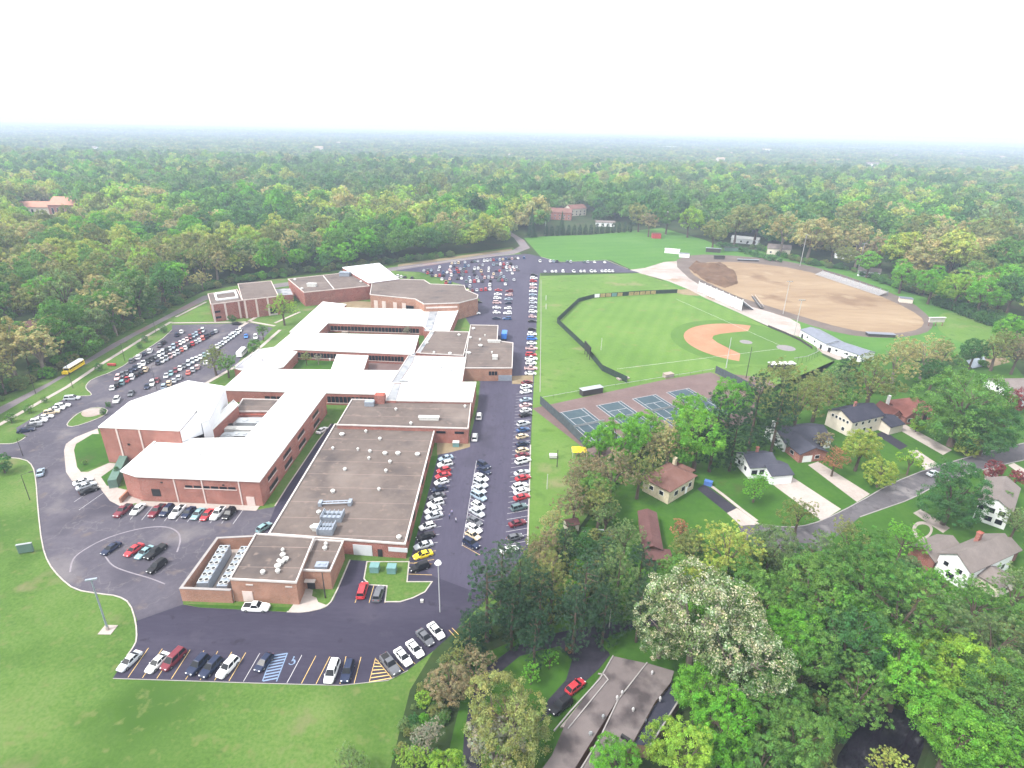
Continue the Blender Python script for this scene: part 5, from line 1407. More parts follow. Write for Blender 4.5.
# school bus on the road
def bus(pos, hd, label, body='yellow', roofm='white_paint', L=11.5):
    root = empty('school_bus', (pos.x, pos.y, .05), hd); tag(root, label, 'bus')
    mb = MB(); mb.box(-L/2, L/2-1.6, -1.2, 1.2, .55, 2.55); mb.box(L/2-1.6, L/2, -1.05, 1.05, .55, 1.6); mb.build('body', M[body], root, world=False)
    mb = MB(); mb.add([(-L/2,-1.22,2.55),(L/2-1.5,-1.22,2.55),(L/2-1.5,1.22,2.55),(-L/2,1.22,2.55),(-L/2,-.8,3.0),(L/2-1.7,-.8,3.0),(L/2-1.7,.8,3.0),(-L/2,.8,3.0)], [(0,1,5,4),(1,2,6,5),(2,3,7,6),(3,0,4,7),(4,5,6,7)]); mb.build('roof', M[roofm], root, world=False)
    for sy in (-1, 1):
        for i in range(10):
            x = -L/2 + .6 + i*.93; MB().box(x, x+.75, sy*1.205-.02, sy*1.205+.02, 1.7, 2.4).build('window', M['glass'], root, world=False)
        MB().box(-L/2, L/2-1.6, sy*1.21-.015, sy*1.21+.015, 1.2, 1.3).build('side_stripe', M['dark'], root, world=False)
    MB().box(L/2-1.6, L/2-1.57, -1.0, 1.0, 1.65, 2.45).build('windshield', M['glass'], root, world=False)
    for x in (-L/2+2.4, L/2-1.1):
        for sy in (-1, 1): MB().tube((x, sy*1.0-.15, .48), (x, sy*1.0+.15, .48), .48, n=12).build('wheel', M['tyre'], root, world=False)
bus(g(73,367,1.5), hdg((58,376),(88,358)) + math.pi, 'yellow school bus with a white roof on the road')
bus(g(242,352,1.4), hdg((236,357),(248,345)), 'short white bus at the end of the west lot', body='white_paint', L=8.0)
def blue_truck():
    p = g(504.5, 338); root = empty('delivery_truck', (p.x, p.y, .05), math.pi/2 - .05); tag(root, 'blue delivery truck with a white cab backed to the dock', 'truck')
    MB().box(-4.6, 1.6, -1.25, 1.25, 1.0, 3.6).build('cargo_box', paint('B'), root, world=False)
    MB().box(-4.6, 4.2, -.9, .9, .6, 1.0).build('chassis', M['dark'], root, world=False)
    mb = MB(); mb.box(2.0, 4.4, -1.1, 1.1, .8, 2.2); mb.add([(2.0,-1.05,2.2),(3.8,-1.05,2.2),(3.8,1.05,2.2),(2.0,1.05,2.2),(2.1,-.9,2.9),(3.3,-.9,2.9),(3.3,.9,2.9),(2.1,.9,2.9)], [(0,1,5,4),(1,2,6,5),(2,3,7,6),(3,0,4,7),(4,5,6,7)]); mb.build('cab', M['white_paint'], root, world=False)
    MB().add([(3.79,-.9,2.25),(3.79,.9,2.25),(3.36,.8,2.82),(3.36,-.8,2.82)], [(0,1,2,3)]).build('windshield', M['glass'], root, world=False)
    for x in (-3.4, -2.4, 3.2):
        for sy in (-1, 1): MB().tube((x, sy*1.0-.14, .48), (x, sy*1.0+.14, .48), .48, n=10).build('wheel', M['tyre'], root, world=False)
blue_truck()

# ------------------------------------------------------------------ fences, poles and other furniture
def fence(px, h, mat, label, name='fence', step=3.0, z0=.08):
    pts = G(px)
    root = empty(name, pts[0]); tag(root, label, 'fence')
    for i in range(len(pts)-1):
        A, Bq = pts[i], pts[i+1]; d = vec2(Bq) - vec2(A); L = d.length; n = max(1, round(L/step))
        for k in range(n):
            p = vec2(A) + d*((k+.5)/n)
            MB().obox(p, d, L/n - .06, .06, z0, h - .05).build('panel', M[mat], root)
            q = vec2(A) + d*(k/n)
            MB().tube((q.x, q.y, 0), (q.x, q.y, h + .08), .05, n=6).build('post', M['pole_dark'], root)
    return root
fence([(579,302),(557,323),(584,349),(602,371),(627,383)], 2.9, 'windscreen', 'dark green outfield fence bending along the side of the ball field', step=4)
fence([(677,293),(640,294.5),(594,298),(579,302)], 2.5, 'windscreen', 'far outfield fence below the yellow banners', step=4)
rr = random.Random(9)
A, Bq = g(594,298), g(672,293.4); d = vec2(Bq) - vec2(A); L = d.length; dn = Vector((d.y, -d.x)).normalized()
for i in range(14):
    if rr.random() < .2: continue
    p = vec2(A) + d*((i+.5)/14) + dn*.12
    o = MB().obox(p, d, L/14*.86, .06, .3, 2.45).build('banner', M[rr.choice(['banner_yellow','banner_yellow','white_paint','teal_box','windscreen','banner_yellow'])])
    tag(o, '%s advertising banner from the left on the far outfield fence' % ordinal(i+1), 'banner', 'banners on the outfield fence')
fence([(540,404),(563,425),(587,449)], 3.4, 'windscreen_blue', 'tall dark windscreen fence at the left end of the tennis courts', step=3)
fence([(715,373),(735,383),(756,394)], 3.4, 'windscreen_blue', 'tall dark fence at the right end of the tennis courts', step=3)
fence([(541,400),(590,391),(640,383),(714,371)], 1.2, 'pole_grey', 'low pale fence along the far side of the courts', step=6, z0=1.0)
fence([(768,327),(785,334),(800,341),(812,349)], 1.2, 'pole_dark', 'low dark fence behind home plate along the concourse', step=4)
fence([(815,351),(817,357),(806,362),(793,364)], 3.0, 'pole_grey', 'curved backstop fence behind home plate', step=2.5, z0=2.7)
def pole(base, h, label, r=.12, mat='pole_dark', lamp=None, arm=None, name='light_pole', cat='pole'):
    p = g(*base); root = empty(name, p); tag(root, label, cat)
    MB().tube((p.x,p.y,0), (p.x,p.y,h), r, r*.65, n=8).build('shaft', M[mat], root)
    if lamp == 'globe':
        mb = MB()
        mb.tube((p.x,p.y,h-.1), (p.x,p.y,h+.25), .3, .75, n=12); mb.tube((p.x,p.y,h+.25), (p.x,p.y,h+.75), .75, .45, n=12)
        mb.build('lamp_head', M['lamp_white'], root)
    if lamp == 'arm':
        mb = MB(); a = arm or (1, 0)
        mb.tube((p.x,p.y,h-.1), (p.x+a[0]*2.2, p.y+a[1]*2.2, h+.3), .05, n=6); mb.obox((p.x+a[0]*2.5, p.y+a[1]*2.5), a, .9, .35, h+.22, h+.4)
        mb.build('lamp_arm', M[mat], root)
    if lamp == 'bank':
        mb = MB()
        for zz in (h-.3,): mb.box(p.x-1.6, p.x+1.6, p.y-.06, p.y+.06, zz-.06, zz+.06)
        mb.build('crossarm', M[mat], root)
        for k in range(4): MB().tube((p.x-1.4+k*.93, p.y, h), (p.x-1.4+k*.93, p.y-.4, h-.12), .2, .28, n=8).build('floodlight', M['vent_grey'], root)
    if lamp == 'base':
        MB().box(p.x-1.3, p.x+1.3, p.y-1.2, p.y+1.2, 0, .12).build('concrete_base', M['concrete'], root)
        MB().tube((p.x,p.y,.12), (p.x,p.y,.9), .32, n=10).build('footing', M['concrete'], root)
        mb = MB(); mb.obox((p.x, p.y), (1, .3), 2.0, .45, h-.1, h+.15); mb.build('lamp_head', M['steel'], root)
    return root
pole((440,612), 12.8, 'tall pale lamp post with white globe head on the east drive', .14, 'pole_grey', 'globe')
pole((108,630), 13.0, 'blue grey lamp post on a concrete base in the left lawn', .2, 'steel', 'base')
pole((325.5,598), 7.0, 'dark pole beside the boiler house annex', .16, 'pole_dark', 'base' and None)
for i, (b, hh) in enumerate((((36,394),9),((73,388),11),((125,361),8),((156,333),9),((157,390),10),((23,456),6),((30,500),8))):
    pole(b, hh, ['street lamp by the road nearest the left edge','tall street lamp between the bus and the west drive','street lamp on the verge in the middle','street lamp farthest along the verge','lamp post among parked cars in the west lot','lamp post at the corner of the left lawn','thin post in the left lawn by the kerb'][i], .1, 'pole_dark', 'arm', (.8, .4))
pole((783,314), 19, 'left tall floodlight mast at the stadium concourse', .2, 'alu', 'bank', name='floodlight_mast', cat='mast')
pole((794,336), 19, 'right tall floodlight mast at the stadium concourse', .2, 'alu', 'bank', name='floodlight_mast', cat='mast')
pole((800,266), 24, 'floodlight mast behind the far side of the stadium', .22, 'alu', 'bank', name='floodlight_mast', cat='mast')
pole((858,270), 20, 'tall pole beside the far bleachers', .2, 'alu', 'bank', name='floodlight_mast', cat='mast')
pole((726,368), 14, 'white based mast on the near side of the infield', .2, 'pole_grey', name='mast', cat='mast')
pole((746,378), 14, 'dark pole between the courts and home plate', .18, 'pole_dark', name='pole')
pole((545,236), 14, 'thin pale pole at the near corner of the far field', .2, 'pole_grey', name='pole')
pole((601,350), 6, 'pale foul pole by the outfield fence', .12, 'vent_white', name='foul_pole')
pole((546,300), 3, 'pale goal post beside the kerb row, far one', .25, 'vent_white', name='goal_post'); pole((546,309), 3, 'pale goal post beside the kerb row, near one', .25, 'vent_white', name='goal_post')
pole((547,489), 5, 'thin pale post on the grass beside the east lot', .12, 'vent_white', name='post')
pole((609,628), 5, 'pale lamp post beside the dark winding drive', .12, 'vent_white', name='post')
pole((557,467), 6, 'dark post on the grass below the tennis courts', .14, 'pole_dark', name='post')

def boxthing(name, px, lx, ly, h, mat, label, cat, ux=(1, 0), lid=None, legs=False):
    p = g(*px); root = empty(name, p); tag(root, label, cat)
    MB().obox(p, ux, lx, ly, .35 if legs else 0, h).build('body', M[mat], root)
    MB().obox(p, ux, lx*1.06, ly*1.08, h, h+.12).build('lid', M[lid or mat], root)
    if legs:
        u2 = Vector((ux[0], ux[1])).normalized(); v2 = Vector((-u2.y, u2.x))
        for a in (-1, 1):
            for b in (-1, 1):
                q = vec2(p) + u2*a*lx*.42 + v2*b*ly*.42; MB().tube((q.x,q.y,0), (q.x,q.y,.4), .06, n=6).build('leg', M['pole_dark'], root)
    return root
boxthing('transformer_box', (375,571), 2.0, 1.7, 1.7, 'teal_box', 'left grey green transformer box on the grass island', 'utility box')
boxthing('transformer_box', (392,572), 2.0, 1.7, 1.7, 'teal_box', 'right grey green transformer box on the grass island', 'utility box')
boxthing('dumpster', (456,446), 2.0, 1.6, 1.5, 'teal_box', 'teal waste container on the bare patch', 'dumpster', lid='vent_white')
boxthing('sign_board', (27,553), 3.0, .5, 2.6, 'green_box', 'grey green sign board on the left lawn by the kerb', 'sign', ux=(.9,.3), lid='vent_grey', legs=True)
boxthing('bench', (112,366), 3.2, .8, 1.0, 'red_paint', 'dark red bench on the grass by the west lot', 'bench', legs=True)
boxthing('dugout', (591,393.5), 9, 2.8, 2.4, 'pole_dark', 'small grey roofed dugout by the tennis courts', 'dugout', ux=TU, lid='vent_grey')
boxthing('dugout', (781,368), 11, 3.2, 2.3, 'pole_dark', 'white roofed dugout near home plate', 'dugout', ux=(1,.15), lid='white_paint')
boxthing('bullpen_pad', (623,379), 5, 2.2, .5, 'gravel', 'pale pad behind the outfield corner', 'pad', ux=TU)
boxthing('storage_box', (668,377), 4, 2.4, 1.6, 'gravel', 'pale box on the grass by the right courts', 'box', ux=TU)
boxthing('equipment_box', (553,458), 2.2, 1.4, 1.2, 'vent_white', 'white utility box on the grass below the courts', 'box', legs=True)
boxthing('shed', (656,238), 8, 6, 4.5, 'red_paint', 'small red shed at the edge of the far field', 'shed', lid='shingle_red')
boxthing('booth', (672,253), 12, 5, 3.2, 'white_paint', 'long white booth at the stadium gate', 'booth', ux=(1,-.35), lid='vent_white')
boxthing('booth', (684,257), 8, 4, 3.0, 'white_paint', 'shorter white booth nearer the dirt heaps', 'booth', ux=(1,-.2), lid='metal_roof')
boxthing('trailer', (713,252), 12, 3, 3.2, 'pole_dark', 'dark trailer at the far end of the stadium, left one', 'trailer', ux=(1,-.3), lid='steel')
boxthing('trailer', (731,251), 11, 3, 3.2, 'green_box', 'dark trailer at the far end of the stadium, right one', 'trailer', ux=(1,-.1), lid='pole_dark')
boxthing('container', (719,259), 8, 3, 2.6, 'pole_dark', 'dark container on the pale gravel by the soil', 'container', lid='dark')
boxthing('mat_stack', (748,261), 16, 2, 1.2, 'pole_dark', 'low dark stack along the pale end of the track', 'stack', ux=(1,-.1), lid='steel')
boxthing('ticket_booth', (905,302), 7, 5, 2.6, 'cream', 'small white hut with grey roof beside the track bend', 'hut', ux=(1,-.4), lid='metal_roof')
boxthing('high_jump_mat', (880,336), 13, 3.5, 1.4, 'pole_dark', 'grey landing mats below the track bend', 'mat', ux=(1,-.1), lid='metal_roof')
boxthing('patio_table', (587,535), 2.0, 1.4, .75, 'steel', 'pale table in the shaded back yard', 'table', ux=(1,.4), lid='vent_white', legs=True)
boxthing('play_set', (605,537), 4.0, 2.6, 1.2, 'red_paint', 'red and white clutter on the back yard patio', 'play set', lid='vent_grey', legs=True)
boxthing('fire_hydrant_box', (422,602), .6, .5, .5, 'vent_white', 'tiny white box at the kerb of the grass island', 'box')
boxthing('blue_recycling_bin', (708,485), 2.2, 1.3, 1.3, 'blue_tarp', 'blue tarp covered cart beside the dark driveway', 'cart', ux=(1,-.6))

def scoreboard():
    p = g(935, 326); root = empty('scoreboard', p); tag(root, 'white scoreboard on posts beyond the track bend', 'scoreboard')
    MB().obox(p, (1, .1), 9, .6, 2.2, 4.6).build('board', M['coping'], root)
    MB().obox(p, (1, .1), 9.4, 1.4, 4.6, 4.9).build('cap', M['vent_white'], root)
    for s in (-4, 0, 4): MB().tube((p.x+s, p.y+s*.1, 0), (p.x+s, p.y+s*.1, 2.8), .2, n=6).build('post', M['brick_dark'], root)
scoreboard()

def field_scoreboard():
    p = g(587, 357); root = empty('scoreboard', p); tag(root, 'dark scoreboard on posts at the bend of the outfield fence', 'scoreboard')
    d = (vec2(g(602,371)) - vec2(g(584,349))).normalized()
    MB().obox(p, d, 9, .5, 3.0, 6.2).build('board', M['dark'], root)
    for s in (-3.6, 0, 3.6): MB().tube((p.x+d.x*s, p.y+d.y*s, 0), (p.x+d.x*s, p.y+d.y*s, 3.2), .16, n=6).build('post', M['pole_dark'], root)
field_scoreboard()

def bleacher(a, b, rows, rise, run, label, back=None, face=1):
    """terraced stand from a to b (front edge on the ground); rows step up away from the pitch"""
    A, Bq = vec2(g(*a)), vec2(g(*b)); d = (Bq-A); L = d.length; d.normalize(); n = Vector((-d.y, d.x)) * face
    if back: A = A - n*run*rows; Bq = Bq - n*run*rows
    root = empty('bleacher', ((A.x+Bq.x)/2, (A.y+Bq.y)/2, 0)); tag(root, label, 'bleacher')
    for i in range(rows):
        c = (A+Bq)/2 + n*(run*(i+.5))
        MB().obox(c, d, L, run*.94, rise*(i+1)-.12, rise*(i+1)).build('seat_row', M['alu'], root)
        MB().obox(c + n*run*.47, d, L, .05, rise*(i)+.02, rise*(i+1)-.12).build('riser', M['vent_grey'], root)
    k = int(L/6)
    for j in range(k+1):
        c = A + d*(L*j/k)
        q = c + n*run*rows
        MB().obox(q, d, .3, .3, 0, rise*rows + 1.0).build('post', M['white_paint' if back else 'steel'], root)
        if j < k and back:
            c2 = A + d*(L*(j+.5)/k) + n*(run*rows+.1)
            MB().obox(c2, d, L/k*.82, .12, .3, rise*rows-.2).build('back_panel', M['white_paint'], root)
    c = (A+Bq)/2 + n*(run*rows)
    MB().obox(c, d, L, .1, rise*rows+.95, rise*rows+1.15).build('top_rail', M['pole_dark'], root)
    return root
bleacher((698,291.5), (741,311), 12, .5, .75, 'home grandstand with white back panels beside the concourse', back=True, face=-1)
bleacher((815,274.5), (879,296), 8, .30, .75, 'long low aluminium bleacher on the far side of the stadium', face=1)
def pressbox():
    p = g(762, 309); root = empty('press_ramp', p); tag(root, 'dark sloping ramp at the end of the grandstand', 'ramp')
    q = g(752, 302)
    mb = MB(); d = vec2(p) - vec2(q); n = Vector((-d.y, d.x)).normalized()
    a, b = vec2(q)+n*1, vec2(q)-n*1; c_, e_ = vec2(p)+n*1, vec2(p)-n*1
    mb.add([(a.x,a.y,3.6),(b.x,b.y,3.6),(e_.x,e_.y,.4),(c_.x,c_.y,.4),(a.x,a.y,3.3),(b.x,b.y,3.3),(e_.x,e_.y,.1),(c_.x,c_.y,.1)], [(0,1,2,3),(7,6,5,4),(0,3,7,4),(1,5,6,2),(0,4,5,1),(3,2,6,7)])
    mb.build('deck', M['pole_dark'], root)
    for s in (1, -1):
        MB().tube((q.x+n.x*s, q.y+n.y*s, 4.6), (p.x+n.x*s, p.y+n.y*s, 1.4), .08, n=6).build('handrail', M['alu'], root)
pressbox()
def canopy():
    p = g(579, 455); root = empty('canopy_tent', p); tag(root, 'bright yellow canopy at the foot of the tennis fence', 'canopy')
    MB().add([(p.x-2.3,p.y-1.8,1.9),(p.x+2.3,p.y-1.8,1.9),(p.x+2.3,p.y+1.8,1.9),(p.x-2.3,p.y+1.8,1.9),(p.x,p.y,3.1)], [(0,1,4),(1,2,4),(2,3,4),(3,0,4)]).build('roof', M['yellow'], root)
    for a in (-2.2, 2.2):
        for b in (-1.7, 1.7): MB().tube((p.x+a,p.y+b,0), (p.x+a,p.y+b,1.95), .06, n=6).build('leg', M['vent_white'], root)
canopy()

# two people standing in the east lot
def person(px, hd, top, label, h=1.72):
    p = g(*px)
    V = [(0,0,.93),(0,0,1.12),(0,0,1.38),(0,0,1.48),(0,.0,1.60),(0,.02,1.70), (.1,0,.88),(.11,.02,.48),(.11,0,.08),(.11,.14,.04), (-.1,0,.88),(-.11,-.02,.48),(-.11,0,.08),(-.11,.14,.04), (.19,0,1.40),(.24,-.02,1.12),(.22,.10,.88),(-.19,0,1.40),(-.24,-.02,1.12),(-.22,.1,.88),(.22,.13,.80),(-.22,.13,.80)]
    E = [(0,1),(1,2),(2,3),(3,4),(4,5),(0,6),(6,7),(7,8),(8,9),(0,10),(10,11),(11,12),(12,13),(2,14),(14,15),(15,16),(16,20),(2,17),(17,18),(18,19),(19,21)]
    Rr = [.15,.14,.15,.06,.09,.08,.09,.065,.05,.04,.09,.065,.05,.04,.06,.045,.035,.06,.045,.035,.035,.035]
    me = bpy.data.meshes.new('person'); me.from_pydata([(a*h/1.72, b*h/1.72, c*h/1.72) for a, b, c in V], E, [])
    o = bpy.data.objects.new('person', me); COL.objects.link(o)
    sk = o.modifiers.new('Skin', 'SKIN')
    for i, sv in enumerate(me.skin_vertices[0].data): sv.radius = (Rr[i], Rr[i]); sv.use_root = (i == 0)
    sb = o.modifiers.new('Sub', 'SUBSURF'); sb.levels = 1; sb.render_levels = 1
    m, t, pr = new_mat('person_clothes_%d' % px[1])
    tc_ = t.nodes.new('ShaderNodeTexCoord'); sx = t.nodes.new('ShaderNodeSeparateXYZ'); t.links.new(tc_.outputs['Object'], sx.inputs[0])
    rp = t.nodes.new('ShaderNodeValToRGB'); rp.color_ramp.interpolation = 'CONSTANT'
    e = rp.color_ramp.elements; e[0].color = (.03,.035,.06,1); e[1].position = .52; e[1].color = (*top, 1)
    x = e.new(.82); x.color = (.45,.27,.2,1); x = e.new(.93); x.color = (.05,.03,.02,1)
    dv = t.nodes.new('ShaderNodeMath'); dv.operation = 'DIVIDE'; dv.inputs[1].default_value = 1.8
    t.links.new(sx.outputs[2], dv.inputs[0]); t.links.new(dv.outputs[0], rp.inputs['Fac']); t.links.new(rp.outputs['Color'], pr.inputs['Base Color'])
    me.materials.append(m)
    o.location = (p.x, p.y, .03); o.rotation_euler = (0, 0, hd)
    tag(o, label, 'person')
person((452,515), .4, (.42,.38,.62), 'person in a lilac top standing between the car rows')
person((449.5,519), 2.2, (.10,.12,.25), 'person in dark blue beside the one in lilac')
person((456,523), -1.0, (.5,.52,.6), 'person in grey walking toward the near cars')
# ------------------------------------------------------------------ trees
LEAF_K = 1.72
def leaf_mat(name, c0, c1, trans=.40):
    c0 = [c*LEAF_K for c in c0]; c1 = [c*LEAF_K for c in c1]
    m = bpy.data.materials.new(name); m.use_nodes = True
    t = m.node_tree
    for n in list(t.nodes): t.nodes.remove(n)
    out = t.nodes.new('ShaderNodeOutputMaterial')
    oi = t.nodes.new('ShaderNodeObjectInfo')
    at = t.nodes.new('ShaderNodeAttribute'); at.attribute_name = 'tint'
    mx = t.nodes.new('ShaderNodeMix'); mx.data_type = 'RGBA'
    t.links.new(oi.outputs['Random'], mx.inputs['Factor'])
    mx.inputs['A'].default_value = (*c0, 1); mx.inputs['B'].default_value = (*c1, 1)
    mu = t.nodes.new('ShaderNodeMix'); mu.data_type = 'RGBA'; mu.blend_type = 'MULTIPLY'; mu.inputs['Factor'].default_value = 1
    t.links.new(mx.outputs['Result'], mu.inputs['A']); t.links.new(at.outputs['Color'], mu.inputs['B'])
    df = t.nodes.new('ShaderNodeBsdfDiffuse'); tr = t.nodes.new('ShaderNodeBsdfTranslucent')
    t.links.new(mu.outputs['Result'], df.inputs['Color']); t.links.new(mu.outputs['Result'], tr.inputs['Color'])
    ms = t.nodes.new('ShaderNodeMixShader'); ms.inputs[0].default_value = trans
    t.links.new(df.outputs[0], ms.inputs[1]); t.links.new(tr.outputs[0], ms.inputs[2])
    t.links.new(ms.outputs[0], out.inputs['Surface'])
    return m
LEAF = dict(
    green=((.054,.122,.028), (.084,.168,.038)), bright=((.070,.195,.022), (.095,.225,.030)), deep=((.032,.086,.028), (.050,.120,.034)),
    yellow=((.170,.225,.040), (.210,.245,.060)), lime=((.130,.230,.030), (.170,.260,.045)), olive=((.105,.130,.040), (.140,.160,.055)),
    tan=((.195,.190,.075), (.225,.215,.095)), bud=((.135,.122,.066), (.165,.145,.080)), spruce=((.020,.046,.024), (.032,.062,.030)),
    pine=((.030,.062,.034), (.045,.080,.040)), red=((.120,.030,.035), (.160,.045,.045)), rust=((.200,.100,.055), (.230,.120,.065)),
    blossom=((.285,.295,.19), (.32,.325,.22)), sage=((.085,.135,.050), (.110,.160,.060)), grey=((.150,.155,.110), (.180,.180,.130)))
LM = {k: leaf_mat('leaf_' + k, *v) for k, v in LEAF.items()}
WORD = dict(green='green', bright='bright green', deep='deep green', yellow='yellow green', lime='lime green', olive='olive', tan='tan budding', bud='brown budding', spruce='dark', pine='dark green', red='maroon leaved', rust='rust coloured', blossom='cream blossoming', sage='grey green', grey='grey budding')

def rand_dirs(rs, n):
    v = rs.normal(size=(n, 3)); return v / np.linalg.norm(v, axis=1)[:, None]

def cards(cen, nor, size, tint, rs, asp=.7):
    """one bent quad per leaf spray; returns arrays"""
    n = len(cen)
    nor = nor / np.linalg.norm(nor, axis=1)[:, None]
    t = np.cross(nor, rand_dirs(rs, n)); t /= np.linalg.norm(t, axis=1)[:, None] + 1e-9
    b = np.cross(nor, t)
    s = size[:, None]
    k = rs.uniform(.6, 1.25, (n, 4, 1))
    P = np.stack([cen - t*s*k[:, 0], cen + b*s*asp*k[:, 1] - nor*s*.25, cen + t*s*k[:, 2], cen - b*s*asp*k[:, 3] - nor*s*.25], 1)
    return P.reshape(-1, 3), np.repeat(tint, 4, axis=0)

def cloud_mesh(name, V, T, mats, mi=None):
    nq = len(V) // 4
    me = bpy.data.meshes.new(name)
    me.vertices.add(len(V)); me.vertices.foreach_set('co', V.astype(np.float32).ravel())
    me.loops.add(nq*4); me.loops.foreach_set('vertex_index', np.arange(nq*4, dtype=np.int32))
    me.polygons.add(nq); me.polygons.foreach_set('loop_start', np.arange(0, nq*4, 4, dtype=np.int32))
    try: me.polygons.foreach_set('loop_total', np.full(nq, 4, dtype=np.int32))
    except Exception: pass
    a = me.attributes.new('tint', 'FLOAT_COLOR', 'POINT')
    col = np.ones((len(V), 4), np.float32); col[:, :3] = T
    a.data.foreach_set('color', col.ravel())
    for m in mats: me.materials.append(m)
    if mi is not None: me.polygons.foreach_set('material_index', mi.astype(np.int32))
    me.update(calc_edges=True); me.validate()
    return me

def lobes_broad(rs, n, flat=.85, spread=.62, r0=.22, r1=.44):
    """irregular crown: lobes of mixed size, a few reaching out past the rest, some sides left thin"""
    L = []
    thin = rand_dirs(rs, 1)[0]; thin[2] *= .3
    ax_ = rs.uniform(.82, 1.12, 3)
    while len(L) < n:
        d = rand_dirs(rs, 1)[0]
        if d[2] < -.6: continue
        if d.dot(thin) > .55 and rs.uniform() < .6: continue
        rad = spread * rs.uniform(.45, 1.15)
        if rs.uniform() < .15: rad *= 1.2
        L.append((d * rad * ax_ * np.array([1, 1, flat]), rs.uniform(r0, r1)))
    L.append((np.array([0, 0, .0]), .42))
    return L

def leaves_on(rs, L, n, size, jag=.12, up=.35, col_var=.16, sub=None):
    """leaf sprays gathered in small clumps over the lobes: clump tops catch the light, gaps between stay open"""
    C = np.array([l[0] for l in L]); Rr = np.array([l[1] for l in L])
    pr = Rr**2 / (Rr**2).sum()
    ns = sub or max(30, min(n // 26, 420))
    m = ns * 4
    k = rs.choice(len(L), m, p=pr)
    d = rand_dirs(rs, m)
    S = C[k] + d * (Rr[k] * rs.uniform(.80, 1.02 + jag, m))[:, None]
    keep = np.ones(m, bool)
    for j in range(len(L)):
        dist = np.linalg.norm(S - C[j], axis=1)
        keep &= (dist > Rr[j]*.78) | (k == j)
    idx = np.nonzero(keep)[0][:ns]
    S, D, k = S[idx], d[idx], k[idx]
    ns = len(S)
    q = rs.randint(0, ns, n)
    rad = (2.25 / math.sqrt(ns)) * rs.uniform(.65, 1.45, ns) * float(np.mean(Rr)) / .38
    dd = rand_dirs(rs, n) + D[q]*.55 + np.array([0, 0, .25])
    dd /= np.linalg.norm(dd, axis=1)[:, None]
    P = S[q] + dd * (rad[q] * rs.uniform(.45, 1.1, n))[:, None] * np.array([1, 1, .8])
    lt = rs.uniform(1-col_var, 1+col_var, len(L)); ct = rs.uniform(.82, 1.2, ns)
    tint = (lt[k[q]] * ct[q] * rs.uniform(.75, 1.25, n))[:, None] * np.ones((1, 3))
    tint[:, 0] *= (rs.uniform(.85, 1.18, ns))[q]; tint[:, 2] *= rs.uniform(.85, 1.2, n)
    nor = dd + rs.normal(size=dd.shape)*.38 + np.array([0, 0, up])
    return cards(P, nor, rs.uniform(.65, 1.35, n)*size, tint, rs)

SHAPE_CACHE = {}
def crown_arrays(shape, var, lod):
    key = (shape, var, lod)
    if key in SHAPE_CACHE: return SHAPE_CACHE[key]
    rs = np.random.RandomState(sum(map(ord, shape))*7 + var*13 + {'hi':1,'mid':2,'low':3}[lod])
    N = {'hi': 22000, 'mid': 4200, 'low': 900}[lod]; S = {'hi': .0205, 'mid': .050, 'low': .112}[lod]
    if shape == 'broad':
        L = lobes_broad(rs, 17 + var*3, .80 + .08*var)
        V, T = leaves_on(rs, L, N, S)
    elif shape == 'round':
        L = lobes_broad(rs, 26, .95, .56, .28, .42) + [(np.array([math.cos(a)*.5, math.sin(a)*.5, -.55]), .34) for a in np.arange(0, 6.2, 1.05)]; V, T = leaves_on(rs, L, N, S, jag=.08)
    elif shape == 'airy':                                  # loose, budding crowns with gaps
        L = lobes_broad(rs, 26 + 4*var, .95, .78, .13, .27)[:-1]; V, T = leaves_on(rs, L, int(N*.85), S*.82, jag=.35, col_var=.2)
    elif shape == 'tall':
        L = lobes_broad(rs, 22, 1.5, .60, .26, .42); V, T = leaves_on(rs, L, N, S)
    elif shape == 'spruce':                                # layered cone, 4.4 units tall
        n = N; z = rs.uniform(0, 1, n)**1.35
        tiers = 15
        ph = (z*tiers) % 1.0
        rad = (1 - z)*1.0*(.60 + .40*(1-ph)) + .03
        an = rs.uniform(0, 2*math.pi, n)
        rad = rad * (1 + .16*np.sin(an*5 + np.floor(z*tiers)*2.1)) * rs.uniform(.55, 1.06, n)
        P = np.stack([np.cos(an)*rad, np.sin(an)*rad, z*4.4 - 2.2 - .10*rad], 1)
        d = np.stack([np.cos(an), np.sin(an), np.full(n, .75)], 1) + rs.normal(size=(n, 3))*.35
        tint = rs.uniform(.65, 1.35, n)[:, None]*np.ones((1, 3))
        V, T = cards(P, d, rs.uniform(.7, 1.3, n)*S*1.25*(1.15-.5*z), tint, rs, .5)
    elif shape == 'pine':
        L = []
        for i in range(34):
            zz = rs.uniform(-1.5, 1.6); rmax = .80 - .30*abs(zz-(-.3))/1.9
            a = rs.uniform(0, 6.28); rr_ = rmax*rs.uniform(.35, 1.0)
            L.append((np.array([math.cos(a)*rr_, math.sin(a)*rr_, zz]), rs.uniform(.2, .34)))
        V, T = leaves_on(rs, L, N, S*.95, jag=.3, col_var=.2)
    elif shape == 'column':                                # clipped conifer
        L = [(np.array([0, 0, z]), r) for z, r in ((-1.2,.62),(-.6,.62),(0,.55),(.6,.45),(1.1,.32),(1.5,.18))]
        V, T = leaves_on(rs, L, N, S*1.1)
    elif shape == 'hedge':
        L = [(np.array([rs.uniform(-2.2, 2.2), rs.uniform(-.4, .4), rs.uniform(-.2, .25)]), rs.uniform(.35, .5)) for _ in range(14)]
        V, T = leaves_on(rs, L, N, S*1.2)
    SHAPE_CACHE[key] = (V, T)
    return V, T

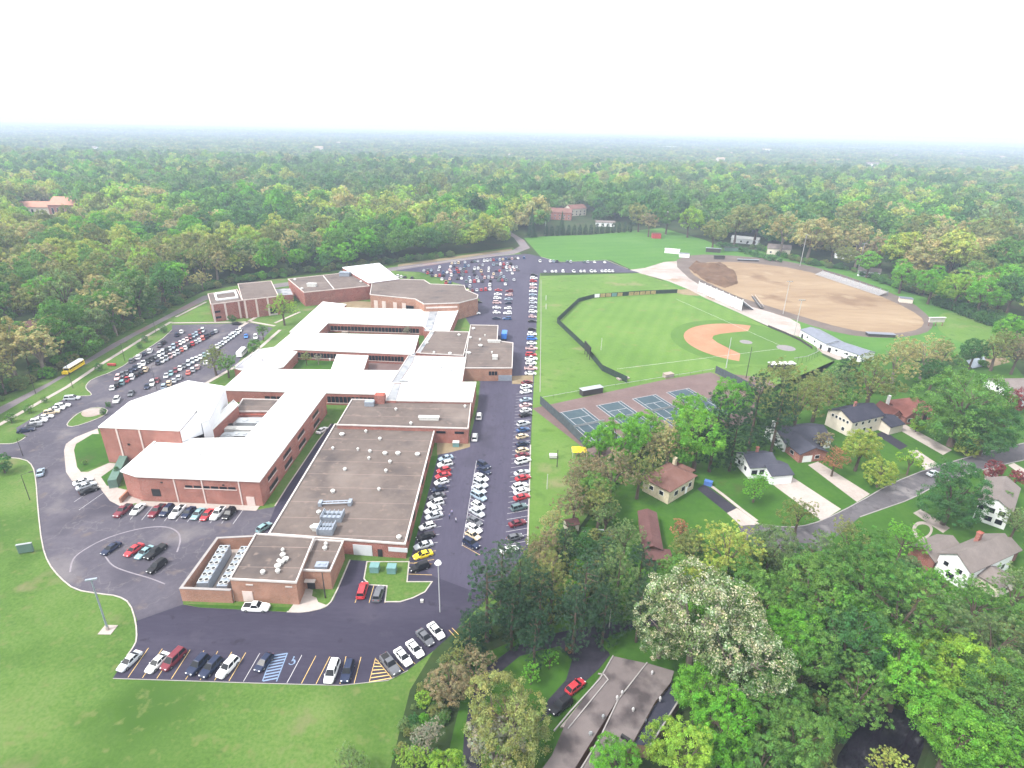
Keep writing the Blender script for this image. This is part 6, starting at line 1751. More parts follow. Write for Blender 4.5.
CROWN = {}
def crown_mesh(shape, var, lod, colour):
    key = (shape, var, lod, colour)
    if key in CROWN: return CROWN[key]
    V, T = crown_arrays(shape, var, lod)
    if colour == 'blossom':
        rs = np.random.RandomState(3)
        nq = len(V)//4
        # flower clusters sit on the upper, outer sprays; leaves show between
        c = V.reshape(-1, 4, 3).mean(1)
        f = np.sin(c[:, 0]*9)*np.sin(c[:, 1]*8 + 1)*np.sin(c[:, 2]*9 + 2)
        mi = ((rs.uniform(size=nq) < .33 + .45*f + .22*(c[:, 2]-.1))).astype(int)
        me = cloud_mesh('crown', V, T, [LM['sage'], LM['blossom']], mi)
    else:
        me = cloud_mesh('crown', V, T, [LM[colour]])
    CROWN[key] = me
    return me

# (height of crown centre, total height) in crown radii
GEOM = dict(broad=(1.45, 2.2), round=(1.25, 2.1), airy=(1.55, 2.4), tall=(2.0, 3.3), spruce=(2.45, 4.6), pine=(2.0, 3.7), column=(1.75, 3.4), hedge=(.55, 1.0))
TRUNK = {}
def trunk_mesh(shape, var, bark='bark'):
    key = (shape, var, bark)
    if key in TRUNK: return TRUNK[key]
    rnd = random.Random(var*31 + len(shape))
    zc, H = GEOM[shape]
    mb = MB()
    r = .075 if shape not in ('spruce', 'pine') else .085
    if shape in ('spruce', 'pine', 'column'):
        mb.tube((0,0,-.05), (0,0,H*.55), r, r*.55, n=7); mb.tube((0,0,H*.55), (.01,.01,H*.93), r*.55, .012, n=6)
        for i in range(10):
            z = zc*.5 + i*.24; a = rnd.uniform(0, 6.28); mb.tube((0,0,z), (math.cos(a)*.5, math.sin(a)*.5, z+.05), .02, .006, n=4, caps=False)
    elif shape == 'hedge':
        for x in (-1.6, -.8, 0, .8, 1.6): mb.tube((x,0,-.03), (x,0,.5), .05, .03, n=5)
    else:
        fork = zc*.52
        lean = (rnd.uniform(-.06, .06), rnd.uniform(-.06, .06))
        mb.tube((0,0,-.05), (lean[0], lean[1], fork), r*1.15, r*.8, n=8)
        nb = 6
        for i in range(nb):
            a = 2*math.pi*i/nb + rnd.uniform(-.3, .3); sp = rnd.uniform(.25, .55)
            p1 = Vector((lean[0] + math.cos(a)*sp*.55, lean[1] + math.sin(a)*sp*.55, fork + (zc-fork)*rnd.uniform(.6, .9)))
            p2 = p1 + Vector((math.cos(a)*sp*.6, math.sin(a)*sp*.6, rnd.uniform(.25, .55)))
            mb.tube((lean[0], lean[1], fork - .05), p1, r*.5, r*.3, n=6, caps=False); mb.tube(p1, p2, r*.3, r*.08, n=5, caps=False)
            for k in range(3):
                q = p1.lerp(p2, rnd.uniform(0, .7)); aa = a + rnd.uniform(-1.2, 1.2)
                mb.tube(q, q + Vector((math.cos(aa)*.32, math.sin(aa)*.32, rnd.uniform(.05, .35))), r*.16, r*.04, n=4, caps=False)
    TRUNK[key] = mb.mesh('trunk', M[bark])
    return TRUNK[key]

ntree = [0]
trr = random.Random(12)
def plant(pos, R, shape, colour, label, lod='mid', group=None, squash=1.0, name=None, cat='tree'):
    ntree[0] += 1
    zc, H = GEOM[shape]; var = trr.randrange(2 if lod == 'hi' else 3)
    nm = name or {'spruce': 'spruce_tree', 'pine': 'pine_tree', 'column': 'conifer', 'hedge': 'hedge'}.get(shape, 'tree')
    root = empty(nm, (pos[0], pos[1], 0), trr.uniform(0, 6.28) if shape != 'hedge' else 0)
    root.scale = (R, R, R*squash)
    tag(root, label, cat, group)
    c = bpy.data.objects.new('crown', crown_mesh(shape, var, lod, colour)); COL.objects.link(c); c.parent = root; c.location = (0, 0, zc)
    t = bpy.data.objects.new('trunk', trunk_mesh(shape, var, 'bark_pale' if colour in ('grey', 'tan', 'blossom') else 'bark')); COL.objects.link(t); t.parent = root
    return root

def tree_at(u, v, dpx, shape, colour, label, lod='hi', squash=1.0, **kw):
    """u, v: where the crown's middle shows; dpx: its width in the photograph"""
    R = dpx / 2 / FPX * 130
    for _ in range(4):
        zc = GEOM[shape][0] * R * squash
        p = g(u, v, min(zc, 45)); w = proj((p.x, p.y, zc))[2]
        R = dpx / 2 / FPX * w
    return plant((p.x, p.y), R, shape, colour, label, lod, squash=squash, **kw)

NEAR = [
 (700,612,108,'broad','blossom','large cream blossoming tree above the flat roofed house'),
 (742,655,98,'broad','blossom','second cream blossoming tree, lower right of the large one'),
 (664,622,66,'broad','blossom','small cream blossoming crown at the left of the blossoming pair'),
 (487,598,58,'pine','pine','dark green pine at the corner of the drive, leftmost of the row'),
 (520,585,50,'pine','pine','dark green pine second in the row right of the drive'),
 (512,620,40,'pine','spruce','low dark pine beneath the leftmost pines'),
 (552,588,46,'pine','olive','olive tinged pine third in the row'),
 (585,592,52,'pine','pine','dark green pine fourth in the row by the winding drive'),
 (618,582,46,'pine','sage','grey green pine fifth in the row'),
 (640,575,38,'pine','pine','dark pine last in the row beside the maroon roof'),
 (470,640,38,'pine','spruce','dark conifer over the angled parked cars'),
 (450,680,46,'round','bud','brown budding tree at the corner of the bottom lawn'),
 (508,716,96,'round','olive','broad olive tree over the winding drive'),
 (495,745,60,'airy','grey','grey green tree at the bottom left of the winding drive'),
 (424,698,17,'round','lime','small lime bush at the lawn edge'),
 (427,735,34,'airy','grey','grey scrubby tree along the lawn edge'),
 (415,757,30,'airy','lime','yellow green scrub at the bottom edge of the lawn'),
 (350,762,34,'airy','sage','loose grey green scrub at the bottom of the lawn'),
 (445,768,40,'round','lime','lime green crown cut by the bottom edge'),
 (531,672,22,'airy','bright','bright shrub on the oval lawn, lower left'),
 (550,657,20,'airy','bright','bright shrub on the oval lawn, upper right'),
 (569,648,9,'round','rust','rust coloured round shrub beside the drive'),
 (617,765,56,'broad','bright','bright green crown at the bottom edge below the flat roof'),
 (683,752,76,'broad','lime','yellow green crown at the bottom below the dark wall'),
 (728,722,78,'broad','bright','bright green crown under the blossoming trees'),
 (762,760,64,'round','green','green crown at the bottom edge right of the lime one'),
 (800,735,66,'broad','green','green crown left of the creek'),
 (730,548,66,'airy','yellow','yellow green loose tree in front of the cul-de-sac'),
 (690,548,44,'airy','olive','olive tree behind the blossoming crown'),
 (772,548,54,'broad','sage','grey green tree at the foot of the cul-de-sac'),
 (765,600,62,'broad','green','green crown between the blossom and the willow'),
 (815,590,84,'broad','green','wide green crown below the street end'),
 (866,575,104,'airy','green','large feathery green tree beside the street'),
 (905,610,96,'airy','green','feathery green tree left of the grey roofed house'),
 (850,640,86,'broad','deep','deep green crown in the middle of the lower right grove'),
 (805,655,76,'broad','green','green crown right of the blossoming pair'),
 (905,668,80,'broad','bright','bright crown in the lower right grove above the creek'),
 (862,690,70,'airy','green','leaning light green tree over the creek'),
 (945,620,66,'airy','sage','grey green crown below the grey roofed house'),
 (960,665,84,'broad','lime','yellow green crown right of the creek'),
 (1000,640,64,'airy','sage','grey green crown near the right edge below the house'),
 (1005,700,96,'broad','green','green crown at the right edge above the bottom corner'),
 (955,735,84,'broad','bright','bright green crown at the bottom right of the creek'),
 (1010,755,80,'airy','bright','bright crown in the bottom right corner'),
 (895,772,48,'airy','yellow','pale yellow green crown at the bottom edge by the creek'),
 (850,536,38,'airy','olive','thin olive tree at the street bend'),
 (905,538,36,'airy','bright','bright feathery crown beside the curved path'),
 (938,585,40,'airy','bright','bright shrubby tree at the brick terrace'),
 (800,512,34,'airy','olive','small loose olive tree on the lawn beside the concrete drive'),
 (757,484,28,'airy','bright','small bright tree in front of the white house'),
 (700,432,62,'broad','bright','bright green tree left of the tall dark spruce'),
 (682,446,36,'broad','bright','bright green tree behind the brown roofed house'),
 (732,398,46,'broad','bright','bright green tree at the tennis fence'),
 (716,432,46,'pine','spruce','tall dark spruce behind the brown roofed house'),
 (778,420,42,'pine','spruce','tall dark spruce behind the white house, right one'),
 (756,412,44,'pine','spruce','tall dark spruce behind the white house, left one'),
 (622,438,52,'broad','bright','fresh green tree below the tennis courts'),
 (612,470,50,'airy','bud','brown budding tree below the fresh green one'),
 (590,465,36,'airy','bud','brown budding tree beside the yellow canopy'),
 (600,500,44,'airy','olive','olive tree above the garden shed'),
 (640,470,44,'airy','olive','olive tree at the left corner of the brown roofed house'),
 (655,445,36,'airy','tan','tan budding tree behind the brown roof'),
 (575,500,40,'airy','bud','brown budding tree at the edge of the east grass'),
 (552,520,28,'airy','tan','tan scrub beside the east lot grass'),
 (540,545,30,'airy','olive','olive scrub at the end of the kerb row'),
 (626,535,36,'airy','sage','pale grey green birch over the maroon roof'),
 (606,515,34,'airy','sage','grey green birch left of the maroon roof'),
 (681,528,22,'airy','rust','rust and yellow bush beside the maroon roof'),
 (693,545,30,'broad','green','green bush below the dark driveway'),
 (862,446,40,'broad','yellow','yellow green tree in front of the cream house'),
 (882,470,32,'round','yellow','round yellow green tree on the lawn below the cream house'),
 (912,459,24,'airy','lime','small lime tree beside the concrete apron'),
 (836,459,26,'airy','rust','low rusty pink bush on the lawn by the ranch house'),
 (824,440,22,'airy','bud','small brown tree at the ranch house corner'),
 (918,424,14,'round','lime','small lime shrub beside the red roofed house'),
 (966,400,84,'round','green','huge green tree beside the red roofed house'),
 (990,424,58,'round','deep','deep green tree right of the huge green one'),
 (955,490,66,'round','deep','dense deep green tree at the street corner'),
 (970,442,26,'round','yellow','small yellow green tree on the street corner lawn'),
 (995,468,20,'round','red','maroon shrub by the street corner'),
 (1016,478,22,'airy','red','maroon bush at the right edge of the street'),
 (1000,498,24,'airy','sage','pale tree before the white two storey house'),
 (1018,520,30,'airy','sage','pale crown at the right edge over the white house'),
 (1020,398,24,'round','red','dark maroon tree at the right edge'),
 (800,398,56,'airy','olive','olive tree behind the ranch house'),
 (785,375,40,'airy','olive','olive tree behind home plate'),
 (848,372,24,'pine','spruce','dark spruce beside the olive trees behind the cream house'),
 (875,378,54,'airy','olive','broad olive tree behind the cream house'),
 (900,356,44,'airy','tan','tan tree between the field house and the red roof'),
 (928,352,40,'airy','tan','tan tree right of the field house'),
 (850,400,24,'broad','green','green shrub behind the cream house'),
 (935,372,30,'broad','deep','deep green bush behind the red roofed house'),
 (945,350,26,'airy','olive','olive tree at the foot of the oval lawn'),
 (975,350,28,'broad','deep','deep green bush by the pool'),
 (1000,345,36,'airy','olive','olive tree right of the oval lawn'),
 (1020,350,34,'airy','bud','brown budding tree at the right edge by the oval lawn'),
 (760,392,34,'airy','olive','olive tree right of the tennis fence'),
 (585,545,26,'broad','deep','deep green shrub by the garden shed'),
 (565,545,28,'pine','spruce','dark conifer by the garden shed'),
 (1,462,20,'round','deep','dark round tree at the left edge'),
 (28,408,9,'round','green','young tree on the verge, second from left'), (10,417,10,'round','green','young tree on the verge, leftmost'), (44,399,6,'round','green','tiny young tree on the verge, third'),
 (98,366,8,'round','deep','young tree on the verge above the bench'), (144,338,7,'round','deep','young tree on the verge near the lot corner'), (163,328,8,'round','deep','young tree at the far end of the verge'), (139,345,6,'round','green','tiny tree on the verge beside the lot corner'),
 (213,357,26,'airy','olive','olive tree at the end of the west lot, left of pair'), (226,362,22,'airy','green','green tree at the end of the west lot, right of pair'),
 (282,306,26,'airy','lime','loose lime tree at the far entrance lawn'), (262,330,14,'airy','green','small green tree before the far entrance'), (254,345,14,'round','green','green bush beside the short white bus'), (232,318,8,'round','deep','dark bush at the wall of the far brick building'),
 (306,357,12,'airy','olive','small bare tree in the left courtyard'), (407,330,9,'airy','grey','small grey tree in the upper courtyard'), (318,358,9,'airy','grey','second small tree in the left courtyard'),
 (103,411,7,'round','deep','dark shrub on the traffic island'), (108,404,6,'round','deep','second dark shrub on the traffic island'), (117,472,8,'column','deep','dark clipped shrub at the entrance wedge'), (84,462,5,'round','green','little shrub on the entrance lawn'),
 (1060,540,60,'broad','green','green tree outside the right edge of the lower grove'), (1060,640,80,'broad','green','green tree right of the lower grove'), (1075,430,60,'broad','green','green tree beyond the right edge of the street'),
 (700,690,60,'broad','bright','bright green crown beside the dark side of the flat roofed house'),
 (790,640,70,'broad','bright','bright green crown close under the blossoming pair'),
 (775,700,70,'broad','green','green crown below the lower blossoming tree'),
 (830,615,70,'airy','bright','bright feathery crown at the heart of the grove'),
 (870,630,70,'broad','bright','bright crown behind the leaning tree'),
 (930,690,60,'airy','lime','lime crown at the right bank of the creek'),
 (980,600,56,'airy','green','feathery green crown under the grey roofed house'),
 (1020,590,50,'airy','sage','grey green crown at the right edge under the house'),
 (820,555,50,'airy','sage','grey green crown at the very end of the street'),
 (745,585,56,'broad','green','green crown just behind the blossoming crown'),
 (705,575,50,'airy','yellow','yellow green crown behind the top of the blossoming tree'),
 (676,570,40,'broad','green','green tree between the maroon roof and the blossom'),
 (535,640,40,'pine','spruce','dark conifer over the left bend of the winding drive'),
 (575,620,44,'pine','pine','dark pine overhanging the winding drive'),
 (605,615,40,'pine','spruce','dark pine beside the pale lamp post'),
 (640,612,40,'pine','pine','dark pine left of the blossoming crown'),
 (502,572,44,'pine','pine','dark pine behind the leftmost pines'),
 (540,607,44,'pine','spruce','dark pine over the middle of the winding drive'),
 (602,572,40,'pine','pine','dark pine behind the fourth pine of the row'),
 (545,560,40,'pine','bud','brown thin pine behind the pine row'),
 (460,655,36,'airy','olive','olive tree at the angled parking corner'),
 (476,668,44,'airy','bud','brown budding tree next to the winding drive'),
 (600,440,36,'broad','bright','fresh green tree close to the yellow canopy'),
 (645,430,44,'broad','bright','fresh green tree over the second tennis court'),
 (670,440,44,'airy','tan','tan budding tree over the third tennis court'),
 (595,490,40,'broad','green','green tree behind the brown budding ones'),
 (578,478,34,'airy','bud','thin brown tree at the left end of the thicket'),
 (690,410,40,'broad','bright','bright tree hiding the fourth tennis court'),
 (735,440,36,'pine','spruce','dark conifer between the brown and white houses'),
 (780,410,36,'airy','olive','olive tree behind the ranch house, left one'),
 (820,390,46,'airy','olive','olive tree behind the ranch house, right one'),
 (835,380,36,'airy','sage','grey green tree near the field house'),
 (1012,330,40,'broad','bright','bright green tree right of the tall hedge'),
 (985,290,40,'broad','bright','bright green tree behind the tall hedge'),
 (960,285,36,'broad','lime','lime green tree behind the tall hedge'),
 (935,280,34,'broad','bright','bright green tree left of the tall hedge'),
 (905,272,30,'broad','bright','bright green tree by the white hut'),
 (94,310,46,'round','green','large round green tree at the roadside above the bench'),
 (134,290,42,'round','green','large round green tree at the roadside behind the west lot'),
 (168,275,34,'broad','deep','deep green roadside tree nearest the far brick building'),
 (62,322,44,'broad','green','large green roadside tree behind the school bus'),
 (36,336,36,'airy','tan','tan roadside tree left of the school bus'),
 (8,352,38,'airy','tan','tan roadside tree at the left edge'),
 (114,302,36,'broad','bright','bright green roadside tree between the two large round ones'),
]
for u, v, d, sh, co, lb in NEAR:
    lod = 'hi' if d > 24 else 'mid'
    small = d < 20
    tree_at(u, v, d, sh, co, lb, lod, cat='bush' if ('bush' in lb or 'shrub' in lb or 'scrub' in lb) else 'tree', name='shrub' if ('bush' in lb or 'shrub' in lb or 'scrub' in lb) else None)

BIG = [(758, 219, 34, 'broad', 'olive'), (785, 227, 36, 'airy', 'tan'), (812, 234, 38, 'broad', 'tan'), (838, 231, 34, 'broad', 'olive'), (862, 239, 36, 'airy', 'tan'), (884, 249, 30, 'broad', 'bright'), (905, 248, 40, 'broad', 'yellow'), (930, 254, 40, 'broad', 'tan'), (955, 252, 44, 'broad', 'yellow'), (985, 254, 40, 'broad', 'tan'), (1010, 258, 44, 'broad', 'green'), (920, 232, 36, 'broad', 'olive'), (950, 230, 36, 'airy', 'tan'), (985, 232, 36, 'broad', 'olive'), (880, 222, 34, 'broad', 'green'), (850, 217, 32, 'broad', 'olive'), (815, 215, 32, 'broad', 'green'), (715, 232, 26, 'broad', 'olive'), (690, 218, 26, 'broad', 'lime'), (738, 222, 30, 'broad', 'olive'), (1015, 291, 36, 'broad', 'deep'), (668, 215, 26, 'broad', 'green'), (640, 214, 24, 'broad', 'olive'), (650, 221, 20, 'airy', 'bud'), (870, 262, 22, 'broad', 'bright'), (835, 245, 24, 'airy', 'olive')]
for i, (u, v, d, sh, co) in enumerate(sorted(BIG)):
    tree_at(u, v, d, sh, co, 'tall %s tree, %s from left among the big trees behind the stadium' % (WORD[co], ordinal(i+1)), 'mid', group='big trees behind the stadium')

# clipped conifers along the far field, and hedges
tree_at(532, 221, 13, 'spruce', 'spruce', 'tall dark conifer at the left corner of the far field', 'mid')
tree_at(562, 222, 10, 'spruce', 'spruce', 'tall dark conifer in front of the far brick house', 'mid')
for i in range(16):
    u = 546 + i*5.6
    p = g(u, 236.2 - i*.28); plant((p.x, p.y), 2.9, 'column', 'spruce', '%s clipped dark conifer from the left along the far field' % ordinal(i+1), 'mid', group='clipped conifers along the far field')
for i, (u, v) in enumerate([(722,247),(732,249),(742,252),(752,255),(762,258),(772,261)]):
    p = g(u, v); r = plant((p.x, p.y), 3.2, 'hedge', 'deep', '%s length of hedge from the left above the stadium' % ordinal(i+1), 'low', group='hedge above the stadium', cat='hedge'); r.rotation_euler.z = -.7
for i, (u, v) in enumerate([(948,308),(957,311),(966,314),(975,318),(984,321),(993,325),(1002,328)]):
    p = g(u, v); r = plant((p.x, p.y), 3.6, 'hedge', 'deep', '%s length of tall hedge from the left beside the oval lawn' % ordinal(i+1), 'mid', group='hedge beside the oval lawn', cat='hedge', squash=1.4); r.rotation_euler.z = -.75

# ------------------------------------------------------------------ the woods
edge = [(-420,652),(-160,484),(0,403.5),(60,374),(112,340),(160,315),(200,293.5),(230,284),(280,278.5),(391,264.5),(455,257),(512,248),(512,237),(498,226),(508,226),(527,234),(545,234.5),(545,216),(590,210),(596,224),(625,226),(650,226),(662,220),(690,226),(712,241),(740,246),(800,263),(850,273),(900,290),(945,302),(1010,325),(1030,345),(1120,380),(1500,470)]
CLEAR = [vec2(p) for p in G(edge)] + [Vector((900, -300)), Vector((-900, -300))]
HOUSES = [vec2(o.location) for o in bpy.data.objects if o.parent is None and o.get('category') in ('house', 'building', 'church')]
wr = random.Random(2024)
def noise2(x, y):
    return (math.sin(x*.013 + 1.3*math.sin(y*.009)) + math.sin(y*.017 + 1.7*math.sin(x*.011 + 2)) + math.sin((x+y)*.006 + .7))/3
pts = []
sp = 11.2
y = -20.0
while y < 1500:
    x = -1500.0
    stp = sp if y < 700 else sp*1.25
    while x < 1500:
        X = x + wr.uniform(-.45, .45)*stp; Y = y + wr.uniform(-.45, .45)*stp
        x += stp
        if Y < 30: continue
        u, v, w = proj((X, Y, 8))
        if u < -120 or u > 1150 or w < 10: continue
        if pip(X, Y, CLEAR): continue
        # thinner planting and clearings beyond the woods
        dens = 1.0 if (X < 40 and Y < 640) else .78 + .30*noise2(X, Y) + .35*noise2(X*6.1 + 9, Y*5.3)
        if wr.random() > dens: continue
        near_h = False
        for hpt in HOUSES:
            if (hpt.x-X)**2 < 700 and (hpt.y-Y)**2 < 1600 and -30 < Y-hpt.y < 13 and abs(hpt.x-X) < 19: near_h = True; break
        if near_h: continue
        if -560 < X < -330 and 520 < Y < 690 and abs(proj((X, Y, 8))[0] - 48) < 34 and proj((X, Y, 8))[1] > 203: continue
        pts.append((X, Y, w))
    y += stp
def wood_kind(X, Y):
    n = noise2(X*2.3 + 50, Y*2.1); r = wr.random()
    n2 = noise2(X*.9 - 300, Y*1.1 + 90)
    if X < -110 and Y < 340:
        tab = ('green','deep','green','sage','bright','olive','green','tan') if n < .3 else ('olive','green','tan','green','sage')
    elif X < 60 and Y < 700:                                 # the woods west and north of the school
        if n > .12: tab = ('tan','olive','yellow','yellow','olive','green','tan','lime')
        elif n < -.25: tab = ('green','deep','green','bright','deep','pine')
        else: tab = ('olive','green','yellow','green','sage','bright','lime','tan')
    elif X > 150 and Y < 520: tab = ('olive','tan','yellow','green','bright','olive','bud')
    elif Y < 0: tab = ('green',)
    else: tab = ('green','deep','green','olive','sage','bright','deep','lime','yellow','pine','tan') if n2 > -.2 else ('deep','green','pine','deep','green','sage')
    return tab[int(r*len(tab))]
pts.sort(key=lambda p: p[2])
AREA = lambda X, Y: 'the roadside wood' if X < 40 else ('trees beyond the far field' if X < 110 else 'trees beyond the stadium')
cols_named, counts = [], {}
NIND = 120
indiv = []
used = 0
rest = []
for X, Y, w in pts:
    co = wood_kind(X, Y)
    R = wr.uniform(5.6, 10.2) * (1.0 if Y < 600 else 1.18)
    vis = -20 < proj((X, Y, 10))[0] < 1044
    if used < NIND and vis: indiv.append((X, Y, R, co)); used += 1
    else: rest.append((X, Y, R, co))
order = sorted(range(len(indiv)), key=lambda i: proj((indiv[i][0], indiv[i][1], 8))[0])
for i in order:
    X, Y, R, co = indiv[i]
    key = (co, AREA(X, Y)); counts[key] = counts.get(key, 0) + 1
    sh = {'pine': 'pine', 'spruce': 'spruce'}.get(co) or wr.choice(['broad','broad','airy','round','tall'] if co not in ('tan','bud','olive') else ['airy','airy','broad'])
    if sh in ('pine', 'spruce'): R *= .62
    if sh == 'tall': R *= .72
    plant((X, Y), R, sh, co, '%s %s, %s of its colour from left in %s' % (WORD[co], 'conifer' if co in ('pine','spruce') else 'tree', ordinal(counts[key]), key[1]), 'mid', group='woodland trees', squash=wr.uniform(.85, 1.2))

# the rest of the woodland to the horizon reads as one mass
PROTO = []
def proto_obj(me, name):
    return me
kinds = ['green','deep','olive','tan','yellow','sage','bright','bud','pine','lime']
pk = []
for co in kinds:
    for var in (0, 1):
        pk.append(('pine' if co == 'pine' else ('airy' if co in ('tan','bud') and var else 'broad'), var, co))
# a grove: several low crowns merged, used beyond 1.4 km
def grove_mesh(seed, cols):
    rs = np.random.RandomState(seed)
    Vs, Ts, Ms = [], [], []
    for i in range(15):
        L = lobes_broad(rs, 9, .85)
        V, T = leaves_on(rs, L, 130, .24, sub=26)
        R = rs.uniform(4.5, 7.5); p = np.array([rs.uniform(-24, 24), rs.uniform(-24, 24), R*1.35])
        Vs.append(V*R + p); Ts.append(T*rs.uniform(.75, 1.25)); Ms.append(np.full(len(V)//4, rs.randint(len(cols))))
    return cloud_mesh('grove', np.concatenate(Vs), np.concatenate(Ts), [LM[c] for c in cols], np.concatenate(Ms))

def scatter(name, label, points, meshes, lodname):
    """one object: points carrying instances of the given crown meshes (geometry nodes)"""
    n = len(points)
    me = bpy.data.meshes.new(name)
    me.from_pydata([(p[0], p[1], p[2]) for p in points], [], [])
    for an, ty in (('idx', 'INT'), ('rz', 'FLOAT'), ('sc', 'FLOAT'), ('sq', 'FLOAT')):
        me.attributes.new(an, ty, 'POINT')
    me.attributes['idx'].data.foreach_set('value', [p[3] for p in points])
    me.attributes['rz'].data.foreach_set('value', [wr.uniform(0, 6.28) for _ in points])
    me.attributes['sc'].data.foreach_set('value', [p[4] for p in points])
    me.attributes['sq'].data.foreach_set('value', [p[5] for p in points])
    o = bpy.data.objects.new(name, me); COL.objects.link(o)
    tag(o, label, 'woodland', kind='stuff')
    ng = bpy.data.node_groups.new(name + '_nodes', 'GeometryNodeTree')
    ng.interface.new_socket('Geometry', in_out='INPUT', socket_type='NodeSocketGeometry')
    ng.interface.new_socket('Geometry', in_out='OUTPUT', socket_type='NodeSocketGeometry')
    N = ng.nodes; Lk = ng.links
    gi = N.new('NodeGroupInput'); go = N.new('NodeGroupOutput')
    iop = N.new('GeometryNodeInstanceOnPoints'); iop.inputs['Pick Instance'].default_value = True
    m2p = N.new('GeometryNodeMeshToPoints')
    Lk.new(gi.outputs[0], m2p.inputs['Mesh']); Lk.new(m2p.outputs[0], iop.inputs['Points'])
    g2 = N.new('GeometryNodeGeometryToInstance')
    for ob in meshes[::-1]:
        oi = N.new('GeometryNodeObjectInfo'); oi.transform_space = 'ORIGINAL'; oi.inputs['Object'].default_value = ob
        oi.inputs['As Instance'].default_value = False
        gti = N.new('GeometryNodeGeometryToInstance')
        Lk.new(oi.outputs['Geometry'], gti.inputs[0])
        if meshes[0] is not None:
            PROTO.append((gti,))
        ob['_n'] = 0
        joins.append(gti)
    jn = N.new('GeometryNodeJoinGeometry')
    for gti in joins[-len(meshes):]: Lk.new(gti.outputs[0], jn.inputs[0])
    for ob in meshes: del ob['_n']
    Lk.new(jn.outputs[0], iop.inputs['Instance'])
    def attr(nm, ty):
        a = N.new('GeometryNodeInputNamedAttribute'); a.data_type = ty; a.inputs['Name'].default_value = nm; return a.outputs[0]
    Lk.new(attr('idx', 'INT'), iop.inputs['Instance Index'])
    cr = N.new('ShaderNodeCombineXYZ'); Lk.new(attr('rz', 'FLOAT'), cr.inputs[2]); Lk.new(cr.outputs[0], iop.inputs['Rotation'])
    cs = N.new('ShaderNodeCombineXYZ'); sa = attr('sc', 'FLOAT')
    mu = N.new('ShaderNodeMath'); mu.operation = 'MULTIPLY'; Lk.new(sa, mu.inputs[0]); Lk.new(attr('sq', 'FLOAT'), mu.inputs[1])
    Lk.new(sa, cs.inputs[0]); Lk.new(sa, cs.inputs[1]); Lk.new(mu.outputs[0], cs.inputs[2]); Lk.new(cs.outputs[0], iop.inputs['Scale'])
    N.remove(g2)
    Lk.new(iop.outputs[0], go.inputs[0])
    md = o.modifiers.new('scatter', 'NODES'); md.node_group = ng
    return o
joins = []
def holder(me, name):
    o = bpy.data.objects.new(name, me)                      # geometry source only, never linked to the scene
    o.use_fake_user = True
    return o
def wood_points(lst, lod):
    out = []
    for X, Y, R, co in lst:
        c2 = co if co in kinds else 'olive'
        i = kinds.index(c2)*2 + wr.randrange(2)
        sh = pk[i][0]
        s = R*(.62 if sh == 'pine' else 1.0); sq = wr.uniform(.85, 1.25)
        out.append((X, Y, GEOM[sh][0]*s*sq, i, s, sq))
    return out
mid_l = [p for p in rest if proj((p[0], p[1], 8))[2] < 520]
far_l = [p for p in rest if proj((p[0], p[1], 8))[2] >= 520]
scatter('near_woodland', 'dense mixed spring woodland behind the road and stadium', wood_points(mid_l, 'mid'), [holder(crown_mesh(s, v, 'mid', c), 'wood_source') for s, v, c in pk], 'mid')
scatter('far_woodland', 'wooded suburb of green and tan trees in the middle distance', wood_points(far_l, 'low'), [holder(crown_mesh(s, v, 'low', c), 'wood_source') for s, v, c in pk], 'low')
gm = [holder(grove_mesh(40+i, cl), 'grove_source') for i, cl in enumerate([('green','deep','olive'), ('deep','green','sage'), ('olive','sage','green'), ('deep','pine','green'), ('green','yellow','sage'), ('sage','green','deep')])]
gp = []
HOUSES_FAR = [h for h in HOUSES if h.y > 1350]
Y = 1470.0
while Y < 9000:
    stp = 40 if Y < 4500 else 58
    hw = Y*1.02 + 150
    X = -hw
    while X < hw:
        x = X + wr.uniform(-.5, .5)*stp; yy = Y + wr.uniform(-.5, .5)*stp
        X += stp
        if any(abs(hp.x-x) < 34 and -60 < yy-hp.y < 22 for hp in HOUSES_FAR): continue
        dn = .80 + .30*noise2(x*.35, yy*.35) + .3*noise2(x*2.1, yy*1.3)
        if wr.random() > dn: continue
        gp.append((x, yy, 0.0, wr.randrange(len(gm)), wr.uniform(.85, 1.25)*(stp/44), wr.uniform(.75, 1.1)))
    Y += stp
scatter('horizon_woodland', 'hazy wooded plain running to the horizon', gp, gm, 'low')

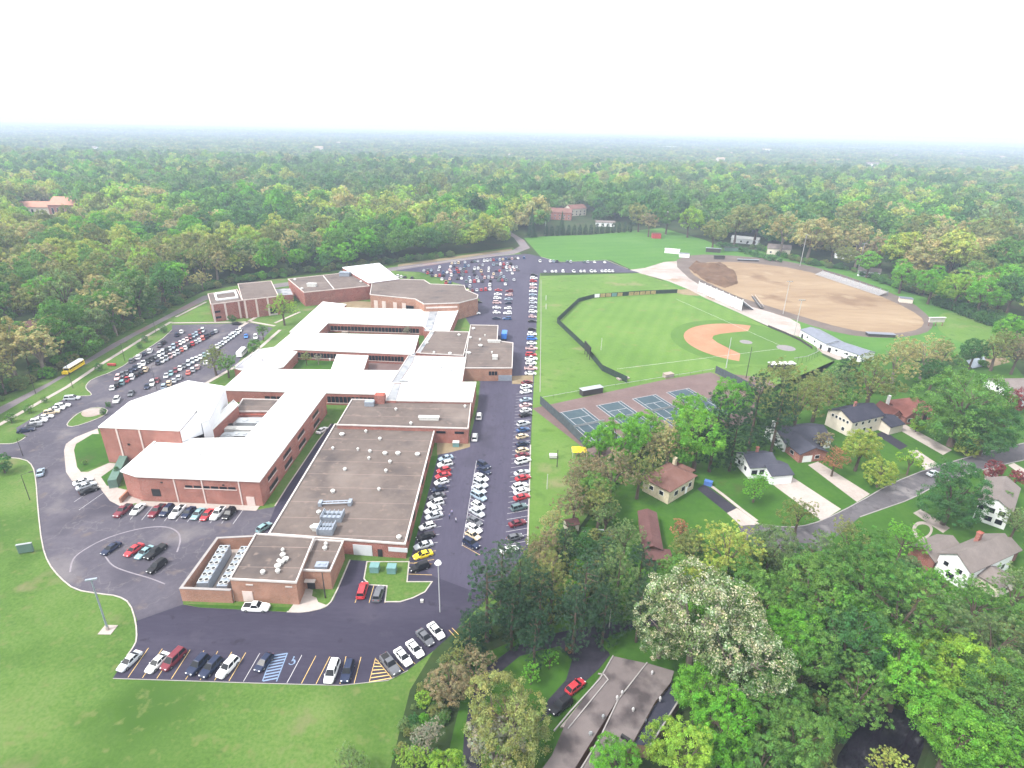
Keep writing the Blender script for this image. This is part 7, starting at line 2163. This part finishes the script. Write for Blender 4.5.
# undergrowth: low scrub along the wood edges and through the lower right grove
ug = []
def scrub(X, Y, r): ug.append((X, Y, r*.62, wr.choice([0, 1, 2, 3, 4, 5, 10, 11, 12, 13]), r, wr.uniform(.7, 1.05)))
epts = [vec2(p) for p in G(edge)]
for i in range(len(epts)-1):
    a, b = epts[i], epts[i+1]
    if proj((a.x, a.y, 0))[2] > 560 or i < 1: continue
    if 9 < i and proj((a.x, a.y, 0))[0] < 720: continue
    L_ = (b-a).length; n_ = int(L_/1.5)
    nn = Vector((-(b-a).y, (b-a).x)).normalized()
    if (a + nn).length < a.length: nn = -nn
    for k_ in range(n_):
        p = a.lerp(b, wr.random()) + nn*wr.uniform(.5, 9)
        scrub(p.x, p.y, wr.uniform(1.3, 3.4))
def fill(poly, n, r0, r1):
    P = [vec2(p) for p in G(poly)]; xs = [p.x for p in P]; ys = [p.y for p in P]; c = 0
    while c < n:
        x, y = wr.uniform(min(xs), max(xs)), wr.uniform(min(ys), max(ys))
        if pip(x, y, P): scrub(x, y, wr.uniform(r0, r1)); c += 1
fill([(700,575),(790,560),(850,560),(905,560),(960,610),(1024,620),(1070,700),(1070,820),(930,800),(925,712),(895,704),(860,716),(838,748),(830,800),(660,800),(700,740),(745,690),(690,650)], 330, 1.2, 3.2)
fill([(565,530),(590,490),(612,500),(612,560),(600,600),(520,620),(500,640),(470,640),(520,590),(545,550)], 110, .9, 2.2)
fill([(560,480),(590,452),(690,420),(720,440),(640,470),(600,500),(575,510)], 60, .8, 2.0)
fill([(790,390),(880,375),(930,355),(1000,345),(1010,360),(940,380),(890,392),(830,405)], 70, .9, 2.2)
fill([(390,768),(405,720),(440,660),(455,690),(440,768)], 40, .6, 1.4)
scatter('undergrowth', 'low green scrub along the wood edges and in the grove', ug, [holder(crown_mesh(s, v, 'mid', c), 'scrub_source') for s, v, c in pk], 'mid')

# ------------------------------------------------------------------ haze
def haze():
    m = bpy.data.materials.new('haze'); m.use_nodes = True
    t = m.node_tree
    for n in list(t.nodes): t.nodes.remove(n)
    out = t.nodes.new('ShaderNodeOutputMaterial'); pv = t.nodes.new('ShaderNodeVolumePrincipled')
    pv.inputs['Color'].default_value = HAZE_COL
    pv.inputs['Density'].default_value = HAZE_D
    pv.inputs['Anisotropy'].default_value = 0.0
    t.links.new(pv.outputs[0], out.inputs['Volume'])
    o = MB().box(-15600, 15600, -15600, 15600, -3, CAMH + 4).build('haze', m)
    tag(o, 'pale blue white haze over the distant trees', 'haze', kind='stuff')
HAZE_COL = (.66, .77, .96, 1); HAZE_D = 2.5e-4
haze()
print('cars', ncar[0], 'trees', ntree[0], 'wood', len(mid_l), len(far_l), len(gp))
